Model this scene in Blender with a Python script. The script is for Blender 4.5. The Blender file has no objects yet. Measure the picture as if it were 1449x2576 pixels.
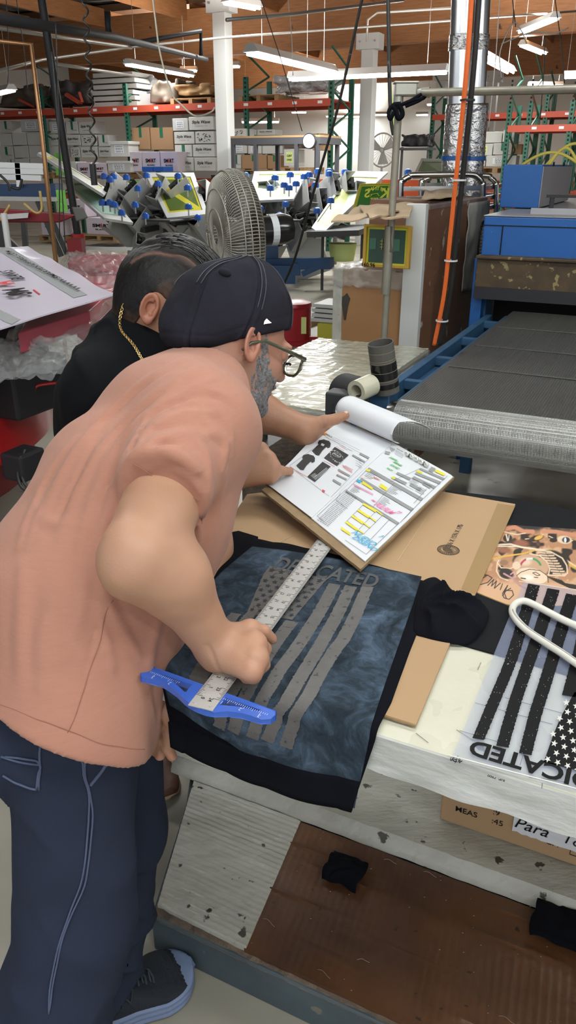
import bpy, math, random
import numpy as np
from mathutils import Vector, Matrix
rnd = random.Random(7)
SC = bpy.context.scene
COL = SC.collection
# ------------------------------------------------------------------ camera geometry
FPX = 1935.0; TH = math.radians(24.2); HC = 1.62
CT, ST = math.cos(TH), math.sin(TH)
def D(px, py, d):
    "world point seen at a photograph position, at a depth in metres along the lens axis"
    v = -(py-1288)/FPX*d
    return Vector(((px-724.5)/FPX*d, d*CT+v*ST, HC-d*ST+v*CT))
def G(px, py, z):
    v = -(py-1288)/FPX
    return D(px, py, (HC-z)/(ST-v*CT))
def AY(px, py, Y):
    v = -(py-1288)/FPX
    return D(px, py, Y/(CT+v*ST))
U = Vector((.9, -.436, 0)).normalized(); N = Vector((-U.y, U.x, 0)); Zv = Vector((0,0,1))
def W(a, b, z): return U*a + N*b + Zv*z
def PB(px, py, b):
    "point of the ray through px,py on the upright plane at distance b in the building's grid"
    v = -(py-1288)/FPX
    r = Vector(((px-724.5)/FPX, CT+v*ST, -ST+v*CT))
    k = b/(r.dot(N)); return Vector((0,0,HC))+r*k
def uv(p): return p.dot(U), p.dot(N), p.z
def V(*a): return Vector(a)
def camv(x, y, z):
    "direction given as right / up / towards the viewer"
    return (Vector((1,0,0))*x + Vector((0,ST,CT))*y + Vector((0,-CT,ST))*z)
# ------------------------------------------------------------------ materials
MATS = {}
def nd(nt, t, **k):
    n = nt.nodes.new(t)
    for a, b in k.items(): setattr(n, a, b)
    return n
def mat(name, col, rough=.6, metal=0, var=None, bump=None, stretch=None, coat=0, emit=None, alpha=None, trans=0, sss=0, attr=None, spots=None, ior=None, sheen=0, rvar=None, aniso=0, spec=None):
    """var=(scale, amount, colour2)  bump=(scale, strength)  spots=(scale, threshold, colour)"""
    if name in MATS: return MATS[name]
    m = bpy.data.materials.new(name); m.use_nodes = True; nt = m.node_tree; nt.nodes.clear()
    out = nd(nt, 'ShaderNodeOutputMaterial'); b = nd(nt, 'ShaderNodeBsdfPrincipled')
    nt.links.new(b.outputs[0], out.inputs[0])
    c = (*col[:3], 1)
    b.inputs['Base Color'].default_value = c; b.inputs['Roughness'].default_value = rough; b.inputs['Metallic'].default_value = metal
    tc = nd(nt, 'ShaderNodeTexCoord'); mp = nd(nt, 'ShaderNodeMapping')
    nt.links.new(tc.outputs['Object'], mp.inputs[0])
    if stretch: mp.inputs['Scale'].default_value = stretch[:3]; 
    if stretch and len(stretch) > 3: mp.inputs['Rotation'].default_value = stretch[3]
    cur = None
    if attr:
        a = nd(nt, 'ShaderNodeAttribute', attribute_name='Col'); cur = a.outputs['Color']
    if var:
        n = nd(nt, 'ShaderNodeTexNoise'); n.inputs['Scale'].default_value = var[0]; n.inputs['Detail'].default_value = 6; n.inputs['Roughness'].default_value = .6
        nt.links.new(mp.outputs[0], n.inputs['Vector'])
        r = nd(nt, 'ShaderNodeMapRange'); r.inputs[1].default_value = .5-.22/max(var[1],.3); r.inputs[2].default_value = .5+.22/max(var[1],.3); r.inputs[4].default_value = min(1, var[1]*1.0)
        nt.links.new(n.outputs['Fac'], r.inputs[0])
        x = nd(nt, 'ShaderNodeMix', data_type='RGBA'); x.inputs['A'].default_value = c; x.inputs['B'].default_value = (*var[2], 1)
        if cur: nt.links.new(cur, x.inputs['A'])
        nt.links.new(r.outputs[0], x.inputs['Factor']); cur = x.outputs['Result']
    if spots:
        n = nd(nt, 'ShaderNodeTexNoise'); n.inputs['Scale'].default_value = spots[0]; n.inputs['Detail'].default_value = 5
        nt.links.new(tc.outputs['Object'], n.inputs['Vector'])
        r = nd(nt, 'ShaderNodeMapRange'); r.inputs[1].default_value = spots[1]; r.inputs[2].default_value = spots[1]+.03
        nt.links.new(n.outputs['Fac'], r.inputs[0])
        x = nd(nt, 'ShaderNodeMix', data_type='RGBA'); x.inputs['A'].default_value = c; x.inputs['B'].default_value = (*spots[2], 1)
        if cur: nt.links.new(cur, x.inputs['A'])
        nt.links.new(r.outputs[0], x.inputs['Factor']); cur = x.outputs['Result']
    if cur: nt.links.new(cur, b.inputs['Base Color'])
    if rvar:
        n = nd(nt, 'ShaderNodeTexNoise'); n.inputs['Scale'].default_value = rvar[0]
        nt.links.new(mp.outputs[0], n.inputs['Vector'])
        r = nd(nt, 'ShaderNodeMapRange'); r.inputs[1].default_value = .35; r.inputs[2].default_value = .65; r.inputs[3].default_value = rvar[1]; r.inputs[4].default_value = rvar[2]
        nt.links.new(n.outputs['Fac'], r.inputs[0]); nt.links.new(r.outputs[0], b.inputs['Roughness'])
    if bump:
        n = nd(nt, 'ShaderNodeTexNoise'); n.inputs['Scale'].default_value = bump[0]; n.inputs['Detail'].default_value = 5
        nt.links.new(mp.outputs[0], n.inputs['Vector'])
        bp = nd(nt, 'ShaderNodeBump'); bp.inputs['Strength'].default_value = bump[1]; bp.inputs['Distance'].default_value = bump[2] if len(bump) > 2 else .01
        nt.links.new(n.outputs['Fac'], bp.inputs['Height']); nt.links.new(bp.outputs[0], b.inputs['Normal'])
    if coat: b.inputs['Coat Weight'].default_value = coat; b.inputs['Coat Roughness'].default_value = .12
    if emit: b.inputs['Emission Color'].default_value = (*emit[0], 1); b.inputs['Emission Strength'].default_value = emit[1]
    if alpha is not None: b.inputs['Alpha'].default_value = alpha
    if trans: b.inputs['Transmission Weight'].default_value = trans
    if ior: b.inputs['IOR'].default_value = ior
    if sss: b.inputs['Subsurface Weight'].default_value = sss; b.inputs['Subsurface Radius'].default_value = (.012,.005,.003); b.inputs['Subsurface Scale'].default_value = .6
    if sheen: b.inputs['Sheen Weight'].default_value = sheen
    if spec is not None: b.inputs['Specular IOR Level'].default_value = spec
    MATS[name] = m; return m
# ------------------------------------------------------------------ mesh builder
class MB:
    def __init__(s): s.v = []; s.f = []; s.m = []; s.cur = 0; s.col = None
    def add(s, vs, fs):
        o = len(s.v); s.v += [tuple(p) for p in vs]; s.f += [tuple(i+o for i in f) for f in fs]; s.m += [s.cur]*len(fs); return s
    def hexa(s, P):
        return s.add(P, [(0,3,2,1),(4,5,6,7),(0,1,5,4),(1,2,6,5),(2,3,7,6),(3,0,4,7)])
    def box(s, c, sz, X=None, Y=None, Z=None):
        X = X or V(1,0,0); Y = Y or V(0,1,0); Z = Z or V(0,0,1); c = Vector(c); a, b, d = [q/2 for q in sz]
        P = [c+X*i*a+Y*j*b+Z*k*d for k in (-1,1) for i, j in ((-1,-1),(1,-1),(1,1),(-1,1))]
        return s.hexa(P)
    def ubox(s, a0, a1, b0, b1, z0, z1):
        return s.hexa([W(a,b,z) for z in (z0,z1) for a, b in ((a0,b0),(a1,b0),(a1,b1),(a0,b1))])
    def beam(s, p, q, w, h, up=None):
        p = Vector(p); q = Vector(q); d = (q-p).normalized(); up = up or (Zv if abs(d.z) < .95 else V(1,0,0))
        x = d.cross(up).normalized(); y = x.cross(d)
        return s.box((p+q)/2, (w, (q-p).length, h), x, d, y)
    def tube(s, pts, r, n=10, cap=True, flat=None):
        pts = [Vector(p) for p in pts]; m = len(pts)
        rr = r if isinstance(r, (list, tuple)) else [r]*m
        t0 = (pts[1]-pts[0]).normalized(); ref = V(0,0,1) if abs(t0.z) < .9 else V(1,0,0)
        x = t0.cross(ref).normalized(); vs = []; fs = []
        for i, p in enumerate(pts):
            t = (pts[min(i+1,m-1)]-pts[max(i-1,0)]).normalized()
            x = (x - t*x.dot(t)).normalized(); y = t.cross(x)
            for k in range(n):
                a = 2*math.pi*k/n; vs.append(p+(x*math.cos(a)+y*math.sin(a)*(flat or 1))*rr[i])
        for i in range(m-1):
            for k in range(n):
                k2 = (k+1) % n; fs.append((i*n+k, i*n+k2, (i+1)*n+k2, (i+1)*n+k))
        if cap: fs.append(tuple(range(n))[::-1]); fs.append(tuple((m-1)*n+k for k in range(n)))
        return s.add(vs, fs)
    def cyl(s, p, q, r, r2=None, n=24, cap=True): return s.tube([p, q], [r, r2 if r2 is not None else r], n, cap)
    def pipe(s, p, q, ro, ri, n=32):
        p = Vector(p); q = Vector(q); s.tube([p,q,], ro, n, False); s.tube([q,p], ri, n, False)
        t = (q-p).normalized(); x = t.cross(V(0,0,1) if abs(t.z) < .9 else V(1,0,0)).normalized(); y = t.cross(x)
        for e in (p, q):
            vs = []; 
            for k in range(n):
                a = 2*math.pi*k/n; w = x*math.cos(a)+y*math.sin(a); vs += [e+w*ro, e+w*ri]
            s.add(vs, [(2*k, 2*((k+1)%n), 2*((k+1)%n)+1, 2*k+1) for k in range(n)])
        return s
    def ell(s, c, r, n=16, m=10, X=None, Y=None, Z=None):
        c = Vector(c); X = X or V(1,0,0); Y = Y or V(0,1,0); Z = Z or V(0,0,1); r = r if isinstance(r, (list,tuple)) else (r,r,r)
        vs = []; fs = []
        for i in range(m+1):
            p = math.pi*i/m
            for k in range(n):
                a = 2*math.pi*k/n; vs.append(c+X*r[0]*math.sin(p)*math.cos(a)+Y*r[1]*math.sin(p)*math.sin(a)+Z*r[2]*math.cos(p))
        for i in range(m):
            for k in range(n):
                k2 = (k+1) % n; fs.append((i*n+k, (i+1)*n+k, (i+1)*n+k2, i*n+k2))
        return s.add(vs, fs)
    def grid(s, fn, nu, nv):
        vs = [fn(i/nu, j/nv) for j in range(nv+1) for i in range(nu+1)]
        return s.add(vs, [(j*(nu+1)+i, j*(nu+1)+i+1, (j+1)*(nu+1)+i+1, (j+1)*(nu+1)+i) for j in range(nv) for i in range(nu)])
    def slab(s, fn, nu, nv, th, nrm=None):
        "grid surface with real thickness th, fn gives the upper face"
        nrm = nrm or V(0,0,1)
        s.grid(fn, nu, nv); o = len(s.v)
        s.grid(lambda a, b: Vector(fn(a, b))-nrm*th, nu, nv)
        k = (nu+1)*(nv+1); base = o-k; F = []
        ring = [i for i in range(nu+1)]+[j*(nu+1)+nu for j in range(1, nv+1)]+[nv*(nu+1)+i for i in range(nu-1, -1, -1)]+[j*(nu+1) for j in range(nv-1, 0, -1)]
        for i in range(len(ring)):
            a, b = ring[i], ring[(i+1) % len(ring)]; F.append((base+a, o+a, o+b, base+b))
        s.f += F; s.m += [s.cur]*len(F); return s
    def prism(s, poly, z0, z1):
        n = len(poly); vs = [(p[0],p[1],z0) for p in poly]+[(p[0],p[1],z1) for p in poly]
        return s.add(vs, [tuple(range(n))[::-1], tuple(range(n,2*n))]+[(i,(i+1)%n,n+(i+1)%n,n+i) for i in range(n)])
    def extr(s, poly3, dv):
        n = len(poly3); dv = Vector(dv); vs = [Vector(p) for p in poly3]; vs += [p+dv for p in vs]
        return s.add(vs, [tuple(range(n))[::-1], tuple(range(n,2*n))]+[(i,(i+1)%n,n+(i+1)%n,n+i) for i in range(n)])
    def build(s, name, mt, parent=None, smooth=False, bevel=0, loc=None, sub=0):
        me = bpy.data.meshes.new(name)
        if parent is not None: off = wloc(parent)
        elif loc is not None: off = Vector(loc)
        else:
            xs = [p[0] for p in s.v]; ys = [p[1] for p in s.v]; zs = [p[2] for p in s.v]
            off = V((min(xs)+max(xs))/2, (min(ys)+max(ys))/2, min(zs))
        me.from_pydata([(p[0]-off.x, p[1]-off.y, p[2]-off.z) for p in s.v], [], s.f)
        for q in (mt if isinstance(mt, (list, tuple)) else [mt]): me.materials.append(q)
        if max(s.m, default=0) > 0: me.polygons.foreach_set('material_index', s.m)
        if smooth: me.polygons.foreach_set('use_smooth', [True]*len(me.polygons))
        if s.col:
            ca = me.color_attributes.new('Col', 'FLOAT_COLOR', 'POINT'); ca.data.foreach_set('color', [c for q in s.col for c in (*q, 1)])
        me.update()
        o = bpy.data.objects.new(name, me); COL.objects.link(o)
        if parent is not None: o.parent = parent
        else: o.location = off
        if smooth == 'auto': 
            me.polygons.foreach_set('use_smooth', [True]*len(me.polygons)); me.set_sharp_from_angle(angle=math.radians(35))
        if bevel:
            b = o.modifiers.new('bevel', 'BEVEL'); b.width = bevel; b.segments = 2; b.limit_method = 'ANGLE'
        if sub: q = o.modifiers.new('sub', 'SUBSURF'); q.levels = sub; q.render_levels = sub
        return o
def wloc(o):
    l = V(0,0,0)
    while o is not None: l = l+o.location; o = o.parent
    return l
def tag(o, label, cat, group=None):
    o['label'] = label; o['category'] = cat
    if group: o['group'] = group
    return o
def thing(name, label, cat, loc=(0,0,0), group=None):
    o = bpy.data.objects.new(name, None); COL.objects.link(o); o.location = loc; o.empty_display_size = .1
    return tag(o, label, cat, group)
def struct(o): o['kind'] = 'structure'; return o
def copy_tree(o, loc=None, rz=None, label=None, group=None):
    c = o.copy(); COL.objects.link(c)
    if loc is not None: c.location = loc
    if rz is not None: c.rotation_euler[2] = rz
    if label: c['label'] = label
    if group: c['group'] = group
    for ch in [q for q in list(SC.objects) if q.parent == o]:
        k = ch.copy(); COL.objects.link(k); k.parent = c
        for g in [q for q in list(SC.objects) if q.parent == ch]:
            j = g.copy(); COL.objects.link(j); j.parent = k
    return c
_tc = {}
def text_geo(s, bold=0):
    if (s, bold) in _tc: return _tc[(s, bold)]
    cu = bpy.data.curves.new('t', 'FONT'); cu.body = s; cu.size = 1; cu.resolution_u = 3; cu.offset = bold
    o = bpy.data.objects.new('t', cu); COL.objects.link(o)
    dg = bpy.context.evaluated_depsgraph_get(); me = o.evaluated_get(dg).to_mesh()
    vs = [(v.co.x, v.co.y) for v in me.vertices]; fs = [tuple(p.vertices) for p in me.polygons]
    o.evaluated_get(dg).to_mesh_clear(); bpy.data.objects.remove(o); bpy.data.curves.remove(cu)
    if not vs: vs = [(0,0),(.1,0),(.1,.1)]; fs = [(0,1,2)]
    x0 = min(v[0] for v in vs); x1 = max(v[0] for v in vs); y0 = min(v[1] for v in vs); y1 = max(v[1] for v in vs)
    _tc[(s, bold)] = (vs, fs, x0, x1, y0, y1); return _tc[(s, bold)]
def put_text(mb, s, c, X, Y, w=None, h=None, bold=0, fn=None, slant=0):
    "flat lettering centred at c, X / Y the reading directions; w or h its size"
    vs, fs, x0, x1, y0, y1 = text_geo(s, bold); tw, thh = x1-x0, max(y1-y0, .01)
    sx = w/tw if w else h/thh; sy = h/thh if h else sx
    if not w: sx = sy
    out = []
    for a, b in vs:
        a = (a-(x0+x1)/2)*sx; b = (b-(y0+y1)/2)*sy; a += b*slant
        out.append(fn(a, b) if fn else Vector(c)+X*a+Y*b)
    mb.add(out, fs)
# ------------------------------------------------------------------ signed distance modelling
def vnoise(x, y, z, seed=0):
    xi = np.floor(x).astype(np.int32); yi = np.floor(y).astype(np.int32); zi = np.floor(z).astype(np.int32)
    fx = x-xi; fy = y-yi; fz = z-zi; fx = fx*fx*(3-2*fx); fy = fy*fy*(3-2*fy); fz = fz*fz*(3-2*fz)
    def hsh(i, j, k):
        n = (i*73856093) ^ (j*19349663) ^ (k*83492791) ^ (seed*2654435 & 0x7fffffff)
        n = (n ^ (n >> 13))*1274126177; n = n ^ (n >> 16)
        return (n & 0xffff).astype(np.float32)/65535.
    r = 0
    for a in (0,1):
        for b in (0,1):
            for c in (0,1):
                r = r + hsh(xi+a, yi+b, zi+c)*(fx if a else 1-fx)*(fy if b else 1-fy)*(fz if c else 1-fz)
    return r*2-1
class Fld:
    def __init__(s, lo, hi, h):
        s.lo = np.array(lo, np.float32); s.h = h
        n = [int(math.ceil((hi[i]-lo[i])/h))+1 for i in range(3)]
        s.P = np.meshgrid(*[s.lo[i]+h*np.arange(n[i], dtype=np.float32) for i in range(3)], indexing='ij')
def cone(P, a, b, r1, r2=None):
    r2 = r1 if r2 is None else r2; a = Vector(a); b = Vector(b); d = b-a; L = max(d.length_squared, 1e-9)
    q = [P[i]-a[i] for i in range(3)]
    t = np.clip((q[0]*d[0]+q[1]*d[1]+q[2]*d[2])/L, 0, 1)
    return np.sqrt((q[0]-t*d[0])**2+(q[1]-t*d[1])**2+(q[2]-t*d[2])**2)-(r1+(r2-r1)*t)
def ecap(P, a, b, L, wl1, wf1, wl2, wf2):
    a = Vector(a); b = Vector(b); d = b-a; l2 = max(d.length_squared, 1e-9); ax = d.normalized()
    L = (L-ax*L.dot(ax)).normalized(); F = ax.cross(L)
    q = [P[i]-a[i] for i in range(3)]
    t = np.clip((q[0]*d[0]+q[1]*d[1]+q[2]*d[2])/l2, 0, 1)
    q = [q[i]-t*d[i] for i in range(3)]
    wl = wl1+(wl2-wl1)*t; wf = wf1+(wf2-wf1)*t; m = np.minimum(wl, wf)
    qa = q[0]*L[0]+q[1]*L[1]+q[2]*L[2]; qb = q[0]*F[0]+q[1]*F[1]+q[2]*F[2]; qc = q[0]*ax[0]+q[1]*ax[1]+q[2]*ax[2]
    k = np.sqrt((qa/wl)**2+(qb/wf)**2+(qc/m)**2)
    return (k-1)*m
def elli(P, c, r, R=None):
    q = [P[i]-c[i] for i in range(3)]
    if R is not None: q = [q[0]*R[k][0]+q[1]*R[k][1]+q[2]*R[k][2] for k in range(3)]
    k0 = np.sqrt((q[0]/r[0])**2+(q[1]/r[1])**2+(q[2]/r[2])**2)
    k1 = np.sqrt((q[0]/r[0]**2)**2+(q[1]/r[1]**2)**2+(q[2]/r[2]**2)**2)+1e-6
    return k0*(k0-1)/k1
def smin(a, b, k):
    h = np.clip(.5+.5*(b-a)/k, 0, 1); return b*(1-h)+a*h-k*h*(1-h)
def smax(a, b, k): return -smin(-a, -b, k)
def plane(P, c, n):
    n = Vector(n).normalized(); return (P[0]-c[0])*n[0]+(P[1]-c[1])*n[1]+(P[2]-c[2])*n[2]
def surfnet(F, lo, h):
    s = F < 0; c = np.zeros(tuple(n-1 for n in F.shape), np.int8)
    sl = (slice(0,-1), slice(1,None)); cor = [(a,b,d) for a in (0,1) for b in (0,1) for d in (0,1)]
    for a,b,d in cor: c += s[sl[a], sl[b], sl[d]]
    act = (c > 0) & (c < 8); I = np.array(np.nonzero(act)); n = I.shape[1]
    idx = -np.ones(act.shape, np.int64); idx[act] = np.arange(n)
    acc = np.zeros((3,n)); cnt = np.zeros(n)
    for p in cor:
        for ax in range(3):
            if p[ax] == 0:
                q = list(p); q[ax] = 1
                fa = F[I[0]+p[0], I[1]+p[1], I[2]+p[2]]; fb = F[I[0]+q[0], I[1]+q[1], I[2]+q[2]]
                m = (fa < 0) != (fb < 0); t = np.where(m, fa/np.where(m, fa-fb, 1), 0)
                for k in range(3): acc[k] += m*(p[k]+(t if k == ax else 0))
                cnt += m
    g = (I+acc/cnt)
    def smp(p):
        p = [np.clip(p[k], 0, F.shape[k]-1.001) for k in range(3)]; i = [q.astype(np.int64) for q in p]; f = [p[k]-i[k] for k in range(3)]; r = 0
        for a,b,d in cor: r = r + F[i[0]+a,i[1]+b,i[2]+d]*(f[0] if a else 1-f[0])*(f[1] if b else 1-f[1])*(f[2] if d else 1-f[2])
        return r
    for _ in range(2):
        v = smp(g); gr = []
        for k in range(3):
            e = np.zeros((3,1)); e[k] = .5; gr.append(smp(g+e)-smp(g-e))
        gn = gr[0]**2+gr[1]**2+gr[2]**2+1e-12; st = v/gn
        g = g-np.clip(np.array([st*q for q in gr]), -.5, .5)
    pos = g.T*h+lo
    quads = []
    for ax in range(3):
        o = [k for k in range(3) if k != ax]
        S = [slice(None)]*3; S[ax] = slice(0,-1); S[o[0]] = slice(1,-1); S[o[1]] = slice(1,-1); s0 = s[tuple(S)]
        S[ax] = slice(1,None); s1 = s[tuple(S)]
        E = np.array(np.nonzero(s0 != s1)); flip = s0[tuple(E)]
        base = E.copy(); base[o[0]] += 1; base[o[1]] += 1
        def cell(d0, d1):
            b = base.copy(); b[o[0]] += d0; b[o[1]] += d1; return idx[tuple(b)]
        q = np.stack([cell(-1,-1), cell(0,-1), cell(0,0), cell(-1,0)], 1)
        if ax == 1: flip = ~flip
        q[~flip] = q[~flip][:, ::-1]; quads.append(q)
    return pos, np.concatenate(quads)
def sdf_mesh(parts):
    vs = []; fs = []; o = 0
    for p, q in parts: vs.append(p); fs.append(q+o); o += len(p)
    return np.concatenate(vs), np.concatenate(fs)
def np_obj(name, pos, quads, mt, parent=None, colfn=None, loc=None):
    off = np.array(wloc(parent)) if parent is not None else np.array(loc if loc is not None else (pos[:,0].mean(), pos[:,1].mean(), pos[:,2].min()))
    me = bpy.data.meshes.new(name); me.from_pydata((pos-off).tolist(), [], quads.tolist())
    me.polygons.foreach_set('use_smooth', [True]*len(me.polygons)); me.materials.append(mt)
    if colfn is not None:
        c = colfn(pos); c = np.concatenate([c, np.ones((len(c),1))], 1).astype(np.float32)
        ca = me.color_attributes.new('Col', 'FLOAT_COLOR', 'POINT'); ca.data.foreach_set('color', c.ravel())
    me.update(); o = bpy.data.objects.new(name, me); COL.objects.link(o)
    if parent is not None: o.parent = parent
    else: o.location = off
    return o
EXPO = 0.28; WCOL = (.93,.96,1,1); WSTR = .85
# ------------------------------------------------------------------ foreground
def PL(px, py, O, n, lift=0):
    v = -(py-1288)/FPX; r = Vector(((px-724.5)/FPX, CT+v*ST, -ST+v*CT)); o = V(0,0,HC)
    return o+r*((O-o).dot(n)/r.dot(n))+n*lift
def PA(px, py, a):
    v = -(py-1288)/FPX; r = Vector(((px-724.5)/FPX, CT+v*ST, -ST+v*CT)); o = V(0,0,HC)
    return o+r*(a/r.dot(U))
from mathutils.geometry import tessellate_polygon
from mathutils import noise as mno
def nz(x, y, z=0, s=1): return mno.noise(Vector((x*s, y*s, z*s)))
def plate(mb, outer, holes, dv):
    loops = [outer]+holes; tris = tessellate_polygon([[Vector(p) for p in l] for l in loops]); flat = [Vector(p) for l in loops for p in l]
    n = len(flat); vs = flat+[p+dv for p in flat]; fs = [tuple(t) for t in tris]+[tuple(i+n for i in t)[::-1] for t in tris]; o = 0
    for l in loops:
        m = len(l); fs += [(o+i, o+(i+1)%m, o+(i+1)%m+n, o+i+n) for i in range(m)]; o += m
    mb.add(vs, fs)
def flatpoly(mb, pts): 
    tris = tessellate_polygon([pts]); mb.add(pts, [tuple(t) for t in tris])
M_TAPE = mat('cream_tape', (.72,.70,.56), rough=.25, var=(5,.45,(.60,.585,.47)), spots=(14,.69,(.20,.18,.14)), bump=(9,.35,.01), rvar=(12,.15,.5))
M_APRON = mat('white_wrap', (.60,.61,.58), rough=.3, var=(7,.7,(.40,.41,.40)), bump=(10,.5,.015), stretch=(1,1,3))
M_WHITET = mat('grubby_white_tape', (.62,.62,.56), rough=.25, var=(6,.8,(.36,.355,.30)), spots=(24,.645,(.07,.065,.05)), bump=(30,.4,.006), stretch=(1,3,1,(0,0,-.45)), rvar=(10,.15,.5))
M_KRAFT = mat('kraft_board', (.47,.305,.165), rough=.75, var=(8,.3,(.40,.25,.13)), bump=(120,.15,.002))
M_KRAFT2 = mat('kraft_edge', (.36,.25,.13), rough=.7, var=(30,.8,(.16,.10,.05)))
M_BROWN = mat('worn_brown_board', (.155,.065,.026), rough=.42, var=(3.2,1.0,(.055,.024,.014)), spots=(42,.68,(.03,.02,.015)), bump=(22,.35,.006), rvar=(6,.3,.55))
M_GREYP = mat('blue_grey_paint', (.085,.12,.14), rough=.6, var=(8,.8,(.045,.06,.07)), spots=(22,.66,(.18,.17,.14)))
M_ROUGHW = mat('splintered_wood', (.20,.15,.11), rough=.9, var=(25,1,(.06,.045,.035)), bump=(60,1,.01))
M_BLKF = mat('black_fabric', (.0035,.004,.007), rough=.9, bump=(500,.3,.002), spec=.12)
M_INK = mat('black_ink', (.008,.008,.009), rough=.6, spec=.2); M_PAPER = mat('paper', (.80,.82,.86), rough=.6, var=(5,.3,(.70,.73,.78)))
M_METAL = mat('brushed_steel', (.66,.66,.64), rough=.3, metal=.3, var=(30,.3,(.5,.5,.49)))
M_WHITE = mat('white_plastic', (.82,.80,.72), rough=.25); M_GREYM = mat('galvanised', (.42,.42,.38), rough=.4, metal=.6, var=(12,.6,(.26,.25,.2)))
TA0, TA1, TB0, TB1, TZ = -.62, 1.7, .796, 1.636, .92
tbl = thing('work_table', 'white tape-covered work table carrying the shirts, cardboard and printed film', 'table', W(.4,1.2,0))
MB().slab(lambda a, b: W(TA0+(TA1-TA0)*a, TB0+(TB1-TB0)*b, TZ+nz(a*9,b*5,0)*.0012), 90, 40, .04).build('tabletop', M_TAPE, tbl, smooth='auto')
MB().slab(lambda a, b: W(TA0+(TA1-TA0)*a, TB0-.004-.008*b+nz(a*40,b*3,2)*.005*b-.003*math.sin(a*33)*b, TZ-.001-.052*b-.008*b*nz(a*14,0,7)), 160, 12, .006, -N).build('taped_apron', M_APRON, tbl, smooth='auto')
for a, b in ((-.59,1.386),(1.6,1.386),(TA0+.04,TB1-.03),(1.6,TB1-.03)):
    MB().cyl(W(a,b,.166), W(a,b,TZ-.04), .018).build('leg', M_GREYM, tbl, smooth='auto')
lgm = MB(); p_ = W(TA0+.04,TB1-.03,0); lgm.cyl(p_+Zv*.74, p_+Zv*.80, .028); lgm.cyl(p_+Zv*.62, p_+Zv*.66, .023); lgm.build('pipe_clamp', mat('dark_clamp', (.05,.05,.045), rough=.4, metal=.7), tbl, smooth='auto')
# tape edges, pencil lines on the tabletop
mk = MB(); rs = random.Random(11)
for i in range(26):
    a = rs.uniform(-.22,.35); b = rs.uniform(.80,1.0); an = rs.choice([0,math.pi/2,rs.uniform(0,3)]); L = rs.uniform(.02,.12)
    mk.beam(W(a,b,TZ+.0015), W(a+math.cos(an)*L, min(b+abs(math.sin(an))*L,1.03), TZ+.0015), .0007, .0004)
mk.build('pencil_marks', mat('pencil', (.16,.15,.12), rough=.8), tbl)
# low platform under the table
plt = thing('low_platform', 'low floor platform with grey painted edge under the work table', 'platform', W(.3,1.3,0))
pa = [W(-.79,.935,0), W(1.9,.935,0), W(1.9,1.9,0), W(-1.03,1.9,0), W(-1.0,1.45,0), W(-.90,1.25,0)]
MB().prism([(p.x,p.y) for p in pa], 0, .105).build('painted_frame', M_GREYP, plt, bevel=.004)
pw = [W(-.785,.942,0), W(-.56,.94,0), W(-.585,1.40,0), W(-.99,1.45,0), W(-.89,1.24,0)]
e_ = MB(); 
for i in range(120):
    a = -.79+2.6*i/120; e_.add([W(a,.934+nz(a*60,0)*.002,.100+nz(a*40,3)*.004), W(a+2.6/120,.934+nz((a+.02)*60,0)*.002,.100+nz((a+.02)*40,3)*.004), W(a+2.6/120,.962+nz(a*50,9)*.008,.119), W(a,.962+nz(a*50-1,9)*.008,.119)], [(0,1,2,3)])
e_.build('splintered_edge', M_ROUGHW, plt)
def bil(c, s, t): 
    return (c[0]*(1-s)+c[1]*s)*(1-t)+(c[3]*(1-s)+c[2]*s)*t
qw = [W(-.785,.955,.1225), W(-.558,.950,.1225), W(-.60,1.312,.1235), W(-.915,1.312,.1235)]
MB().slab(lambda s, t: bil(qw, s, t)+Zv*(nz(s*9,t*9)*.002+(.0012*math.sin(t*160))), 30, 90, .014).build('taped_corner', M_WHITET, plt, smooth='auto')
qb = [W(-.562,.948,.120), W(1.9,.948,.120), W(1.9,1.312,.120), W(-.606,1.312,.120)]
MB().slab(lambda s, t: bil(qb, s, t)+Zv*(nz(s*30,t*6,4)*.002+.0007*math.sin(s*900)+max(0,nz(s*7,t*22,8)-.35)*.012), 420, 60, .012).build('brown_board', M_BROWN, plt, smooth='auto')
st_ = MB(); rs = random.Random(5)
for i in range(12):
    s0, t0 = rs.random()*.45, rs.random(); pts = []; an = rs.uniform(-.6,.6)
    for k in range(6): q_ = bil(qb, min(1,s0+k*.0025*math.cos(an)), min(1,max(0,t0+k*.009*math.sin(an)+.006*math.sin(k)))); pts.append(q_+Zv*(.003+.002*math.sin(k*.8)))
    st_.tube(pts, rs.uniform(.0003,.0006), 4)
for i in range(70):
    q_ = bil(qb, rs.random()*.5, rs.random()); st_.ell(q_+Zv*.003, (rs.uniform(.0008,.0025), .001, .0008), 6, 4)
lint = st_.build('lint_and_plastic_shreds', mat('lint', (.30,.24,.20), rough=.5), plt); lint['kind'] = 'stuff'
board = thing('shelf_board', 'long grimy white board lying along the back of the low platform', 'shelf', W(.4,1.5,.12))
MB().slab(lambda s, t: W(-.99+2.9*s, 1.335+.30*t, .165+nz(s*30,t*5,3)*.003), 200, 24, .045).build('board', M_WHITET, board, smooth='auto')
MB().slab(lambda s, t: W(-.99+2.9*s, 1.315+.02*t+nz(s*50,0,1)*.003, .130+.034*t), 200, 4, .01).build('taped_lip', M_WHITET, board, smooth='auto')
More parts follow.
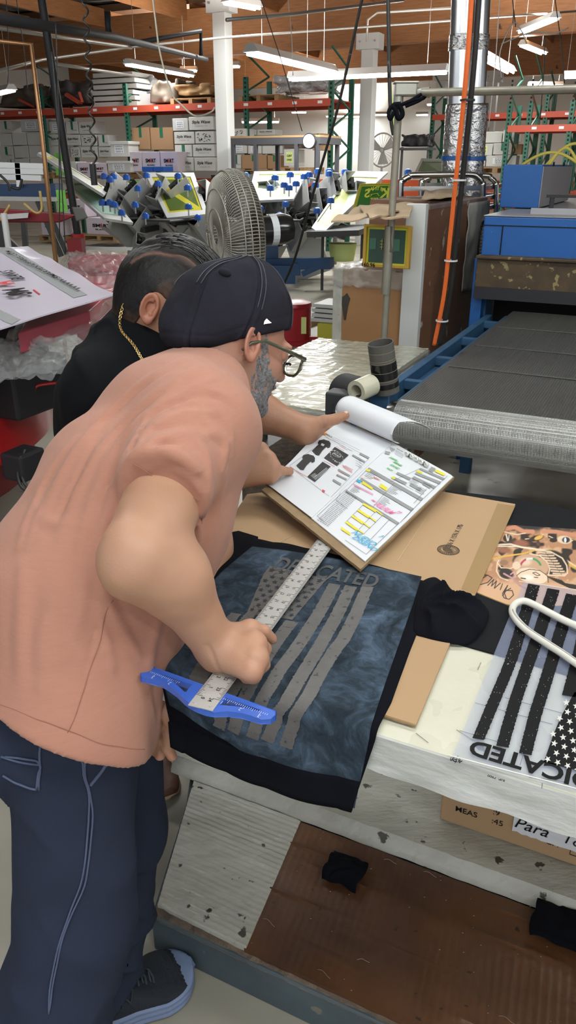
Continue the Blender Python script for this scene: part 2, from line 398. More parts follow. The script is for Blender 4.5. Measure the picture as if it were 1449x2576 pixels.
# carton beneath the table
pc = G(1105,2062,.166); ca, cb, _ = uv(pc)
bx = thing('cardboard_box', 'brown cardboard box with printed weight lines lying under the work table', 'box', W(ca+.3,cb+.15,.166))
MB().ubox(ca, ca+.75, cb, cb+.17, .168, .40).build('carton', M_KRAFT, bx, bevel=.004)
tx = MB(); fc = lambda a, z: W(ca+a, cb-.0015, .168+z)
put_text(tx, 'GR.WT', fc(.045,.085), U, Zv, h=.016, bold=.01); put_text(tx, 'MEAS', fc(.062,.052), U, Zv, h=.016, bold=.01); put_text(tx, ':9', fc(.13,.08), U, Zv, h=.016); put_text(tx, ':45', fc(.135,.052), U, Zv, h=.016); put_text(tx, 'CM', fc(.26,.045), U, Zv, h=.014)
for z in (.03,.055): tx.beam(fc(.30,z), fc(.36,z), .001, .001)
tx.beam(fc(.30,.03), fc(.30,.055), .001, .001); tx.beam(fc(.36,.03), fc(.36,.055), .001, .001)
tx.build('printed_lettering', M_INK, bx)
nt_ = MB(); nt_.slab(lambda s, t: W(ca+.17+.22*s, cb-.004-.002*t+nz(s*6,t*6)*.002, .168+.045+.08*t+.005*nz(s*14,0)), 20, 6, .001, N).build('torn_paper_note', M_PAPER, bx)
tx = MB(); put_text(tx, 'Para', W(ca+.215,cb-.008,.245), U, Zv, h=.03, slant=.3); put_text(tx, 'To', W(ca+.30,cb-.008,.245), U, Zv, h=.026, slant=.2); tx.build('handwriting', M_INK, bx)
# folded black rags
def rag(cx, cy, w, l, label, sd):
    c = G(cx, cy, .13); 
    def fn(s, t): return c+U*((s-.5)*w+nz(t*2,s,sd)*.014)+N*((t-.5)*l+nz(s*2.5,sd,t)*.012)+Zv*(.010+.016*abs(nz(s*2.2,t*2.2,sd))+.008*math.sin(t*3))
    m_ = MB().slab(fn, 26, 22, .012); tag(m_.build('black_rag', M_BLKF, None, smooth=True), label, 'rag', 'black rags on the platform')
rag(868,2195,.085,.075,'small folded black rag lying alone near the middle of the brown board',2)
rag(1415,2335,.12,.09,'crumpled black rag on the brown board at the right of the photo',7)
# large cardboard sheet
cs = thing('cardboard_sheet', 'large flat kraft cardboard sheet with a round stamp beneath shirts and order board', 'cardboard', G(1000,1400,TZ))
cpx = [(556,1347),(622,1247),(700,1238),(1110,1240),(1296,1272),(1196,1497),(1132,1622),(1046,1828),(956,1800),(720,1500)]
cp3 = [G(x,y,TZ+.004) for x, y in cpx]
m_ = MB(); m_.prism([(p.x,p.y) for p in cp3][::-1], TZ+.0034, TZ+.0080); m_.build('corrugated_board', M_KRAFT, cs)
m_ = MB(); a_, b_ = G(956,1800,TZ+.004), G(1046,1828,TZ+.004)
for i in range(46): 
    p_ = a_.lerp(b_, i/46); q_ = a_.lerp(b_, (i+.5)/46); m_.beam(p_+Zv*(-.001+.002*(i%2)), q_+Zv*(.001-.002*(i%2)), .0016, .0012)
m_.build('corrugation', M_KRAFT2, cs)
m_ = MB(); z_ = TZ+.0083
flatpoly(m_, [G(1252,1266,z_), G(1296,1273,z_), G(1196,1495,z_), G(1160,1482,z_)]); m_.build('packing_tape', mat('tan_tape', (.40,.26,.12), rough=.25, coat=.5), cs)
m_ = MB(); z_ = TZ+.0088; m_.beam(G(1112,1243,z_), G(1000,1412,z_), .0022, .0006); m_.beam(G(740,1345,z_), G(690,1372,z_), .0015, .0006); m_.build('crease', mat('crease_light', (.52,.36,.21), rough=.8), cs)
m_ = MB(); o_ = G(1128,1383,z_); ex = (G(1158,1380,z_)-o_).normalized(); ey = Zv.cross(ex)
for r_ in (.0215,.0205,.0150): 
    pts = [o_+ex*r_*math.cos(t)+ey*r_*math.sin(t) for t in [i*math.pi/20 for i in range(41)]]; m_.tube(pts, .0005, 4, False)
for i in range(9): h_ = .0135*math.sqrt(1-((i-4)/5)**2); m_.beam(o_+ey*(i-4)*.003-ex*h_*.8, o_+ey*(i-4)*.003+ex*h_*(.9 if i%2 else .5), .0011, .0004)
for i in range(26): t = i*math.pi/13; m_.beam(o_+(ex*math.cos(t)+ey*math.sin(t))*.0165, o_+(ex*math.cos(t)+ey*math.sin(t))*.0192, .0014, .0004)
d_ = (G(1156,1330,z_)-G(1134,1368,z_)).normalized(); 
put_text(m_, '23⅝ X 15⅝ X 17⅞', G(1143,1348,z_), d_, Zv.cross(d_), w=(G(1156,1326,z_)-G(1130,1370,z_)).length*1.35, h=.011, bold=.015)
m_.build('box_stamp', mat('stamp_ink', (.07,.05,.035), rough=.7), cs)
# ---------- the measured shirt
BE = TB0
def drape(a, b, lift=0, out=0):
    "fabric on the table, falling over the front edge when b is short of it"
    w = nz(a*7,b*7,1)*.0016+nz(a*22,b*16,2)*.0006
    if b >= BE+.012: return W(a, b, TZ+.0095+lift+w)
    s = BE+.012-b
    if s < .03: t = s/.03*math.pi/2; return W(a, BE+.012-.02*math.sin(t), TZ+.0095-.02*(1-math.cos(t))+lift*math.cos(t)+w)-N*lift*math.sin(t)
    return W(a, BE-.008-out-lift-.022*min((s-.03)*8,1)-abs(nz(a*9,s*3,4))*.012*min((s-.03)*12,1), TZ-.0105-(s-.03)+w)
def pl_ab(pts): 
    out = []
    for x, y, e in pts:
        p = G(x, y, TZ+.01)
        a, b, _ = uv(p)
        if e is not None: b = BE-e
        out.append((a, b))
    return out
def edge(tab, v):
    "tab: list of (v, a, b)"
    for i in range(len(tab)-1):
        if v <= tab[i+1][0]: t = (v-tab[i][0])/(tab[i+1][0]-tab[i][0]); return tab[i][1]+(tab[i+1][1]-tab[i][1])*t, tab[i][2]+(tab[i+1][2]-tab[i][2])*t
    return tab[-1][1], tab[-1][2]
def mk_edge(vs, pts): return [(v, a, b) for v, (a, b) in zip(vs, pl_ab(pts))]
EV = [0,.12,.35,.62,.80,1]
eR = mk_edge(EV, [(1060,1455,None),(1040,1518,None),(1000,1632,None),(956,1760,None),(930,1838,None),(905,1850,.118)])
eL = mk_edge(EV, [(634,1378,None),(560,1440,None),(470,1535,None),(418,1640,None),(395,1700,None),(402,1710,.055)])
def panel(u, v, lift=0):
    la, lb = edge(eL, v); ra, rb = edge(eR, v); sag = math.sin(math.pi*u)
    b = lb+(rb-lb)*u+.010*sag*(1-v)-.010*sag*v*(1 if v > .8 else 0)
    return drape(la+(ra-la)*u, b, lift+.004)
shirt = thing('t_shirt', 'black t-shirt with blue-grey tie-dye front and faded flag print being measured', 't-shirt', W(-.45,1.0,TZ))
# black body: drawn larger than the panel
bR = mk_edge(EV, [(1100,1470,None),(1062,1560,None),(1030,1640,None),(985,1765,None),(945,1842,None),(892,1862,.112)])
bL = mk_edge(EV, [(520,1345,None),(480,1430,None),(430,1535,None),(400,1640,None),(385,1700,None),(405,1722,.11)])
def bbody(u, v):
    la, lb = edge(bL, v); ra, rb = edge(bR, v); b = lb+(rb-lb)*u
    if v < .5: b += (1-v*2)*(.030*math.sin(math.pi*min(u*1.1,1))**.7)
    b -= (.012*math.sin(math.pi*u) if v > .85 else 0)
    return drape(la+(ra-la)*u, b, .0008+ (.004*abs(nz(u*7,v*3,9)) if v<.06 or u<.08 or u>.93 else 0))
MB().slab(bbody, 70, 90, .003).build('black_body', M_BLKF, shirt, smooth=True)
hem = MB()
hem.slab(lambda u, v: bbody(u, .93+.07*v)-N*(.004+.006*v)-Zv*(.012*v), 70, 6, .004, -N).build('folded_hem', M_BLKF, shirt, smooth=True)
M_TIE = mat('tie_dye', (.022,.034,.050), rough=.9, bump=(500,.3,.002), spec=.2)
nt = M_TIE.node_tree; b_ = nt.nodes['Principled BSDF']; tc = nt.nodes['Texture Coordinate']
wp = nd(nt,'ShaderNodeTexNoise'); wp.inputs['Scale'].default_value = 9; wp.inputs['Detail'].default_value = 3; nt.links.new(tc.outputs['Object'], wp.inputs['Vector'])
mx = nd(nt,'ShaderNodeMix', data_type='RGBA', blend_type='LINEAR_LIGHT'); mx.inputs['Factor'].default_value = .10; nt.links.new(tc.outputs['Object'], mx.inputs['A']); nt.links.new(wp.outputs['Color'], mx.inputs['B'])
n1 = nd(nt,'ShaderNodeTexNoise'); n1.inputs['Scale'].default_value = 13; n1.inputs['Detail'].default_value = 9; n1.inputs['Roughness'].default_value = .68; n1.inputs['Distortion'].default_value = .35; nt.links.new(mx.outputs['Result'], n1.inputs['Vector'])
cr = nd(nt,'ShaderNodeValToRGB'); nt.links.new(n1.outputs['Fac'], cr.inputs[0]); el = cr.color_ramp.elements
el[0].position = .34; el[0].color = (.010,.015,.022,1); el[1].position = .72; el[1].color = (.105,.155,.225,1)
e2 = cr.color_ramp.elements.new(.48); e2.color = (.026,.040,.056,1); e3 = cr.color_ramp.elements.new(.57); e3.color = (.048,.072,.104,1)
nt.links.new(cr.outputs[0], b_.inputs['Base Color'])
MB().slab(lambda u, v: panel(u, v), 110, 140, .0025).build('tie_dye_front', M_TIE, shirt, smooth=True)
# prints: turn a photograph position into a place on the cloth
def project(p):
    d = p.y*CT+(HC-p.z)*ST; v = p.y*ST-(HC-p.z)*CT; return 724.5+FPX*p.x/d, 1288-FPX*v/d
tab = [(i/60, j/80, *project(panel(i/60, j/80))) for i in range(61) for j in range(81)]; TABN = np.array(tab)
def inv(px, py):
    k = np.argsort((TABN[:,2]-px)**2+(TABN[:,3]-py)**2)[:6]; w = 1/(1e-3+(TABN[k,2]-px)**2+(TABN[k,3]-py)**2)
    u, v = (TABN[k,0]*w).sum()/w.sum(), (TABN[k,1]*w).sum()/w.sum()
    for _ in range(6):
        e = .004; x0, y0 = project(panel(u, v)); xu, yu = project(panel(u+e, v)); xv, yv = project(panel(u, v+e))
        J = np.array([[xu-x0, xv-x0],[yu-y0, yv-y0]])/e
        try: du = np.linalg.solve(J, [px-x0, py-y0])
        except Exception: break
        u = min(1, max(0, u+.8*du[0])); v = min(1, max(0, v+.8*du[1]))
    return u, v
c3 = lambda x, y: (380+x*.5107, 1320+y*.5107)
def spline(L, n):
    out = []
    for i in range(len(L)-1):
        p0 = L[max(i-1,0)]; p1 = L[i]; p2 = L[i+1]; p3 = L[min(i+2,len(L)-1)]
        for k in range(n):
            t = k/n; out.append(tuple(.5*((2*p1[j])+(-p0[j]+p2[j])*t+(2*p0[j]-5*p1[j]+4*p2[j]-p3[j])*t*t+(-p0[j]+3*p1[j]-3*p2[j]+p3[j])*t**3) for j in range(len(p1))))
    return out+[tuple(L[-1])]
M_PRT = mat('faded_grey_ink', (.125,.120,.115), rough=.5, var=(28,.9,(.085,.080,.078)), spots=(110,.64,(.03,.035,.04)), bump=(220,.35,.002))
def stripe(mb, L, w, seed):
    pts = [inv(*c3(*p)) for p in L]; pts = spline(pts, 14); vs = []; fs = []
    for i, (u, v) in enumerate(pts):
        t = i/len(pts); wu = w/2
        jl = nz(i*.9,seed)*.006+(.008*(nz(i*3.1,seed*3)) if t > .8 or t < .05 else 0); jr = nz(i*.8,seed+5)*.006+(.008*nz(i*2.7,seed*2+9) if t > .8 else 0)
        for k in range(5): vs.append(panel(min(1,max(0,u-wu+jl+(2*wu-jl+jr)*k/4)), v, .0013))
    n = len(pts)
    for i in range(n-1):
        for k in range(4): fs.append((i*5+k, (i+1)*5+k, (i+1)*5+k+1, i*5+k+1))
    # ragged end
    mb.add(vs, fs)
fl = MB()
for sd, L in enumerate([[(1068,305),(1010,440),(950,560),(905,620),(830,740),(765,860),(705,980),(665,1095)],
     [(985,305),(920,440),(862,545),(795,660),(730,765),(672,865),(620,960),(572,1065)],
     [(905,295),(838,420),(760,545),(690,645),(630,725),(580,810),(540,890),(498,1050)],
     [(695,478),(625,570),(565,660),(520,740),(478,820),(440,920),(405,1020)],
     [(575,540),(520,640),(440,760),(395,830),(360,910),(335,1000)],
     [(495,440),(430,520),(370,600),(300,700),(240,800),(220,880)],
     [(420,440),(350,530),(290,620),(235,720),(190,800)]]):
    stripe(fl, L, .062 if sd < 5 else .05, sd*7+1)
fl.build('flag_stripes', M_PRT, shirt)
# starred field
CQ = [inv(*c3(*p)) for p in ((585,205),(868,270),(695,472),(470,442))]
cf_ = lambda s, t, l=.0014: panel(*[((CQ[0][i]*(1-s)+CQ[1][i]*s)*(1-t)+(CQ[3][i]*(1-s)+CQ[2][i]*s)*t) for i in (0,1)], l)
MB().grid(lambda s, t: cf_(s+nz(t*20,3)*.012, t+nz(s*20,8)*.012), 40, 40).build('starred_field', M_PRT, shirt)
def star(fn, s, t, rs_, rt, rot=0):
    vs = [fn(s,t)]
    for k in range(10):
        a = math.pi*k/5+rot; r = 1 if k % 2 == 0 else .42; vs.append(fn(s+rs_*r*math.sin(a), t-rt*r*math.cos(a)))
    return vs, [(0,1+k,1+(k+1)%10) for k in range(10)]
sm_ = MB()
for r_ in range(9):
    for c_ in range(6 if r_ % 2 == 0 else 5):
        s = (c_+.5+(.5 if r_ % 2 else 0))/6; t = (r_+.6)/9.4; sm_.add(*star(lambda a, b: cf_(a, b, .0022), s, t, .060, .046, r_*1.3+c_))
sm_.build('stars', mat('dark_star', (.022,.030,.040), rough=.8), shirt)
tx = MB(); i0 = inv(*c3(615,195)); i1 = inv(*c3(1118,285))
def tfn(a, b): u = (i0[0]+i1[0])/2+a; return panel(min(1,u), (i0[1]+(i1[1]-i0[1])*((u-i0[0])/(i1[0]-i0[0])))-b, .0016)
put_text(tx, 'DEDICATED', None, None, None, w=abs(i1[0]-i0[0]), h=.062, bold=.02, fn=tfn); tx.build('chest_lettering', mat('dull_ink', (.06,.063,.068), rough=.45), shirt)
# right sleeve, bunched
sp = [(1062,1462),(1095,1452),(1125,1478),(1150,1490),(1180,1500),(1228,1535),(1218,1578),(1185,1612),(1140,1616),(1070,1602),(1040,1585),(1045,1520)]
so = G(1125,1545,TZ+.01); sr = [uv(G(x,y,TZ+.01)) for x, y in sp]; sa, sb, _ = uv(so); SR = spline([(a,b) for a, b, _ in sr+sr[:1]], 8)
SEX, SEY, _ = uv(G(1048,1540,TZ))
def slf(s, t):
    a, b = SR[int(round(s*(len(SR)-1)))]; r = t**.85; x = sa+(a-sa)*r; y = sb+(b-sb)*r
    th2 = math.atan2(y-SEY, x-SEX); rho = math.hypot(x-SEX, y-SEY); h = .016*(1-r**3)+.020*(1-abs(math.sin(th2*4.2+rho*9+nz(x*9,y*9,2)*1.2)))**2.2*(1-r**4)*min(1,.35+rho*7)+.004*nz(x*30,y*30,5)
    return W(x, y, TZ+.010+h)
m_ = MB().slab(lambda s, t: slf(s, 1-t), len(SR)-1, 26, .003); m_.build('bunched_sleeve', M_BLKF, shirt, smooth=True)
# left sleeve lying flat
slp = [uv(G(x,y,TZ+.01)) for x, y in [(560,1345),(600,1337),(650,1352),(640,1395),(560,1440),(500,1490),(470,1440)]]
m_ = MB(); m_.prism([(W(a,b,0).x, W(a,b,0).y) for a, b, _ in slp][::-1], TZ+.0095, TZ+.0125); m_.build('flat_sleeve', M_BLKF, shirt, bevel=.002)
m_ = MB(); q_ = G(903,1935,.80); m_.box(q_, (.012,.016,.002), X=U, Y=Zv, Z=N).build('care_label', M_PAPER, shirt)
# ---------- T-square
tsz = TZ+.026
tsq = thing('t_square', 'steel T-square with a blue plastic head laid across the tie-dye shirt', 'ruler', G(640,1590,TZ+.01))
bl = [G(831,1323,tsz), G(861,1334,tsz), G(532,1793,tsz), G(476,1772,tsz)]
ax_ = (((bl[0]+bl[1])/2)-((bl[2]+bl[3])/2)).normalized(); rx_ = ax_.cross(Zv); wb = ((bl[2]-bl[3]).length)/2; c0 = (bl[2]+bl[3])/2; Lb = (((bl[0]+bl[1])/2)-c0).length
wb = .0185
blade = MB(); hole = [c0+ax_*(Lb-.012)+(ax_*math.cos(t)+rx_*math.sin(t))*.0045 for t in [i*math.pi/8 for i in range(16)]]
plate(blade, [c0-rx_*wb, c0+rx_*wb, c0+ax_*Lb+rx_*wb, c0+ax_*Lb-rx_*wb], [hole], Zv*.0014)
bo = blade.build('blade', M_METAL, tsq)
tk = MB(); inch = .0254; up_ = Zv*.0018
for side in (-1,1):
    for i in range(0, 24*8+1):
        yy = .024+i*inch/8
        if yy > Lb: break
        ln = .010 if i % 8 == 0 else (.007 if i % 4 == 0 else .0042)
        a_ = c0+ax_*yy+rx_*side*wb*.99+up_; tk.beam(a_, a_-rx_*side*ln, .00045, .0002)
    for i in range(24):
        yy = .024+i*inch; 
        if yy > Lb-.01: break
        nm = str(i if side < 0 else 24-i); put_text(tk, nm, c0+ax_*(yy-.004)+rx_*side*(wb-.0125)+up_, -ax_, rx_, h=.0058, bold=.01)
tk.build('scale_markings', M_INK, tsq)
rv = MB()
for x, y in ((-.012,.008),(.012,.008),(-.010,.030),(.014,.030)): rv.cyl(c0+ax_*y+rx_*x+Zv*.001, c0+ax_*y+rx_*x+Zv*.0028, .0028, n=14)
rv.build('rivets', M_METAL, tsq, smooth='auto')
c8 = lambda x, y: G(360+x*.2484, 1600+y*.2483, tsz-.0085)
ho = [(-20,325),(90,355),(1345,810),(1345,848),(1290,885),(1200,892),(1100,862),(1000,834),(860,815),(720,820),(640,806),(560,778),(480,735),(420,692),(350,622),(270,560),(180,510),(90,490),(-20,460)]
h1 = [(840,678),(1185,800),(1172,812),(1000,772),(900,760),(786,750),(815,690)]; h2 = [(170,432),(490,545),(440,618),(420,615),(300,500)]
hm = MB(); plate(hm, [c8(*p) for p in ho][::-1], [[c8(*p) for p in h1], [c8(*p) for p in h2]], Zv*.008)
M_BLUE = mat('blue_plastic', (.045,.14,.60), rough=.28, coat=.3)
hm.build('head', M_BLUE, tsq, bevel=.0012)
hk = MB(); e0, e1 = G(360+90*.2484,1600+358*.2483,tsz), G(360+1340*.2484,1600+812*.2483,tsz); ed = (e1-e0).normalized(); pe = ed.cross(Zv); Lh = (e1-e0).length
for i in range(int(Lh/(inch/8))):
    y_ = i*inch/8
    if .053 < y_-.0 < .104 or y_ > Lh-.008: continue
    ln = .008 if i % 8 == 3 else (.0055 if i % 4 == 3 else .0035); a_ = e0+ed*y_+pe*.001+Zv*.0005; hk.beam(a_, a_+pe*ln, .0005, .0002)
for i, nm in enumerate('3210123'):
    y_ = Lh*(i+.35)/7
    if .053 < y_ < .104: continue
    put_text(hk, nm, e0+ed*y_+pe*.011+Zv*.0005, -ed, pe, h=.006)
hk.build('head_scale', mat('white_ink', (.7,.75,.85), rough=.5), tsq)
# ---------- order board with papers
A_, B_, C_ = G(907,1432,TZ+.026), G(1143,1200,TZ+.048), G(658,1232,TZ+.055)
bn = (B_-A_).cross(C_-A_).normalized(); bn = bn if bn.z > 0 else -bn
D_ = B_+C_-A_
def bd(s, t, l=0): return C_+(A_-C_)*s+(B_-A_)*t+bn*l
brd = thing('order_board', 'kraft cardboard order board with highlighted job papers held over the table', 'clipboard', A_)
MB().slab(lambda s, t: bd(s+nz(t*9,1)*.003, t+nz(s*12,4)*.004, 0), 40, 30, .006, bn).build('backing_board', M_KRAFT2, brd, smooth='auto')
def onb(px, py, l=.003): return PL(px, py, A_, bn, l)
M_PAPER2 = M_PAPER
def sheet(name, pts, l, th=.0012):
    m = MB(); plate(m, [onb(x, y, l) for x, y in pts], [], -bn*th); return m.build(name, M_PAPER2, brd)
pgL = sheet('artwork_page', [(670,1220),(731,1165),(775,1118),(808,1098),(838,1076),(864,1064),(985,1117),(988,1118),(784,1307)], .0045)
pgR = sheet('job_sheet', [(986,1115),(1132,1196),(1139,1202),(918,1415),(783,1306),(800,1290)], .0030, .0024)
inkG, inkL = MB(), MB()
c7 = lambda x, y, l=.0045: onb(880+.1932*x, 1120+.1933*y, l)
c6 = lambda x, y, l=.0060: onb(640+.2208*x, 1080+.2209*y, l)
def pq(mb, cf, pts): 
    P_ = [cf(*p) for p in pts]; mb.add(P_, [tuple(range(len(P_)))])
def pl_(mb, cf, p, q, w=.0006): mb.beam(cf(*p), cf(*q), w, .0002, up=bn)
for q_ in ([(250,312),(955,715),(925,750),(222,345)], [(150,447),(828,848),(800,880),(122,478)], [(-47,602),(640,1032),(612,1058),(-62,625)],
    [(925,318),(1240,455),(1215,478),(900,335)], [(865,372),(1188,498),(1165,530),(840,395)], [(835,425),(1120,560),(1095,590),(800,450)], [(620,370),(800,450),(775,480),(598,395)],
    [(570,430),(745,510),(720,540),(545,455)],[(795,515),(935,590),(910,620),(770,545)], [(965,500),(1065,560),(1040,590),(940,530)], [(1060,300),(1115,325),(1075,380),(1020,350)],
    [(460,95),(530,110),(510,145),(450,130)]): pq(inkG, c7, q_)
for q_ in ([(1205,290),(1310,345),(1295,362),(1190,308)],[(1120,310),(1262,390),(1250,405),(1108,325)],[(958,475),(1092,550),(1082,568),(946,490)],[(942,535),(1055,592),(1045,608),(930,550)],[(898,592),(990,645),(978,668),(885,610)]): pq(inkG, c6, q_)
inkG.build('form_bars', mat('grey_print', (.30,.31,.31), rough=.7), brd)
for p, q_ in (((250,312),(-40,605)),((955,715),(700,985)),((575,520),(425,680)),((425,680),(300,830)),((825,848),(655,1030)),((925,318),(530,500)),((1270,420),(960,712)),((1000,590),(830,780)),((530,440),(830,610)),
     ((200,775),(430,940)),((195,775),(-60,1030)),((350,870),(90,1150)),((430,930),(180,1180)),((515,990),(250,1270)),((640,1035),(210,1445)),((210,1445),(-60,1260)),((610,1060),(640,1032)),((-120,640),(-180,740)),((-180,740),(-30,850)),((120,860),(340,1020)),((40,930),(260,1090)),((-40,1010),(180,1170))): pl_(inkL, c7, p, q_)
for i in range(34):        # lines of small print
    r_ = random.Random(i); x, y = [(260,350),(70,545),(560,560),(440,700),(820,455),(900,560)][i % 6]; k = i//6
    x -= k*14; y += k*13; L = r_.uniform(60,110); a_ = c7(x, y); b_ = c7(x+L, y+L*.55); inkL.beam(a_, b_, .0009, .0002, up=bn)
for i in range(24):
    for j in range(5): x, y = 1040-i*14, 730+i*14; L = 22; x += j*26; y += j*16; pl_(inkL, c6, (x,y,.0052), (x+L-((i*7+j*5)%9), y+L*.62, .0052), .0010)
pl_(inkL, c6, (1045,705,.0052), (715,1010,.0052)); pl_(inkL, c6, (715,1010,.0052), (800,1080,.0052))
for i in range(5): pl_(inkL, c6, (900+i*3,115+i*0+i*2), (1200,265+i*2), .0005) if i == 0 else None
ud = (c6(1110,275)-c6(880,140)).normalized(); put_text(inkL, 'DEDICATED UNISEX T-SHIRT', c6(995,208), ud, bn.cross(ud), w=(c6(1110,275)-c6(880,140)).length, h=.004)
put_text(inkL, 'ARACA', c6(850,95), ud, bn.cross(ud), h=.006, bold=.02); put_text(inkL, 'GROUP', c6(838,125), ud, bn.cross(ud), h=.005)
put_text(inkL, 'Araca Ink', c7(650,85), ud, bn.cross(ud), h=.0045, bold=.02)
for i in range(4): pl_(inkL, c7, (600-i*6,90+i*14), (700-i*6,148+i*14), .0006)
for i in range(4): pl_(inkL, c7, (520+i*18,45+i*6), (545+i*12,110-i*8), .0009)
for i in range(10): pl_(inkL, c6, (1150+(i%2)*30,330+i*13), (1210+(i%3)*8,362+i*13), .0005)
for q_ in ([(430,430),(480,390),(500,405),(450,445)],): pass
pl_(inkL, c6, (400,440), (800,150), .0004); pl_(inkL, c6, (780,50+20), (1310,350), .0004); pl_(inkL, c6, (1300,360), (870,800), .0004); pl_(inkL, c6, (400,450),(850,790), .0004)
inkL.build('form_lines_and_print', mat('print_black', (.07,.07,.08), rough=.7), brd)
dk = MB()
tee = [(720,180),(735,150),(790,138),(815,148),(850,158),(868,185),(862,225),(835,238),(825,222),(808,232),(770,270),(735,322),(700,315),(655,268),(690,235),(735,190),(728,196)]
tees = [tee, [(x-178, y+168) for x, y in tee]]
for t_ in tees: flatpoly(dk, [c6(*p) for p in t_])
flatpoly(dk, [c6(*p) for p in ((915,225),(1072,318),(940,442),(792,350))]); flatpoly(dk, [c6(*p) for p in ((775,395),(868,450),(688,625),(602,565))])
dk.build('garment_pictures', mat('picture_black', (.015,.016,.018), rough=.6), brd)
wh = MB(); q6 = lambda x, y: c6(x, y, .0066)
flatpoly(wh, [q6(*p) for p in ((765,185),(800,200),(785,222),(755,208))])
rr0 = random.Random(4)
for i in range(26):
    t = i/26*6.28; cx_, cy_ = 932, 333; x, y = cx_+95*math.cos(t)*.75+20*math.sin(t), cy_+70*math.sin(t)+20*math.cos(t); flatpoly(wh, [q6(x,y), q6(x+rr0.uniform(6,22),y+rr0.uniform(-4,14)), q6(x+rr0.uniform(-8,6),y+rr0.uniform(8,20))])
el_ = [q6(935+48*math.cos(t)+8*math.sin(t), 322+10*math.cos(t)+24*math.sin(t)) for t in [i*math.pi/12 for i in range(24)]]
wh.tube(el_+el_[:1], .0006, 4); put_text(wh, 'SHORT', q6(935,322), ud, bn.cross(ud), h=.0058, bold=.03)
for i in range(6): wh.beam(q6(748-i*17+ (0 if i<3 else 0),480+i*0+i*10) if False else q6(790+i*10-(100 if i<3 else 0), 440+i*9+(90 if i<3 else 0)), q6(640+i*10,560+i*9), .0013, .0002, up=bn)
wh.build('picture_details', mat('picture_grey', (.62,.62,.64), rough=.6), brd)
ye = MB()
for q_ in ([(215,330),(270,345),(255,372),(205,355)],[(870,345),(945,375),(930,400),(862,368)],[(1115,335),(1240,395),(1225,425),(1100,365)],[(555,430),(595,450),(575,470),(535,452)],[(400,520),(495,580),(470,620),(380,560)],[(170,490),(300,580),(285,605),(150,520)],
    [(175,775),(350,870),(330,900),(165,800)],[(105,855),(260,950),(240,975),(95,880)],[(30,930),(180,1025),(160,1055),(20,955)],[(-50,1010),(100,1110),(85,1140),(-60,1035)],[(-110,1090),(10,1170),(0,1200),(-120,1120)],
    [(350,870),(432,935),(425,945),(340,885)],[(260,950),(345,1015),(335,1028),(250,965)],[(180,1028),(262,1092),(252,1103),(170,1042)],[(100,1112),(185,1172),(176,1182),(92,1128)]): pq(ye, lambda x, y: c7(x, y, .0049), q_)
ye.build('yellow_highlighter', mat('highlight_yellow', (.80,.72,.06), rough=.6), brd)
gr = MB(); pk_ = MB(); bl_ = MB(); rd = MB()
udj = (c7(560,910)-c7(330,780)).normalized(); upj = bn.cross(udj); hw_ = lambda mb, s, x, y, w, h, b=.04, sl=.2: put_text(mb, s, c7(x, y, .0052), udj, upj, w=w, h=h, bold=b, slant=sl)
hw_(pk_, 'FULFILM', 450, 850, .050, .0155, .015); hw_(pk_, '!!', 635, 900, .008, .012, .015); hw_(pk_, '~', 310, 750, .012, .006)
for i in range(3): pl_(pk_, c7, (40+i*4,525+i*10,.005), (300,660+i*8,.005), .0009)
hw_(bl_, 'NUEVO', 190, 1240, .060, .015, .01); hw_(bl_, 'DISENO', 200, 1310, .062, .013, .01); hw_(bl_, '!', 410, 1215, .003, .012, .03); pq(bl_, lambda x, y: c7(x,y,.005), [(100,465),(150,490),(130,518),(85,490)])
hw_(gr, 'RAGO', 570, 200, .022, .006); hw_(gr, 'FERNIE', 620, 265, .026, .007); hw_(gr, 'EDWARD', 585, 305, .028, .007); hw_(gr, 'RIOS', 520, 340, .018, .006); pl_(gr, c7, (510,180,.005), (630,238,.005), .0012)
pl_(rd, c7, (110,450,.005), (285,462,.005), .0006); hw_(rd, 'NEW', 345, 460, .020, .006)
for i in range(5): pl_(rd, c6, (405,447+i*5), (560+i*30,560+i*8), .0004) if i < 3 else None
for x, y in ((1000,225),(820,395),(1060,450),(980,510),(960,232),(850,412)): pl_(rd, c6, (x-30,y-12), (x+60,y+38), .0009)
for i in range(4): pl_(rd, c6, (1000+i*3,430+i*9), (1110,500+i*8), .0007)
pq(rd, c6, [(775,710),(805,728),(795,750),(768,735)])
gr.build('green_handwriting', mat('marker_green', (.05,.45,.06), rough=.6), brd); pk_.build('pink_handwriting', mat('marker_pink', (.85,.16,.42), rough=.6), brd)
bl_.build('blue_handwriting', mat('marker_blue', (.03,.42,.68), rough=.6), brd); rd.build('red_marks', mat('marker_red', (.62,.06,.07), rough=.6), brd)
og = MB(); pq(og, c6, [(795,55),(825,68),(808,95),(778,80)]); og.build('orange_logo', mat('logo_orange', (.75,.30,.03), rough=.6), brd)
cl = MB()
for i in range(5): q0 = c7(740+i*62, 160+i*36, .010); cl.ell(q0, (.0075,.0045,.006), 12, 8, X=udj, Y=upj, Z=bn)
cl.build('bulldog_clip', mat('clip_white', (.75,.76,.72), rough=.2, metal=.5), brd, smooth=True)
cl2 = MB(); cl2.box(c7(960,275,.008), (.02,.006,.006), X=udj, Y=upj, Z=bn); cl2.box(c7(770,170,.008), (.012,.005,.006), X=udj, Y=upj, Z=bn); cl2.build('clip_jaw', M_INK, brd)
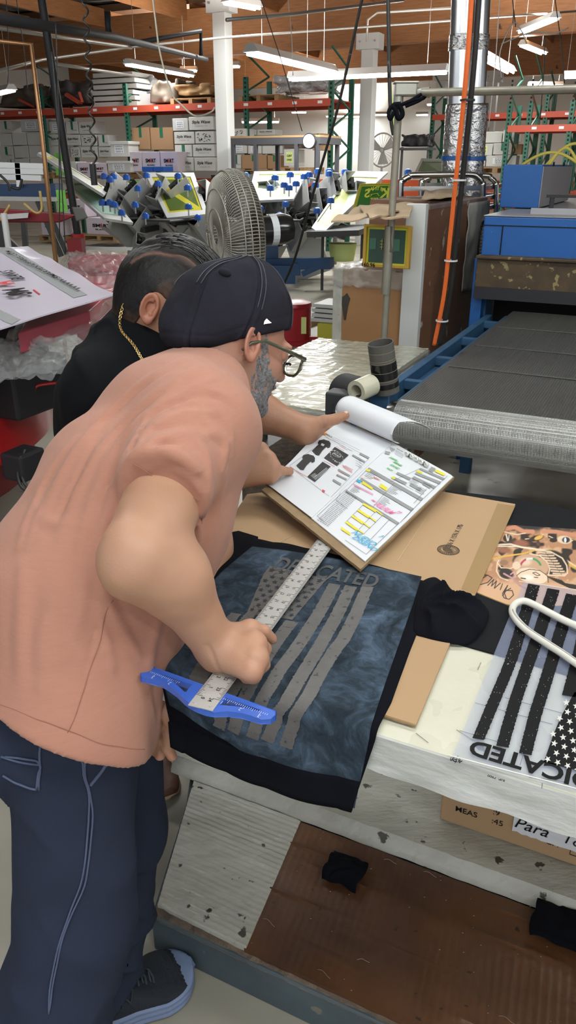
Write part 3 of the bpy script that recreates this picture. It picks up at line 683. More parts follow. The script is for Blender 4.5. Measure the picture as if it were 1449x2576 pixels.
# curled top sheet
k0, k1_ = onb(866,1062,.006), onb(1000,1122,.006); cw = (k1_-k0); cd = cw.normalized(); up2 = bn; fw = bn.cross(cd); fw = fw if fw.y > 0 else -fw
ks = D(868,1010,(k0.y*CT+(HC-k0.z)*ST)*1.0)
R0 = .031
def curl(s, t):
    ang = .15+t*4.3; r = R0*(1-.12*t)
    base = k0.lerp(k1_, s*1.06-.03)
    tail = max(0, t-.62)
    return base+bn*(.004+R0)-fw*math.sin(ang)*r*1.15-bn*math.cos(ang)*r+fw*(.004+.05*tail*(1+2.2*s))-bn*.05*tail*s+cd*(.05*tail*s)
MB().slab(curl, 24, 44, .0008, bn).build('curled_page', M_PAPER2, brd, smooth=True)
# ---------- second shirt with a printed drawing
s2 = thing('t_shirt', 'black t-shirt with a tan skull and portrait print beside the cardboard sheet', 't-shirt', W(.2,1.3,TZ))
q2 = [G(1135,1618,TZ), G(1300,1664,TZ), G(1700,1780,TZ), G(1800,1345,TZ), G(1449,1288,TZ), G(1290,1256,TZ), G(1120,1236,TZ), G(1060,1450,TZ)]
m_ = MB(); m_.prism([(p.x,p.y) for p in q2], TZ+.0004, TZ+.0030)
m_.build('black_cloth', mat('faded_black', (.008,.0085,.010), rough=.9, var=(16,.6,(.017,.018,.020)), bump=(300,.3,.002), spec=.15), s2)
AQ = [(1186,1318),(1560,1342),(1480,1610),(1150,1478)]
a3 = [G(x,y,TZ) for x, y in AQ]; NUx, NVx = 330, 250
ss, tt_ = np.meshgrid(np.linspace(0,1,NUx+1), np.linspace(0,1,NVx+1))
def px_of(s, t): return [((AQ[0][i]*(1-s)+AQ[1][i]*s)*(1-t)+(AQ[3][i]*(1-s)+AQ[2][i]*s)*t) for i in (0,1)]
H0 = np.array([[*p] for p in AQ]); gp = [[a3[0][i]*(1-ss)*(1-tt_)+a3[1][i]*ss*(1-tt_)+a3[2][i]*ss*tt_+a3[3][i]*(1-ss)*tt_ for i in range(2)]][0]
dd = gp[1]*CT+(HC-TZ)*ST; vv = gp[1]*ST-(HC-TZ)*CT; X5 = (724.5+FPX*gp[0]/dd-1180)*5.387; Y5 = (1288-FPX*vv/dd-1230)*5.387     # in the close-up's own units
COLR = np.tile(np.array((.018,.018,.020)), (NVx+1, NUx+1, 1)); OP = np.zeros((NVx+1, NUx+1))
def sst(x, a, b): t = np.clip((x-a)/(b-a), 0, 1); return t*t*(3-2*t)
def fbm(s, seed): return vnoise(X5/s, Y5/s, X5*0, seed)+.5*vnoise(X5/s*2, Y5/s*2, X5*0, seed+1)
def blend(w, c):
    global COLR
    w = np.clip(w, 0, 1)[...,None]; COLR = COLR*(1-w)+np.array(c)*w
def segd(x0,y0,x1,y1):
    dx, dy = x1-x0, y1-y0; t = np.clip(((X5-x0)*dx+(Y5-y0)*dy)/(dx*dx+dy*dy), 0, 1); return np.sqrt((X5-x0-t*dx)**2+(Y5-y0-t*dy)**2)
def poly_d(L): 
    d = None
    for i in range(len(L)-1): e = segd(*L[i], *L[i+1]); d = e if d is None else np.minimum(d, e)
    return d
def eld(cx, cy, rx, ry, rot=0): 
    c, s = math.cos(rot), math.sin(rot); x = (X5-cx)*c+(Y5-cy)*s; y = -(X5-cx)*s+(Y5-cy)*c; return np.sqrt((x/rx)**2+(y/ry)**2)
def stroke(L, w, c, o=1): blend(o*(1-sst(poly_d(L), w*.6, w*1.3)), c)
TAN, CRM, DKB, GLD = (.46,.23,.12), (.80,.62,.45), (.022,.014,.010), (.72,.42,.08)
top_e = 560+fbm(90,3)*40; bot_e = np.interp(X5, [0,80,250,500,600,900], [1400,1410,1480,1580,1600,1600])
body = sst(Y5, top_e-10, top_e+60)*(1-sst(Y5, bot_e-10, bot_e+14))
blend(body, TAN); blend(body*sst(fbm(70,5),.0,.7), (.62,.38,.22)); blend(body*sst(fbm(110,9),.1,.5)*(Y5<1200), DKB)
blend(sst(Y5,1240,1330)*body, (.66,.40,.24)); blend(body*(1-sst(np.abs(Y5-bot_e),2,14)), GLD)
# banner edge, hair masses, brows
for L, w in (([(480,560),(620,540),(740,600),(860,600)],30),([(1000,600),(1180,600),(1449,650)],26)): stroke(L, w, (.60,.26,.15))
for L in ([(470,600),(640,640),(760,620)],[(760,700),(900,690),(1000,640)],[(1080,660),(1200,720),(1300,760),(1400,720)]): stroke(L, 7, CRM)
blend(1-sst(eld(905,690,120,42,-.25),.7,1.05), DKB); blend(1-sst(eld(940,680,70,30,-.35),.7,1.05), GLD)
blend(1-sst(eld(520,690,70,60),.75,1.05), DKB); stroke([(500,640),(520,720)],10,CRM); stroke([(540,650),(530,720)],6,(.7,.7,.7))
blend(1-sst(eld(1290,710,110,60,.1),.75,1.05), CRM); blend(1-sst(eld(1310,712,60,44),.75,1.05), (.02,.02,.02)); blend(1-sst(eld(1300,715,18,40),.75,1.05), (.8,.8,.85)); blend(1-sst(eld(1140,715,60,34),.75,1.05), DKB); 
blend(sst(1-eld(700,760,150,70,.1),0,.6), (.30,.11,.06)); blend(sst(1-eld(480,850,140,60,.1),0,.6), (.28,.11,.06))
stroke([(380,780),(560,770),(700,810),(900,840),(1100,850),(1300,980),(1449,1080)], 13, CRM); stroke([(380,800),(640,800),(900,835)], 6, (.95,.85,.7))
stroke([(290,970),(500,930),(720,900),(900,850)], 11, GLD); stroke([(1100,840),(1230,940),(1330,1030),(1449,1100)], 20, GLD, .8)
# jaw with teeth
blend(1-sst(eld(1130,1020,230,170,.35),.9,1.04), DKB)
for i in range(9):
    y = 880+i*36; x0 = 930+i*26; stroke([(x0,y),(x0+90+i*6,y+10),(x0+190-i*3,y+8)], 12, (.72,.52,.36))
    stroke([(x0+100,y-16),(x0+110,y+18)], 3, DKB)
stroke([(820,900),(960,930),(1050,1010),(1090,1110),(1070,1190)], 9, CRM); stroke([(900,850),(1100,870),(1260,960),(1320,1060),(1330,1160),(1290,1200),(1060,1190)], 9, CRM)
# neck and choker
blend(1-sst(eld(840,1060,250,150,.25),.9,1.03), (.58,.36,.22)); blend(sst(1-eld(760,1010,120,80),0,.7), CRM)
ch_ = 1-sst(np.abs(eld(830,1090,140,125)-1),.05,.16); mk_ = ch_*(Y5 < 1060)
blend(mk_*(X5 < 770), (.45,.05,.07)); blend(mk_*(X5 >= 770)*(X5 < 860), (.75,.78,.76)); blend(mk_*(X5 >= 860), (.05,.28,.09))
blend(1-sst(eld(640,1060,60,60),.8,1.03), CRM); stroke([(600,1080),(560,1100),(430,1090),(380,1020),(400,990)], 8, CRM); stroke([(380,1020),(370,1140),(420,1220),(520,1260)], 9, CRM)
blend(1-sst(eld(500,1170,110,80,.2),.75,1.05), DKB); blend(1-sst(eld(470,1020,60,40),.8,1.05), (.30,.16,.09))
# face
blend(1-sst(eld(850,1200,220,105,.22),.92,1.02), (.86,.66,.48)); blend(sst(1-eld(800,1220,130,60,.2),.1,.8), (.97,.87,.74)); 
stroke([(860,1160),(900,1150),(960,1190),(920,1200),(865,1165)], 5, DKB); stroke([(700,1230),(760,1240)], 8, DKB); stroke([(880,1220),(930,1225)], 6, DKB)
stroke([(640,1200),(700,1150),(820,1110),(960,1130),(1060,1200),(1070,1290)], 5, DKB)
for k in range(7): stroke([(1060+k*30,1210+k*8),(1200+k*30,1290+k*14),(1449,1330+k*8)], 8, DKB)
stroke([(470,1170),(540,1210),(600,1240)], 12, (.55,.30,.32)); stroke([(560,1180),(600,1150),(630,1200),(590,1240)], 9, (.62,.36,.38)); stroke([(600,1240),(680,1330),(800,1390)], 14, (.5,.27,.28))
# script
for L in ([(170,1240),(250,1190),(310,1230),(250,1290),(150,1320),(130,1290)],[(250,1330),(330,1250),(300,1340),(370,1270),(340,1370),(420,1300)],[(420,1390),(450,1310)],[(455,1430),(520,1330),(470,1440)],[(450,1470),(500,1400),(580,1400),(600,1460),(540,1520),(470,1500),(450,1440)],[(500,1500),(470,1420),(560,1370)]):
    stroke(L, 7, DKB)
OP = body; COLR = np.clip(COLR,0,1)
m_ = MB(); m_.v = [(float(gp[0][j,i]), float(gp[1][j,i]), TZ+.0036) for j in range(NVx+1) for i in range(NUx+1)]
m_.f = [(j*(NUx+1)+i, (j+1)*(NUx+1)+i, (j+1)*(NUx+1)+i+1, j*(NUx+1)+i+1) for j in range(NVx) for i in range(NUx)]; m_.m = [0]*len(m_.f)
m_.col = [tuple(float(q) for q in COLR[j,i]) for j in range(NVx+1) for i in range(NUx+1)]
m_.f = [f_[::-1] for f_ in m_.f]
m_.build('skull_print', mat('screen_print', (.5,.3,.2), rough=.55, attr=1), s2)
# ---------- film positive with the flag
fz_ = TZ+.0062
film = thing('film_sheet', 'clear printed film sheet with a black striped flag on the white table', 'film', G(1400,1750,TZ))
fq = [G(1318,1460,fz_), G(1136,1905,fz_), G(1800,2090,fz_-.0), G(1850,1560,fz_)]
M_FILM = mat('clear_film', (.60,.68,.95), rough=.06, alpha=.17, coat=.6)  # blue base colour stands in for sky reflected in the clear film
m_ = MB(); m_.prism([(p.x,p.y) for p in fq], fz_-.0012, fz_-.0008); m_.build('clear_sheet', M_FILM, film)
c4 = lambda x, y, z=0: G(900+x*.3789, 1180+y*.3789, fz_+z)
fk = MB()
for sd, (L, w) in enumerate([([(1170,760),(1100,1000),(1010,1280),(915,1510),(800,1785)],78),([(1300,790),(1215,1050),(1115,1330),(1035,1570),(960,1835)],82),([(1425,825),(1345,1080),(1255,1380),(1180,1620),(1112,1885)],84),([(1560,850),(1480,1120),(1400,1400),(1330,1600),(1250,1800)],60)]):
    if sd == 3: L = [(1540,900),(1490,1150),(1440,1350),(1400,1500)]; w = 90
    P_ = spline(L, 40); vs = []; n = len(P_)
    for i, (x, y) in enumerate(P_):
        e = 12 if (i < 3 or i > n-4) else 0
        vs += [c4(x-w/2+nz(i*.7,sd)*7+nz(i*2.3,sd+3)*4, y+nz(i,sd)*e), c4(x+w/2+nz(i*.6,sd+7)*7+nz(i*2.1,sd)*5, y+14+nz(i,sd+5)*e)]
    fk.add(vs, [(2*i,2*i+1,2*i+3,2*i+2) for i in range(n-1)])
cant = [(1440,1480),(1760,1560),(1700,2060),(1235,1945),(1300,1760),(1350,1640)]; flatpoly(fk, [c4(*p) for p in cant])
tw = (c4(1900,2180)-c4(740,1830)); td = -tw.normalized(); tu = Zv.cross(td)
put_text(fk, 'DEDICATED', c4(740,1840)+tw*.475, td, tu, w=tw.length*.94, h=.031, bold=.03)
put_text(fk, 'RIP: 7900', c4(918,2052), td, tu, h=.0042, bold=.02); put_text(fk, 'A', c4(678,1942), td, tu, h=.006, bold=.02); put_text(fk, 'DR', c4(632,1932), td, tu, h=.005, bold=.02)
cc = c4(655,1928); fk.tube([cc+(td*math.cos(t)+tu*math.sin(t))*.0045 for t in [i*math.pi/10 for i in range(21)]], .0004, 4); fk.beam(cc-td*.008, cc+td*.008, .0005, .0002); fk.beam(cc-tu*.008, cc+tu*.008, .0005, .0002); fk.beam(c4(1225,2085), c4(1222,2120), .0006, .0002)
fk.build('flag_print', mat('film_black', (.004,.004,.005), rough=.5, spec=.15), film)
wk = MB(); rr0 = random.Random(9)
s00, s10, s01 = (1385,1550), (70,25), (-26,66)
for r_ in range(8):
    for c_ in range(6):
        x = 1385+c_*66-r_*22+(30 if r_ % 2 else 0)-0; y = 1550+c_*22+r_*58*.9+(10 if r_ % 2 else 0)
        if x > 1740 or x < 1240+(1945-y)*.3: continue
        vs = [c4(x, y, .0006)]
        for k in range(10): a = math.pi*k/5+.3*r_; r = 24 if k % 2 == 0 else 10; vs.append(c4(x+r*math.sin(a), y-r*math.cos(a), .0006))
        wk.add(vs, [(0,1+k,1+(k+1)%10) for k in range(10)])
for i in range(150):
    L = rr0.choice([((1170,760),(800,1785)),((1300,790),(960,1835)),((1425,825),(1112,1885))]); t = rr0.random(); x = L[0][0]+(L[1][0]-L[0][0])*t+rr0.uniform(-34,34)+20*math.sin(t*3); y = L[0][1]+(L[1][1]-L[0][1])*t; r = rr0.uniform(1.5,4.5)
    wk.add([c4(x,y,.0006), c4(x+r,y,.0006), c4(x+r*.5,y+r*1.6,.0006)], [(0,1,2)])
wk.build('stars_and_specks', mat('film_white', (.72,.72,.68), rough=.4), film)
m_ = MB(); m_.beam(c4(1070,745,.001), c4(1449,800,.001), .0012, .0006); m_.beam(c4(600,1898,.001), c4(1449,2120,.001), .0016, .0006); m_.build('film_edge', M_WHITE, film)
# ---------- hanger
hg = [(1700,1680),(1449,1574),(1385,1543),(1345,1522),(1318,1512),(1298,1518),(1289,1532),(1294,1552),(1325,1585),(1380,1622),(1449,1668),(1700,1850)]
hp = [G(x,y,TZ+.016) for x, y in hg]; hs_ = spline([tuple(p) for p in hp], 8)
hh = thing('clothes_hanger', 'white plastic clothes hanger lying on the printed film', 'hanger', G(1320,1540,TZ+.01))
MB().tube(hs_, .0062, 12).build('hanger_frame', M_WHITE, hh, smooth=True)
m_ = MB(); m_.tube([Vector(p)+Zv*.0062 for p in hs_[52:84]], .0014, 6); m_.build('hanger_rib', mat('hanger_shade', (.55,.53,.48), rough=.4), hh, smooth=True)
e_ = V(*hp[0]); f_ = V(*hp[-1]); m_ = MB(); m_.tube([e_, (e_+f_)/2+U*.05, f_], .006, 10); m_.tube(spline([tuple((e_+f_)/2+U*.05), tuple((e_+f_)/2+U*.10), tuple((e_+f_)/2+U*.14+N*.03), tuple((e_+f_)/2+U*.11+N*.06)], 8), .0025, 8); m_.build('hook', M_METAL, hh, smooth=True)
# ------------------------------------------------------------------ the building
M_CONC = mat('concrete_floor', (.46,.435,.36), rough=.5, var=(1.6,.9,(.33,.31,.255)), spots=(5,.66,(.13,.12,.10)), bump=(30,.15,.004), rvar=(2,.3,.6))
M_WALLW = mat('white_block', (.66,.65,.62), rough=.8, var=(1,.3,(.58,.57,.54))); M_REDB = mat('orange_red_band', (.62,.10,.03), rough=.7)
M_GLU = mat('glulam', (.42,.185,.07), rough=.6, var=(2.5,1,(.27,.11,.04)), spots=(3.2,.71,(.05,.02,.01)), stretch=(1.2,1.2,14))
M_PLY = mat('dark_plywood', (.21,.105,.05), rough=.8, var=(1.2,1,(.12,.06,.03)))
M_FOIL = mat('foil_insulation', (.45,.44,.42), rough=.32, metal=.75, bump=(2.2,.7,.15), var=(1.5,.6,(.28,.27,.25)))
M_PIPE = mat('grey_pipe', (.45,.43,.40), rough=.35, metal=.6); M_DPIPE = mat('black_pipe', (.014,.014,.017), rough=.6)
M_COLW = mat('white_column', (.66,.67,.66), rough=.55, var=(3,.3,(.55,.55,.53)), spots=(6,.73,(.2,.17,.14)))
M_RED = mat('rack_orange', (.50,.075,.035), rough=.5, var=(4,.5,(.36,.05,.025))); M_GRN = mat('rack_green', (.012,.10,.06), rough=.5)
M_TUBE = mat('fluorescent', (1,1,1), emit=((.97,1,.98), 26)); M_HOUS = mat('fixture_white', (.62,.63,.62), rough=.4)
struct(MB().box(W(0,14,-.05), (70,70,.1), X=U, Y=N).build('floor', M_CONC))
wl = struct(MB().box(W(8,34,2.7), (70,.2,5.4), X=U, Y=N).build('wall_back', M_WALLW))
struct(MB().box(W(8,33.88,.55), (70,.04,1.1), X=U, Y=N).build('trim_1', M_REDB))
struct(MB().box(W(-22,14,2.7), (.2,44,5.4), X=U, Y=N).build('wall_left', M_WALLW))
ceil = struct(MB().box(W(4,15,5.45), (64,44,.1), X=U, Y=N).build('ceiling', M_FOIL))
for i, (b, z0) in enumerate(((3.5,4.4),(10.9,4.25),(18.6,4.05),(26.4,4.05))):
    struct(MB().ubox(-22,26,b-.13,b+.13,z0,z0+1.0).build('trim_%d' % (i+2), M_GLU, bevel=.01))
k = 6
for a in [-19+2.44*i for i in range(18)]:
    for b0, b1 in ((3.63,10.77),(11.03,18.47),(18.73,26.27)):
        if a > 14 and b0 < 10: continue
        struct(MB().ubox(a-.045,a+.045,b0,b1,4.82,5.22).build('trim_%d' % k, M_GLU)); k += 1
struct(MB().ubox(-22,26,18.75,33.8,5.20,5.36).build('trim_%d' % k, M_PLY)); k += 1
# pipes under the roof
def pipe(pts, r, m, nm, label, cat='pipe', group=None, n=8): return tag(MB().tube([Vector(p) for p in pts], r, n).build(nm, m, None, smooth=True), label, cat, group)
pipe([AY(-30,42,5.2), AY(285,92,8.4), AY(520,150,14)], .034, M_DPIPE, 'sprinkler_pipe', 'thick black sprinkler pipe running below the roof at upper left')
pipe([AY(-20,183,8), AY(105,150,10), AY(330,118,12), AY(560,95,14), AY(1449,28,16)], .018, M_PIPE, 'conduit', 'long thin metal conduit crossing the whole timber beam', 'conduit')
pipe([AY(-20,68,9), AY(330,120,12)], .022, M_PIPE, 'conduit', 'metal conduit at upper left sloping down to the cross junction', 'conduit')
pipe([AY(135,160,9), AY(345,192,12)], .018, M_PIPE, 'conduit', 'short metal conduit below the black pipe at left', 'conduit')
pipe([AY(570,50,8), AY(740,35,9), AY(1015,0,10)], .016, M_PIPE, 'conduit', 'bright metal conduit right of the white column near the top', 'conduit')
pipe([AY(-60,98,6.4), AY(78,112,6.6), AY(105,335,6.5), V(AY(112,400,6.5).x,6.45,.02)], .018, mat('copper_pipe',(.42,.22,.10),rough=.35,metal=.6), 'copper_pipe', 'copper coloured pipe dropping at the left before the racks', 'pipe')
pipe([AY(923,105,15.4), AY(925,50,15.4), AY(950,32,15.4), AY(1140,20,14)], .02, M_PIPE, 'conduit', 'conduit rising from the distant column cap', 'conduit')
pipe([AY(270,30,8.5), AY(274,92,8.5)], .03, M_DPIPE, 'pipe_drop', 'short black vertical branch above the sprinkler pipe', 'pipe')
pipe([AY(330,110,12), AY(505,78,13), AY(506,140,13)], .03, M_DPIPE, 'sprinkler_branch', 'black branch line beside the white column top', 'pipe')
# columns
def column(px, b, w, z1, label, cap=False):
    p = PB(px, 400, b); a, _, _ = uv(p); t = thing('column', label, 'column', W(a,b,0))
    MB().ubox(a-w/2,a+w/2,b-w/2,b+w/2,0,z1).build('shaft', M_COLW, t, bevel=.01)
    MB().ubox(a-w*.9,a+w*.9,b-w*.6,b+w*.6,z1,z1+.28).build('cap_plate', M_COLW, t)
    bm = MB(); 
    for i in (-1,1): bm.cyl(W(a+i*w*.6,b-w*.6-.02,z1+.14), W(a+i*w*.6,b-w*.6,z1+.14), .02, n=8)
    bm.build('cap_bolts', M_PIPE, t); return t
column(569, 13.4, .25, 4.0, 'white square steel column in the middle distance behind the drum fan')
column(920, 17.2, .27, 3.80, 'distant white column with a bolted cap under the timber beam')
column(1098, 24, .26, 3.8, 'faraway pale column between the second column and the silver ducts')
column(1225, 25, .24, 3.8, 'faraway pale column directly right of the silver ducts')
# light fixtures
def strip(p, q, label, w=.22, group='fluorescent strip lights', pw=0):
    p = Vector(p); q = Vector(q); c = (p+q)/2; d = (q-p).normalized(); x = d.cross(Zv).normalized()
    t = thing('ceiling_light', label, 'light', c, group); L = (q-p).length
    m = MB(); m.add([p-x*w/2, p+x*w/2, p+x*w*.22+Zv*.09, p-x*w*.22+Zv*.09, q-x*w/2, q+x*w/2, q+x*w*.22+Zv*.09, q-x*w*.22+Zv*.09], [(0,1,2,3)[::-1],(4,5,6,7),(0,1,5,4)[::-1],(1,2,6,5)[::-1],(2,3,7,6)[::-1],(3,0,4,7)[::-1]])
    m.build('housing', M_HOUS, t)
    for s in (-1,1): MB().cyl(p+d*.02+x*s*w*.24-Zv*.022, q-d*.02+x*s*w*.24-Zv*.022, .019, n=8).build('tube', M_TUBE, t, smooth=True)
    for s in (.12,.88): MB().cyl(p.lerp(q,s)+Zv*.09, p.lerp(q,s)+Zv*max(.1,4.6-p.z) , .004, n=5).build('hanging_wire', M_PIPE, t)
    if pw:
        ld = bpy.data.lights.new('lamp', 'AREA'); ld.shape = 'RECTANGLE'; ld.size = L; ld.size_y = w; ld.energy = pw; ld.color = (.98,1,.97)
        lo = bpy.data.objects.new('lamp', ld); COL.objects.link(lo); lo.parent = t; 
        lo.rotation_euler = (0,0,math.atan2(d.y,d.x)); lo.location = V(0,0,-.045)
        l2 = ld.copy(); l2.energy = pw*1.6; l2.color = (1,.97,.92); lu = bpy.data.objects.new('uplight', l2); COL.objects.link(lu); lu.parent = t; lu.rotation_euler = (math.pi,0,math.atan2(d.y,d.x)); lu.location = V(0,0,.12)  # extra upward light above the housing, added to brighten the ceiling
    return t
PWR = 58
for px0, px1, z, lab in (((320,160),(482,190),3.49,'strip light left of the near white column'),((630,130),(835,180),2.9,'strip light sloping down right of the near column'),((728,197),(1125,178),2.85,'longest strip light, level, between column and ducts'),
      ((1212,140),(1285,180),3.2,'strip light directly right of the silver ducts'),((1262,186),(1360,182),4.2,'distant level strip light right of the ducts'),((1312,79),(1398,44),3.9,'upper tilted strip light at far right'),
      ((1315,112),(1368,133),3.9,'short wide strip light below the upper tilted one')):
    strip(G(*px0,z), G(*px1,z), lab, pw=PWR)
strip(G(567,3,3.9), G(650,19,3.9), 'strip light cut by the top edge beside the near column', pw=PWR)
strip(G(-20,237,2.9), G(30,225,2.9), 'strip light cut by the left edge above the racks')
strip(G(1418,192,3.2), G(1480,190,3.2), 'strip light cut by the right edge below the ceiling')
for (x, y, z, w_, lab) in ((475,177,3.9,40,'tiny distant light behind the left strip light'),(590,166,3.9,26,'tiny distant light right of the near column top'),(752,282,3.6,36,'far light dot above the shelving end'),(845,292,3.5,50,'far light left of the distant column'),
      (890,293,3.5,45,'far light meeting the distant column'),(957,288,3.5,46,'far light just right of the distant column'),(1020,296,3.5,52,'far low light above the round wall fan'),(1062,288,3.5,30,'far light left of the junction box pole'),
      (1086,262,3.5,24,'far light between pole and ducts'),(1372,214,3.9,86,'far level light above the right racks'),(655,306,2.9,94,'long light seen under the middle shelf')):
    p = G(x-w_/2,y,z); q = G(x+w_/2,y-.5,z); strip(p, q, lab, w=.3, group='distant strip lights', pw=PWR*1.2 if x in (752,890,1020,1372,655,475) else 0)
for x, y, z in ((-1.2,.6,3.3),(.9,.3,3.3),(-.6,3.2,3.3),(2.6,3.0,3.3),(-3.0,4.6,3.3),(1.2,-1.8,3.3),(-1.6,-2.0,3.3)):
    strip(V(x,y,z), V(x,y,z)+U*2.4, 'strip light above the work tables, out of the picture', pw=PWR*.17, group='overhead strip lights', w=.3)
# ------------------------------------------------------------------ pallet racks and boxes
def rack(a0, a1, b0, z_, label, ups, low=.28, mid=None):
    t = thing('pallet_rack', label, 'rack', W((a0+a1)/2,b0,0))
    for b in (b0, b0+1.05):
        for z in [z_]+([mid] if mid else [])+[low]:
            MB().ubox(a0,a1,b-.03,b+.03,z-.065,z+.065).build('beam', M_RED, t)
    for a in ups:
        for b in (b0, b0+1.05):
            m = MB(); m.ubox(a-.05,a+.05,b-.02,b+.04,0,z_+.5); m.build('upright', M_GRN, t)
        m = MB()
        for i in range(5): m.beam(W(a,b0,.2+i*.7), W(a,b0+1.05,.55+i*.7), .03, .03); m.beam(W(a,b0+1.05,.55+i*.7), W(a,b0,.9+i*.7), .03, .03)
        m.build('brace', M_GRN, t)
        m = MB()
        for i in range(40): m.ubox(a-.018,a+.018,b0-.023,b0-.019,.1+i*.08,.14+i*.08)
        m.build('slots', M_INK, t)
    n = int((a1-a0)/.55)
    m = MB()
    for i in range(n): m.ubox(a0+.5+i*.55,a0+.60+i*.55,b0-.035,b0-.029,z_-.02,z_+.03)
    m.build('shelf_labels', M_PAPER, t)
    MB().ubox(a0,a1,b0+.02,b0+1.03,z_+.045,z_+.065).build('deck', M_RED, t)
    return t
BR = 15.6
ae = uv(PB(832,300,BR))[0]; a1_ = uv(PB(322,330,BR))[0]; a2_ = uv(PB(112,330,BR))[0]; a3_ = uv(PB(620,330,BR))[0]
zr = uv(PB(400,272,BR))[2]
rack(a2_-4.5, ae, BR, zr, 'long red pallet rack with green uprights behind the press', [a2_-4.3,a2_,a1_,a3_,ae], low=.95)
BR2 = 21.5; r0 = uv(PB(1088,300,BR2))[0]; zr2 = uv(PB(1300,290,BR2))[2]
rack(r0, r0+12, BR2, zr2, 'distant red rack to the right of the silver ducts', [r0,r0+2.8,r0+3.6,r0+6.4], low=1.0)
rack(uv(PB(1280,300,18.5))[0], uv(PB(1280,300,18.5))[0]+9, 18.5, uv(PB(1400,322,18.5))[2], 'nearer right red rack with many green frames', [uv(PB(1280,300,18.5))[0]+i*.42 for i in (0,1,3,4,6)], low=1.0)
M_BOXW = mat('white_carton', (.60,.60,.57), rough=.7, var=(2,.3,(.52,.52,.49))); M_BOXL = mat('lilac_carton', (.62,.54,.62), rough=.7); M_BOXB = mat('brown_carton', (.36,.21,.11), rough=.75); M_GT = mat('green_tape', (.01,.14,.07), rough=.35)
M_RI = mat('red_ink', (.6,.03,.03)); M_LIM = mat('lime_label', (.30,.85,.15), rough=.6); M_YEL = mat('yellow_label', (.72,.82,.30), rough=.7); M_DARKB = mat('dark_carton', (.10,.075,.055), rough=.7)
WORDS = {'w': 'white carton', 's': 'scripted white carton', 'g': 'green-taped white carton', 'l': 'labelled white carton', 'b': 'brown carton', 'S': 'lilac lettered carton', 'q': 'code-printed white carton', 'y': 'yellow-labelled carton', 'd': 'dark carton', 'L': 'lidded white carton'}
nbox = 0
def carton(x0, y0, x1, y1, kind, b, place, dep=.38):
    global nbox
    p = PB(x0, (y0+y1)/2, b); q = PB(x1, (y0+y1)/2, b); zt = PB((x0+x1)/2, y0, b).z; zb = PB((x0+x1)/2, y1, b).z; a0 = uv(p)[0]; a1 = uv(q)[0]-.015
    w = a1-a0; h = zt-zb-.012
    t = thing('carton', place, 'box', W((a0+a1)/2, b+dep/2, zb), 'cartons on and before the racks')
    mt = {'b': M_BOXB, 'S': M_BOXL, 'd': M_DARKB}.get(kind, M_BOXW)
    MB().ubox(a0,a1,b,b+dep,zb,zb+h).build('carton_body', mt, t, bevel=.008)
    f = lambda s, v, o=.004: W(a0+w*s, b-o, zb+h*v)
    def rect(s0, v0, s1, v1, m_, nm, o=.004): mm = MB(); mm.add([f(s0,v0,o),f(s1,v0,o),f(s1,v1,o),f(s0,v1,o)], [(0,1,2,3)]); mm.build(nm, m_, t)
    if kind in 'g': rect(.42,.35,.60,1,M_GT,'tape'); mm = MB(); [put_text(mm, 'Style Wave', f(.7,.3,.006), U, Zv, w=w*.4)]; mm.build('lettering', M_INK, t)
    if kind in 's': mm = MB(); put_text(mm, 'Style Wave', f(.5,.58,.006), U, Zv, w=w*.72, h=h*.30, bold=.02, slant=.3); put_text(mm, 'COMFORT TEE', f(.5,.30,.006), U, Zv, w=w*.5, h=h*.05); mm.build('lettering', M_INK, t)
    if kind in 'lL': rect(.22,.22,.74,.80,M_PAPER,'paper_label'); mm = MB(); [put_text(mm, s_, f(.48,v_,.007), U, Zv, w=w*.36, h=h*.09) for s_, v_ in (('KAYLA',.68),('8464',.52),('20/1',.34))]; mm.build('lettering', M_INK, t)
    if kind == 'L': MB().ubox(a0-.02,a1+.02,b-.02,b+dep+.02,zb+h*.82,zb+h+.01).build('lid', M_BOXW, t, bevel=.006)
    if kind == 'S':
        mm = MB(); put_text(mm, 'SM', f(.33,.55,.006), U, Zv, w=w*.26, h=h*.2, bold=.04); put_text(mm, 'RT', f(.67,.55,.006), U, Zv, w=w*.24, h=h*.2, bold=.04); put_text(mm, 'BLANKS', f(.5,.32,.006), U, Zv, w=w*.42, h=h*.08, bold=.03); mm.build('lettering', M_INK, t)
        mm = MB(); put_text(mm, 'A', f(.5,.57,.006), U, Zv, w=w*.10, h=h*.24, bold=.04); mm.build('red_letter', M_RI, t)
    if kind == 'q':
        mm = MB(); r_ = random.Random(nbox)
        for i in range(26): s_, v_ = r_.uniform(.1,.8), r_.uniform(.12,.82); mm.add([f(s_,v_,.005),f(s_+.07,v_,.005),f(s_+.07,v_+.05,.005),f(s_,v_+.05,.005)], [(0,1,2,3)])
        mm.build('shipping_print', M_INK, t)
    if kind == 'y': rect(.18,.2,.70,.85,M_YEL,'owner_label'); mm = MB(); put_text(mm, 'CLIENT', f(.44,.62,.007), U, Zv, w=w*.4, h=h*.13, bold=.03); put_text(mm, 'OWNED', f(.44,.38,.007), U, Zv, w=w*.4, h=h*.13, bold=.03); mm.build('lettering', M_INK, t)
    if kind in 'b': rect(.42,.55,.56,1,M_GT,'tape')
    nbox += 1; return t
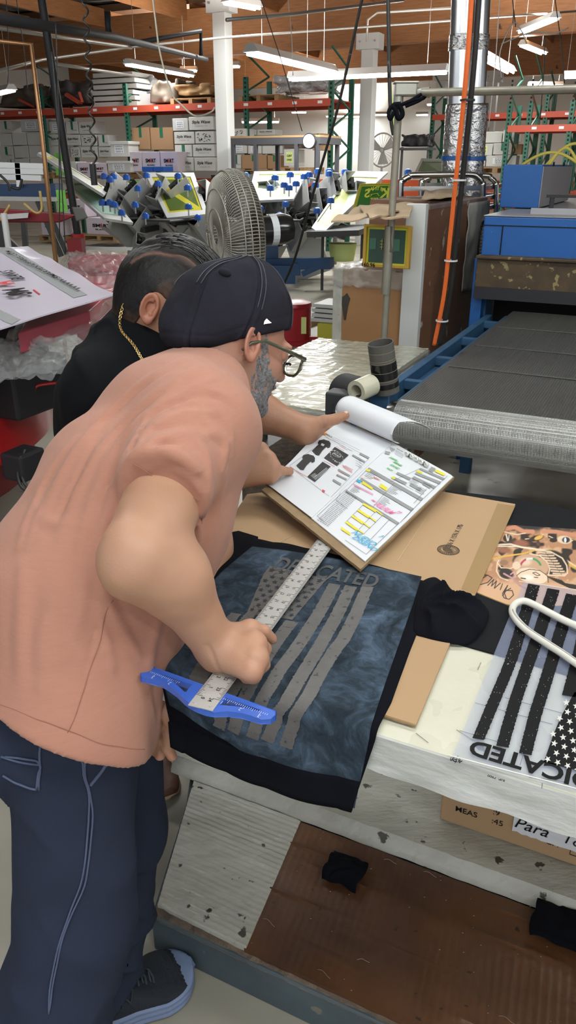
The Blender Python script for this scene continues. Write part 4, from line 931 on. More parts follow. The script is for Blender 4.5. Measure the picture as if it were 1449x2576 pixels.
ROWS = [
 ('top row left of the copper pipe', 15.9, [(0,303,30,335,'g'),(52,298,106,331,'l'),(108,300,124,330,'w')]),
 ('second row at the far left', 15.8, [(0,336,30,367,'w'),(31,333,67,365,'w'),(68,333,108,365,'w')]),
 ('third row at the far left', 15.8, [(0,368,34,400,'g'),(36,366,72,397,'w'),(73,366,112,397,'w')]),
 ('bottom row at the far left', 15.8, [(0,401,20,430,'w'),(21,400,38,430,'g'),(39,398,75,430,'w'),(76,398,113,430,'w')]),
 ('top row between copper pipe and brown cartons', 15.8, [(124,304,160,336,'l'),(166,304,197,337,'g'),(198,304,240,337,'s')]),
 ('middle row between copper pipe and brown cartons', 15.8, [(124,337,164,366,'s'),(165,337,203,366,'s'),(204,337,243,367,'q'),(247,338,275,368,'g')]),
 ('low row between copper pipe and brown cartons', 15.8, [(124,367,172,395,'w'),(178,369,202,396,'q'),(203,368,246,397,'s'),(248,369,279,395,'s')]),
 ('on the lilac row left of the green upright', 15.3, [(278,355,325,394,'L')]),
 ('pair just right of the green upright', 15.7, [(332,319,378,376,'b'),(379,319,437,377,'b')]),
 ('middle lilac stack before the rack', 15.1, [(327,380,357,431,'S'),(358,380,403,431,'S'),(404,380,448,432,'S')]),
 ('top row left of the white column', 15.5, [(434,296,474,329,'l'),(475,292,539,327,'s')]),
 ('second row left of the white column', 15.5, [(438,330,490,362,'s'),(491,329,540,361,'q')]),
 ('third row left of the white column', 15.5, [(440,363,484,394,'g'),(485,362,541,394,'s')]),
 ('bottom row left of the white column', 15.4, [(447,395,488,430,'s'),(489,395,543,430,'s')]),
 ('lilac row under the white cartons', 15.0, [(150,405,194,446,'w'),(195,407,231,446,'S'),(232,409,270,441,'S'),(271,405,330,434,'L')]),
 ('lilac row standing on the floor at left', 14.4, [(104,548,154,592,'S'),(218,547,296,591,'S'),(160,500,215,545,'S')]),
 ('column of cartons right of the white column', 15.5, [(583,322,620,354,'q'),(583,355,622,386,'l'),(583,388,608,424,'g')]),
 ('upper pair seen above the grey workbench', 15.9, [(612,325,646,340,'l'),(647,324,692,340,'s')]),
 ('middle row behind the grey workbench', 15.5, [(624,362,659,387,'l'),(660,360,713,387,'w')]),
 ('brown pair behind the grey workbench', 15.4, [(608,388,672,425,'b'),(673,389,708,425,'b')]),
 ('labelled stack at the workbench end', 15.2, [(714,374,748,418,'y'),(714,345,760,373,'d'),(786,334,815,378,'b')]),
 ('top row right of the ducts', 19.6, [(1214,330,1264,359,'w'),(1265,326,1305,357,'g')]),
 ('middle row right of the ducts', 19.5, [(1196,361,1240,391,'y'),(1241,359,1289,389,'g'),(1290,361,1314,388,'b')]),
 ('bottom row right of the ducts', 19.4, [(1195,392,1222,419,'g'),(1223,390,1300,419,'l')]),
]
ORD = ['leftmost','second from left','third from left','rightmost']
for nm, b, L in ROWS:
    for i, (x0,y0,x1,y1,k_) in enumerate(L):
        o_ = '' if len(L) == 1 else (ORD[i] if i < len(L)-1 else 'rightmost')
        carton(x0,y0,x1,y1,k_,b, (WORDS[k_]+', '+(o_+' of the ' if o_ else '')+nm))
# pallets
M_PAL = mat('pallet_wood', (.40,.25,.12), rough=.85, var=(6,.6,(.28,.17,.08)))
def pallet(x0, x1, y0, b, label, dep=1.0):
    a0 = uv(PB(x0,y0,b))[0]; a1 = uv(PB(x1,y0,b))[0]; z = PB((x0+x1)/2,y0,b).z; t = thing('pallet', label, 'pallet', W((a0+a1)/2,b+dep/2,z-.13))
    for i in range(3): aa = a0+(a1-a0-.09)*i/2; MB().ubox(aa,aa+.09,b,b+dep,z-.11,z-.022).build('block', M_PAL, t)
    for i in range(6): bb = b+(dep-.09)*i/5; MB().ubox(a0,a1,bb,bb+.09,z-.02,z-.001).build('top_board', M_PAL, t)
    for i in range(3): bb = b+(dep-.09)*i/2; MB().ubox(a0,a1,bb,bb+.09,z-.13,z-.112).build('bottom_board', M_PAL, t)
pallet(204,292,592,14.3,'wooden pallet under the lowest lilac cartons on the floor')
pallet(98,152,593,14.4,'wooden pallet by the floor cartons at far left')
pallet(583,700,427,15.3,'wooden pallet under the brown cartons behind the workbench')
pallet(706,765,421,15.1,'wooden pallet beneath the yellow labelled carton')
pallet(1205,1290,421,19.3,'wooden pallet beneath the cartons right of the ducts')
pallet(428,530,246,15.7,'wooden pallet on the top shelf left of the white column')
pallet(600,700,238,15.7,'wooden pallet on the top shelf right of the white column')
pallet(100,330,434,15.2,'wide wooden pallet below the left white cartons')
# goods on the upper deck
M_PANEL = mat('pale_panel', (.52,.51,.47), rough=.6)
zd = zr+.07
for i in range(6):
    y = 254-i*8; p = PB(232+(i%2)*3, y, 15.8); q = PB(345-(i%3)*5, y, 15.8); a0 = uv(p)[0]; a1 = uv(q)[0]
    tag(MB().ubox(a0,a1,15.8,16.6,zd+.01+i*.115,zd+.10+i*.115).build('stacked_panel', M_PANEL, None, bevel=.01), ('lowest','second lowest','third lowest','third highest','second highest','topmost')[i]+' grey panel in the stack on the upper deck', 'panel', 'grey panels on the upper deck')
def lump(x0,x1,y0,y1,b,m_,nm,label,cat,sd=1,dep=.8):
    a0 = uv(PB(x0,y1,b))[0]; a1 = uv(PB(x1,y1,b))[0]; z0 = PB((x0+x1)/2,y1,b).z; z1 = PB((x0+x1)/2,y0,b).z
    f = Fld((-1.3,-1.3,-.1),(1.3,1.3,1.3),.07); P = f.P
    d = np.maximum(np.maximum(np.abs(P[0])-.9, np.abs(P[1])-.9), np.maximum(P[2]-.9,-P[2]))-.08+vnoise(P[0]*3,P[1]*3,P[2]*3,sd)*.22
    ps, qd = surfnet(np.maximum(d,-P[2]-.02), f.lo, f.h)
    w = np.array([[*W((a0+a1)/2+p[0]*(a1-a0)/2, b+dep/2+p[1]*dep/2, z0+max(p[2],0)*(z1-z0))] for p in ps]); return tag(np_obj(nm, ps*0+w, qd, m_), label, cat)
M_WRAP = mat('plastic_wrap', (.50,.50,.50), rough=.15, coat=1, var=(6,1,(.25,.25,.25)), bump=(5,1,.1))
lump(290,385,196,236,16.3,mat('grey_tarp',(.30,.28,.27),rough=.8),'folded_tarp','grey tarp heaped behind the stacked panels on the rack','tarp',3)
lump(385,450,205,258,15.8,M_DARKB,'wrapped_goods','brown wrapped cartons left of the planks on the upper deck','boxes',5)
lump(430,528,214,240,15.8,M_PAL,'plank_pile','pile of pale broken planks on the upper deck pallet','planks',6)
lump(695,815,188,232,15.9,M_WRAP,'wrapped_load','clear plastic wrapped load at the right end of the upper deck','load',8)
lump(0,110,218,268,15.8,M_DARKB,'scrap_parts','jumbled dark machine parts at the far left of the upper deck','parts',11)
lump(125,225,206,262,15.8,mat('dark_scrap',(.05,.045,.045),rough=.5),'scrap_machine','dark machine scrap with red frames on the upper deck','parts',14)
for i, (x0,y0,x1,y1) in enumerate(((48,250,85,268),(165,238,200,260),(200,232,208,258),(168,236,205,258))):
    tag(MB().beam(PB(x0,y0,15.7), PB(x1,y1,15.7), .07, .05).build('red_bar', M_RED), ('red bar lying at far left on the upper deck','sloping red bar on the dark scrap','upright red bar on the dark scrap','crossing red bar on the dark scrap')[i], 'bar')
tag(MB().ubox(*[uv(PB(x,235,16))[0] for x in (350,390)],16,16.6,zd,zd+.25).build('grey_case', M_HOUS), 'grey case beside the panel stack on the upper deck', 'case')
# grey workbench with lamp clock behind the press
wb_ = thing('workbench', 'tall grey steel bench behind the press, right of the column', 'workbench', PB(690,430,12.6))
a0, a1 = uv(PB(580,350,12.6))[0], uv(PB(805,350,12.6))[0]; zt = PB(690,346,12.6).z
M_STEEL = mat('dark_steel', (.09,.09,.10), rough=.5, metal=.3)
MB().ubox(a0,a1,12.6,13.5,zt-.10,zt).build('frame', M_STEEL, wb_); MB().ubox(a0,a1,12.6,13.5,zt,zt+.03).build('top', M_PAL, wb_)
for a in (a0+.03, a0+(a1-a0)*.28, a0+(a1-a0)*.74, a1-.05):
    for b in (12.63,13.45): MB().ubox(a-.03,a+.03,b-.03,b+.03,0,zt-.1).build('leg', M_STEEL, wb_)
MB().ubox(a0+(a1-a0)*.6,a1,12.7,13.4,1.15,1.2).build('shelf', M_STEEL, wb_)
ck = thing('wall_clock', 'round white dial gauge hanging at the end of the grey bench', 'clock', PB(779,355,12.4)); c_ = PB(779,355,12.4)
MB().cyl(c_-N*.03, c_+N*.03, .115, n=24).build('rim', M_DPIPE, ck, smooth='auto'); MB().cyl(c_-N*.036, c_-N*.03, .10, n=24).build('dial', M_PAPER, ck)
# round wall fan, black equipment
wf = thing('round_fan', 'white round fan with three blades far away before the red wall', 'fan', PB(962,380,22)); c_ = PB(962,378,22)
MB().tube([c_+U*.38*math.cos(t)+Zv*.42*math.sin(t) for t in [i*math.pi/16 for i in range(33)]], .02, 6).build('ring', M_HOUS, wf, smooth=True)
for k in range(3):
    an = k*2.094+.6; e = U*math.cos(an)+Zv*math.sin(an); g = U*-math.sin(an)+Zv*math.cos(an)
    MB().slab(lambda s, t: c_+e*(.05+.30*t)+g*(s-.5)*(.08+.22*t)+N*(.04*s), 6, 6, .01, N).build('blade', M_HOUS, wf, smooth='auto')
MB().ell(c_-N*.03, (.07,.07,.07)).build('hub', M_HOUS, wf, smooth=True); MB().cyl(V(c_.x,c_.y,0), c_-Zv*.4, .03).build('stand', M_HOUS, wf)
cg = MB()
for i in range(24): an = i*math.pi/12; cg.tube([c_-N*.06+(U*math.cos(an)+Zv*math.sin(an))*.06, c_-N*.05+(U*math.cos(an)+Zv*math.sin(an)*1.08)*.37], .004, 4)
cg.build('guard', M_HOUS, wf)
lump(1012,1075,340,368,19,M_DPIPE,'black_machine','black machine on a stand left of the ducts','machine',4,.5)
st_ = thing('steel_stand', 'dark steel stand carrying the black machine', 'stand', PB(1045,400,19))
for x in (1012,1078):
    p = PB(x,370,19); MB().cyl(V(p.x,p.y,0), p, .03, n=8).build('leg', M_STEEL, st_)
p, q = PB(1005,372,19), PB(1085,372,19); MB().ubox(uv(p)[0],uv(q)[0],18.9,19.4,p.z-.05,p.z).build('top', M_STEEL, st_)
# pastel ductwork glimpsed at far left
# ------------------------------------------------------------------ conveyor dryer
M_OVB = mat('dryer_blue', (.012,.10,.34), rough=.42, var=(3,.5,(.010,.07,.25)), spots=(60,.72,(.10,.22,.42)))
M_RAIL = mat('rail_blue', (.03,.10,.20), rough=.5, var=(9,.7,(.02,.05,.10)))
M_GALV = mat('dull_top', (.40,.40,.42), rough=.5, metal=.4, var=(2,.5,(.28,.28,.30)))
M_SOOT = mat('sooty_metal', (.10,.065,.030), rough=.6, var=(5,1,(.030,.022,.016)), spots=(28,.60,(.26,.20,.09)), metal=.2)
M_BELT = mat('mesh_belt', (.055,.055,.05), rough=.45, var=(1.8,.7,(.085,.083,.075)), metal=.2)
nt = M_BELT.node_tree; b_ = nt.nodes['Principled BSDF']; tc = nt.nodes['Texture Coordinate']; mpp = nd(nt,'ShaderNodeMapping'); mpp.inputs['Rotation'].default_value = (0,0,math.atan2(.436,.9)); nt.links.new(tc.outputs['Object'], mpp.inputs[0])
sx = nd(nt,'ShaderNodeSeparateXYZ'); nt.links.new(mpp.outputs[0], sx.inputs[0]); hs = []
for ax in ('X','Y'):
    m1 = nd(nt,'ShaderNodeMath', operation='MULTIPLY'); m1.inputs[1].default_value = 700; nt.links.new(sx.outputs[ax], m1.inputs[0]); m2 = nd(nt,'ShaderNodeMath', operation='SINE'); nt.links.new(m1.outputs[0], m2.inputs[0]); hs.append(m2)
mm_ = nd(nt,'ShaderNodeMath', operation='MAXIMUM'); nt.links.new(hs[0].outputs[0], mm_.inputs[0]); nt.links.new(hs[1].outputs[0], mm_.inputs[1])
bp = nd(nt,'ShaderNodeBump'); bp.inputs['Strength'].default_value = .7; bp.inputs['Distance'].default_value = .003; nt.links.new(mm_.outputs[0], bp.inputs['Height']); nt.links.new(bp.outputs[0], b_.inputs['Normal'])
M_ROLL = mat('roller_steel', (.55,.55,.53), rough=.22, metal=1)
dr = thing('conveyor_dryer', 'blue conveyor dryer with a dark mesh belt and steel end roller', 'dryer', W(0,3.5,0))
BZ = .90; bl0 = uv(G(1000,1012,BZ)); BA = bl0[0]; BB = bl0[1]+.02; RR = .078; BW = 1.5
def belt(s, t):
    # t 0..1: along the top, round the roller and back underneath
    L1 = 1.95; L2 = math.pi*RR; L = L1+L2+1.9; x = t*L
    if x < L1: return W(BA+BW*s, BB+L1-x, BZ+nz(s*5,x*3)*.002)
    x -= L1
    if x < L2: a = x/RR; return W(BA+BW*s, BB-math.sin(a)*RR, BZ-RR+math.cos(a)*RR)
    return W(BA+BW*s, BB+x-L2, BZ-2*RR-.02*min(1,(x-L2)*3))
LT = 1.95+math.pi*RR+1.9; f1, f2 = 1.93/LT, (1.95+math.pi*RR)/LT
bt = MB(); bt.grid(lambda s, t: belt(s, t*f1), 40, 60); bt.build('mesh_belt', M_BELT, dr, smooth=True)
M_BWRAP = M_BELT.copy(); M_BWRAP.name = 'mesh_over_roller'; q_ = M_BWRAP.node_tree.nodes['Principled BSDF']  # lighter copy of the belt: wire glint round the roller put into the colour
for l_ in list(q_.inputs['Base Color'].links): M_BWRAP.node_tree.links.remove(l_)
q_.inputs['Base Color'].default_value = (.75,.75,.73,1); q_.inputs['Metallic'].default_value = .55; q_.inputs['Roughness'].default_value = .28
bt = MB(); bt.grid(lambda s, t: belt(s, f1+(f2-f1)*t), 40, 40); bt.build('belt_wrap', M_BWRAP, dr, smooth=True)
bt = MB(); bt.grid(lambda s, t: belt(s, f2+(1-f2)*t), 20, 30); bt.build('return_belt', M_BELT, dr, smooth=True)
rb = MB(); rb.tube([W(BA-.03,BB,BZ-RR), W(BA+BW+.03,BB,BZ-RR)], RR-.004, 32); rb.build('end_roller', M_ROLL, dr, smooth='auto')
# wire rows of the mesh where it turns round the roller
wr_ = MB(); 
for i in range(1, 44):
    a = i*math.pi/44; wr_.tube([W(BA,BB-math.sin(a)*(RR+.002),BZ-RR+math.cos(a)*(RR+.002)), W(BA+BW,BB-math.sin(a)*(RR+.002),BZ-RR+math.cos(a)*(RR+.002))], .0007, 5)
for i in range(0, 301):
    wr_.tube([W(BA+BW*i/301,BB-math.sin(a)*(RR+.0015),BZ-RR+math.cos(a)*(RR+.0015)) for a in [k*math.pi/14 for k in range(15)]], .0006, 4)
w_ = wr_.build('belt_wires', mat('bright_wire', (.62,.62,.6), rough=.3, metal=.5), dr, smooth=True)
w_['kind'] = 'stuff'
for b in (.55,.98,1.45): MB().beam(W(BA+.02,BB+b,BZ+.003), W(BA+BW,BB+b-.02,BZ+.003), .008, .002).build('belt_seam', mat('belt_seam_grey', (.12,.12,.11), rough=.6), dr)
MB().cyl(W(BA-.07,BB,BZ-RR), W(BA-.005,BB,BZ-RR), .055, n=20).build('roller_bearing', mat('bearing_blue', (.25,.36,.45), rough=.3, metal=.5), dr, smooth='auto')
# side rails
RL = BA-.135
for nm, a in (('outer_rail', RL), ('inner_rail', BA-.03)):
    MB().ubox(a-.018,a+.018,BB+.02,BB+2.0,BZ-.12,BZ-.035).build(nm, M_RAIL, dr, bevel=.003)
for b in (.04,.42,.86,1.32,1.80): MB().ubox(RL,BA-.02,BB+b,BB+b+.035,BZ-.075,BZ-.04).build('cross_bar', M_RAIL, dr, bevel=.002)
MB().ubox(RL+.02,BA-.03,BB+.45,BB+.85,BZ-.30,BZ-.08).build('panel', M_RAIL, dr)
for b in (.18,1.75):
    MB().ubox(RL-.03,RL+.03,BB+b,BB+b+.06,0,BZ-.1).build('leg', M_RAIL, dr, bevel=.003)
    MB().ubox(BA+BW,BA+BW+.06,BB+b,BB+b+.06,0,BZ-.1).build('leg', M_RAIL, dr, bevel=.003)
MB().ubox(BA+BW+.01,BA+BW+.05,BB+.02,BB+2.0,BZ-.12,BZ-.035).build('outer_rail', M_RAIL, dr)
# oven body
OB = BB+1.97; pT = PB(1216,600,OB); oa = uv(PB(1213,600,OB))[0]; zt = PB(1216,602,OB).z
z1 = PB(1212,640,OB).z; z2 = PB(1212,648,OB).z; 
def pz(py, px=1216, b=None): return PB(px, py, OB if b is None else b).z
MB().ubox(oa,oa+2.4,OB,OB+2.9,pz(655),pz(543)).build('oven_body', M_OVB, dr, bevel=.008)
MB().ubox(oa+.10,oa+.106,OB-.004,OB,pz(640),pz(566)).build('door_gap', M_INK, dr); MB().ubox(oa,oa+2.4,OB-.004,OB,pz(567),pz(565)).build('door_gap', M_INK, dr)
MB().ubox(oa-.002,oa+2.4,OB-.004,OB+2.9,pz(543),pz(541)).build('oven_roof', M_GALV, dr)
MB().ubox(oa+.2,oa+2.3,OB+.22,OB+.25,pz(541),pz(541)+.03).build('roof_rib', M_GALV, dr)
m_ = MB(); h0 = W(oa+.30,OB+.25,pz(541)); 
for i in (0,1): m_.beam(h0+U*i*.22, h0+U*i*.22+Zv*.09, .02, .02)
m_.beam(h0-U*.03+Zv*.09, h0+U*.25+Zv*.09, .024, .014); m_.build('handle', M_DPIPE, dr)
MB().ubox(oa-.005,oa+2.4,OB-.05,OB+.02,pz(722),pz(645)).build('hood', M_SOOT, dr, bevel=.004)
MB().ubox(oa-.01,oa+2.4,OB-.07,OB+.02,pz(648),pz(640)).build('hood_lip', M_SOOT, dr, bevel=.004)
MB().ubox(oa-.005,oa+2.4,OB-.06,OB+.0,pz(748),pz(718)).build('hood_skirt', M_DPIPE, dr)
MB().ubox(oa-.03,oa+.03,OB,OB+.08,0,pz(650)).build('leg', M_OVB, dr, bevel=.004)
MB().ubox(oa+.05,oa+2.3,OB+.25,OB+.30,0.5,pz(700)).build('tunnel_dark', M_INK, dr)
MB().ubox(oa,oa+.04,OB+.08,OB+2.8,.5,pz(640)).build('side_panel', M_RAIL, dr)
# the control housing on top
CB = OB+.75; c0_ = uv(PB(1258,500,CB))[0]; c1_ = uv(PB(1356,500,CB))[0]; zt_ = PB(1300,414,CB).z; zb_ = pz(541)
hb = thing('exhaust_housing', 'blue sheet metal housing with grey side standing on the dryer', 'housing', W(c0_,CB,zb_))
MB().ubox(c0_,c1_,CB,CB+1.3,zb_+.005,zt_).build('housing_body', M_OVB, hb, bevel=.006); MB().ubox(c1_,c1_+.004,CB+.01,CB+1.29,zb_+.01,zt_-.01).build('grey_side', M_GALV, hb)  # grey sheet paints the grazing light on this side of the blue housing
m_ = MB(); 
for q in (.35,.8): m_.cyl(W(c1_+.004,CB+q,zb_+.25), W(c1_+.012,CB+q,zb_+.25), .012, n=8)
m_.build('screws', M_INK, hb)
for i, (x, r) in enumerate(((1385,70),(1418,34),(1440,60))):
    p = PB(x,412,CB+1.6); z0 = p.z
    tag(MB().tube([p+U*(-r/300+r/150*t)+Zv*(math.sin(math.pi*t)*(.10+.03*i)-.02) for t in [k/12 for k in range(13)]], .012, 6).build('air_hose', mat('yellow_hose',(.75,.62,.12),rough=.5), None, smooth=True), 'yellow air hose arch, '+('leftmost','middle','rightmost')[i]+' above the blue housing', 'hose')
# ------------------------------------------------------------------ pole, cables, ducts
PY = 3.35
M_POLE = mat('weathered_conduit', (.33,.31,.25), rough=.45, metal=.5, var=(14,.8,(.20,.185,.15)))
pb_, pt_ = AY(962,905,PY), AY(1004,255,PY)
pc_ = thing('conduit_post', 'grey conduit post with junction box and long horizontal arm', 'post', V(pb_.x,pb_.y,0))
MB().cyl(V(pb_.x-.01,pb_.y,0), pt_, .0145, n=14).build('post', M_POLE, pc_, smooth='auto')
MB().tube([pb_+Zv*.28, pb_+Zv*.55+V(.002,0,0), pt_.lerp(pb_,.55)], .020, 12).build('taped_sleeve', M_POLE, pc_, smooth='auto')
jx = MB(); jc = AY(1020,226,PY); jx.box(jc, (.085,.05,.045)); jx.build('junction_box', M_GREYM, pc_, bevel=.006)
MB().box(jc+Zv*.024, (.095,.055,.008)).build('box_lid', M_GREYM, pc_, bevel=.003); MB().cyl(jc-Zv*.02-V(.025,0,0), jc-Zv*.07-V(.025,0,0), .019).build('fitting', M_GREYM, pc_, smooth='auto'); MB().cyl(jc+V(.04,0,-.01), jc+V(.09,-.02,-.01), .019).build('fitting', M_GREYM, pc_, smooth='auto')
arm_q = AY(1460,224,PY-.5); MB().cyl(AY(1062,233,PY-.03), arm_q+(arm_q-AY(1062,233,PY-.03))*.6, .014, n=14).build('horizontal_arm', M_POLE, pc_, smooth='auto')
rg = MB(); k = lambda x, y: AY(x,y,PY-.04)
rg.tube(spline([tuple(k(*p)) for p in ((1072,228),(1066,246),(1040,252),(1014,262),(1000,270),(985,268),(977,285),(982,300),(990,285),(1000,268))], 6), .007, 8); rg.tube(spline([tuple(k(*p)) for p in ((1000,262),(1010,275),(1012,290),(1002,298),(996,280),(990,265),(1008,262))], 6), .009, 8)
rg.tube(spline([tuple(k(*p)) for p in ((1030,255),(1055,240),(1070,232),(1060,250),(1020,268))], 6), .006, 8)
tag(rg.build('tied_cloth', M_BLKF, None, smooth=True), 'black cloth strip knotted round the conduit post and junction box', 'cloth')
M_ORG = mat('orange_cord', (.85,.16,.03), rough=.5); M_CORD = mat('black_cord', (.018,.018,.018), rough=.45)
oc = [AY(1198,-150,2.98), AY(1188,-30,3.0), AY(1178,120,3.02), AY(1166,260,3.05), AY(1150,420,3.1), AY(1134,580,3.15), AY(1117,740,3.2), AY(1092,868,3.25)]
tag(MB().tube(spline([tuple(p) for p in oc], 10), .0085, 10).build('power_cable', M_ORG, None, smooth=True), 'thick bright orange cord hanging from the ceiling beside the ducts', 'cord')
bc_ = [p+V(.026,.01,0) for p in oc]
blk = tag(MB().tube(spline([tuple(p) for p in bc_], 10), .010, 10).build('power_cable', M_CORD, None, smooth=True), 'thick black cord strapped along the orange hanging cord', 'cord')
ct_ = MB()
for t in (.15,.42,.60,.78,.93):
    i = int(t*(len(oc)-1)); f_ = t*(len(oc)-1)-i; p = oc[i].lerp(oc[i+1], f_)+V(.013,0,0)
    ct_ = MB(); ct_.pipe(p-Zv*.003, p+Zv*.003, .026, .023, 14); tag(ct_.build('cable_tie', M_HOUS if t > .5 else M_DPIPE, None), 'cable tie binding the cords at %s' % {.15:'the top of the ducts',.42:'the lower duct wrap',.60:'the level of the crate top',.78:'the middle of the crate side',.93:'the bottom near the rail'}[t], 'cable tie', 'cable ties on the hanging cords')
M_DUCT = mat('silver_duct', (.62,.64,.66), rough=.25, metal=.9, var=(3,.4,(.45,.47,.50)), stretch=(1,1,.2)); M_DFOIL = mat('duct_foil', (.60,.60,.60), rough=.2, metal=.9, bump=(24,1,.02), var=(30,.6,(.35,.35,.36)))
for i, (xa, xb, xc) in enumerate(((1168,1160,1143),(1210,1202,1182))):
    Yd = 6.4+.1*i; du = thing('exhaust_duct', ('left' if i == 0 else 'right')+' silver exhaust duct of the pair rising beside the orange cord', 'duct', AY(xc,440,Yd), 'silver exhaust ducts')
    A0, A1, A2 = AY(xc,440,Yd), AY(xc+13,262,Yd), AY(xb,112,Yd)
    MB().cyl(A1, AY(xa,-60,Yd), .085 if i == 0 else .075, n=28).build('straight_duct', M_DUCT, du, smooth='auto')
    m_ = MB(); m_.tube([A0.lerp(A1, t)+V(nz(t*9,i)*.004,0,0) for t in [k/30 for k in range(31)]], [.105*(.95+.05*nz(t*14,i*5)) for t in [k/30*4 for k in range(31)]], 28); m_.build('foil_wrap', M_DFOIL, du, smooth=True)
    MB().cyl(A2-Zv*.04, A2+Zv*.06, .090 if i == 0 else .08, n=28).build('foil_joint', M_DFOIL, du, smooth='auto')
    MB().cyl(A0+Zv*.10, A0+Zv*.13, .108, n=28).build('strap', M_OVB, du, smooth='auto')
    MB().cyl(V(A0.x,A0.y,1.2), A0, .10, n=20).build('lower_duct', M_DFOIL, du, smooth='auto')
# hanging cables and poles at left and centre
def cable(pts, r, m, label, nm='hanging_cable', cat='cable', g=None):
    Q = [AY(*p) for p in pts]
    if pts[0][1] < 0: d0 = Q[0]-Q[1]; Q = [Q[0]+d0*((5.2-Q[0].z)/max(d0.z,.05))]+Q
    return tag(MB().tube(spline([tuple(p) for p in Q], 8), r, 7).build(nm, m, None, smooth=True), label, cat, g)
cable([(915,-20,4.6),(880,140,4.7),(845,290,4.8),(790,480,5),(745,640,5.2),(708,728,5.4)], .008, M_CORD, 'black cable slanting from the ceiling to the floor behind the cap')
cable([(976,-20,3.6),(979,160,3.6),(983,290,3.6),(990,340,3.6)], .008, M_CORD, 'black cable hanging straight above the junction box post')
cable([(382,-20,6),(400,120,6),(430,230,6),(455,262,6),(492,292,6),(530,282,6.2),(540,270,6.2)], .006, mat('cream_cord',(.62,.60,.48),rough=.5), 'cream cord drooping in a curve left of the white column')
cable([(983,200,3.7),(990,300,3.7),(992,355,3.7)], .003, mat('lime_cord',(.62,.75,.25),rough=.5), 'thin lime string hanging at the junction box')
for i, (x0,y0,x1,y1,Y,lb) in enumerate(((654,-10,760,330,8,'thin cord slanting down right of the white column'),(724,-10,737,190,9,'thin chain above the longest strip light left end'),(1288,-10,1290,60,7,'wire to the upper tilted light'),(1258,-10,1228,330,7,'thin conduit slanting beside the right strip light'),
      (1370,90,1358,300,7,'thin black wire at right above the racks'),(1395,-10,1420,210,7,'thin cord at far right ceiling'),(130,130,165,640,5.4,'thin black cable beside the leaning black pole'),(140,60,150,600,5.6,'second thin black cable beside the leaning black pole'),(15,-10,20,210,8,'thin wire at far left ceiling'),(40,-10,70,230,8,'second thin wire at far left ceiling'))):
    cable([(x0,y0,Y),((x0+x1)/2+3,(y0+y1)/2,Y),(x1,y1,Y)], .004, M_CORD if i not in (1,3) else M_PIPE, lb, 'thin_cable')
cable([(1262,200,7),(1258,130,7),(1290,60,7),(1310,75,7),(1325,110,7)], .005, M_PIPE, 'grey cord looping between the two upper right lights', 'light_cord')
cable([(1262,110,7),(1340,80,7),(1390,85,7),(1430,70,7)], .005, M_PIPE, 'grey cord drawn level through the upper right lights', 'light_cord')
# coiled air hose
ch_ = []
for i in range(150):
    t = i/149; x = 212+26*t; y = -20+440*t; p = AY(x, y, 5.2); a = t*60; ch_.append(p+V(math.cos(a),math.sin(a),0)*.016)
tag(MB().tube(ch_, .006, 6).build('coiled_air_hose', M_CORD, None, smooth=True), 'coiled black air hose hanging left of the racks middle', 'hose')
p = AY(235,435,5.2); tag(MB().cyl(p-Zv*.07, p+Zv*.05, .020, n=10).build('hose_gun', M_DPIPE, None, smooth='auto'), 'black nozzle at the lower end of the coiled hose', 'nozzle')
# leaning black air pole
bp0, bp1 = AY(197,600,7.4), AY(102,-20,7.3)
ap = thing('air_pole', 'black air supply pole with a red collar reaching up to the ceiling', 'pole', V(bp0.x,bp0.y,0))
MB().cyl(bp0, bp1, .033, n=14).build('pole', M_DPIPE, ap, smooth='auto'); MB().cyl(bp0-Zv*.10, bp0+Zv*.04, .060).build('red_collar', mat('collar_red',(.45,.02,.02),rough=.4), ap, smooth='auto')
MB().cyl(V(bp0.x,bp0.y,.6), bp0-Zv*.06, .056).build('base', M_DPIPE, ap, smooth='auto'); MB().cyl(bp0-Zv*.26, bp0-Zv*.22, .060).build('white_band', M_PAPER, ap, smooth='auto'); MB().cyl(V(bp0.x,bp0.y,0), V(bp0.x,bp0.y,.6), .05).build('foot', M_DPIPE, ap, smooth='auto')
# ------------------------------------------------------------------ crate stack beside the dryer
CF = uv(PB(930,780,1))[1]; CBf = 4.15
def ca(px, b): return uv(PB(px,700,b))[0]
M_TRANS = mat('stretch_wrap', (.62,.60,.55), rough=.12, alpha=.25, coat=1, bump=(9,1,.03), spots=(7,.57,(.9,.9,.88)))
M_CRT = mat('crate_board', (.40,.205,.085), rough=.6, var=(2.2,.6,(.29,.15,.065)), spots=(7,.66,(.50,.46,.42)))
M_CRS = mat('crate_side', (.20,.095,.045), rough=.6, var=(3,.8,(.12,.055,.03)), spots=(9,.64,(.42,.36,.32)), stretch=(1,1,3), bump=(9,.4,.01))
a0, a1 = ca(842,CBf), ca(1022,CBf); lowz = PB(930,682,CBf).z
cr_ = thing('cardboard_crate', 'low brown crate with taped corners below the leaning screen', 'crate', W((a0+a1)/2,CBf+.3,0))
MB().ubox(a0,a1,CBf,CBf+.62,.0,lowz).build('crate_body', M_CRT, cr_, bevel=.006)
MB().ubox(a0-.008,a0+.05,CBf-.008,CBf+.63,.0,lowz+.004).build('corner_tape', M_WHITET, cr_, bevel=.006)
m_ = MB(); m_.slab(lambda s, t: W(a0-.01+(a1-a0+.02)*s, CBf-.014-.010*abs(nz(s*9,t*4)), lowz-.10*(1-t)+.02*nz(s*12,t*3)+.01), 40, 8, .004, -N); m_.build('plastic_film', M_TRANS, cr_, smooth=True)
m_ = MB(); m_.slab(lambda s, t: W(a0-.01+(a1-a0+.02)*s, CBf-.012+.6*t, lowz+.012+.012*nz(s*7,t*7)), 30, 20, .003); m_.build('plastic_top', M_TRANS, cr_, smooth=True)
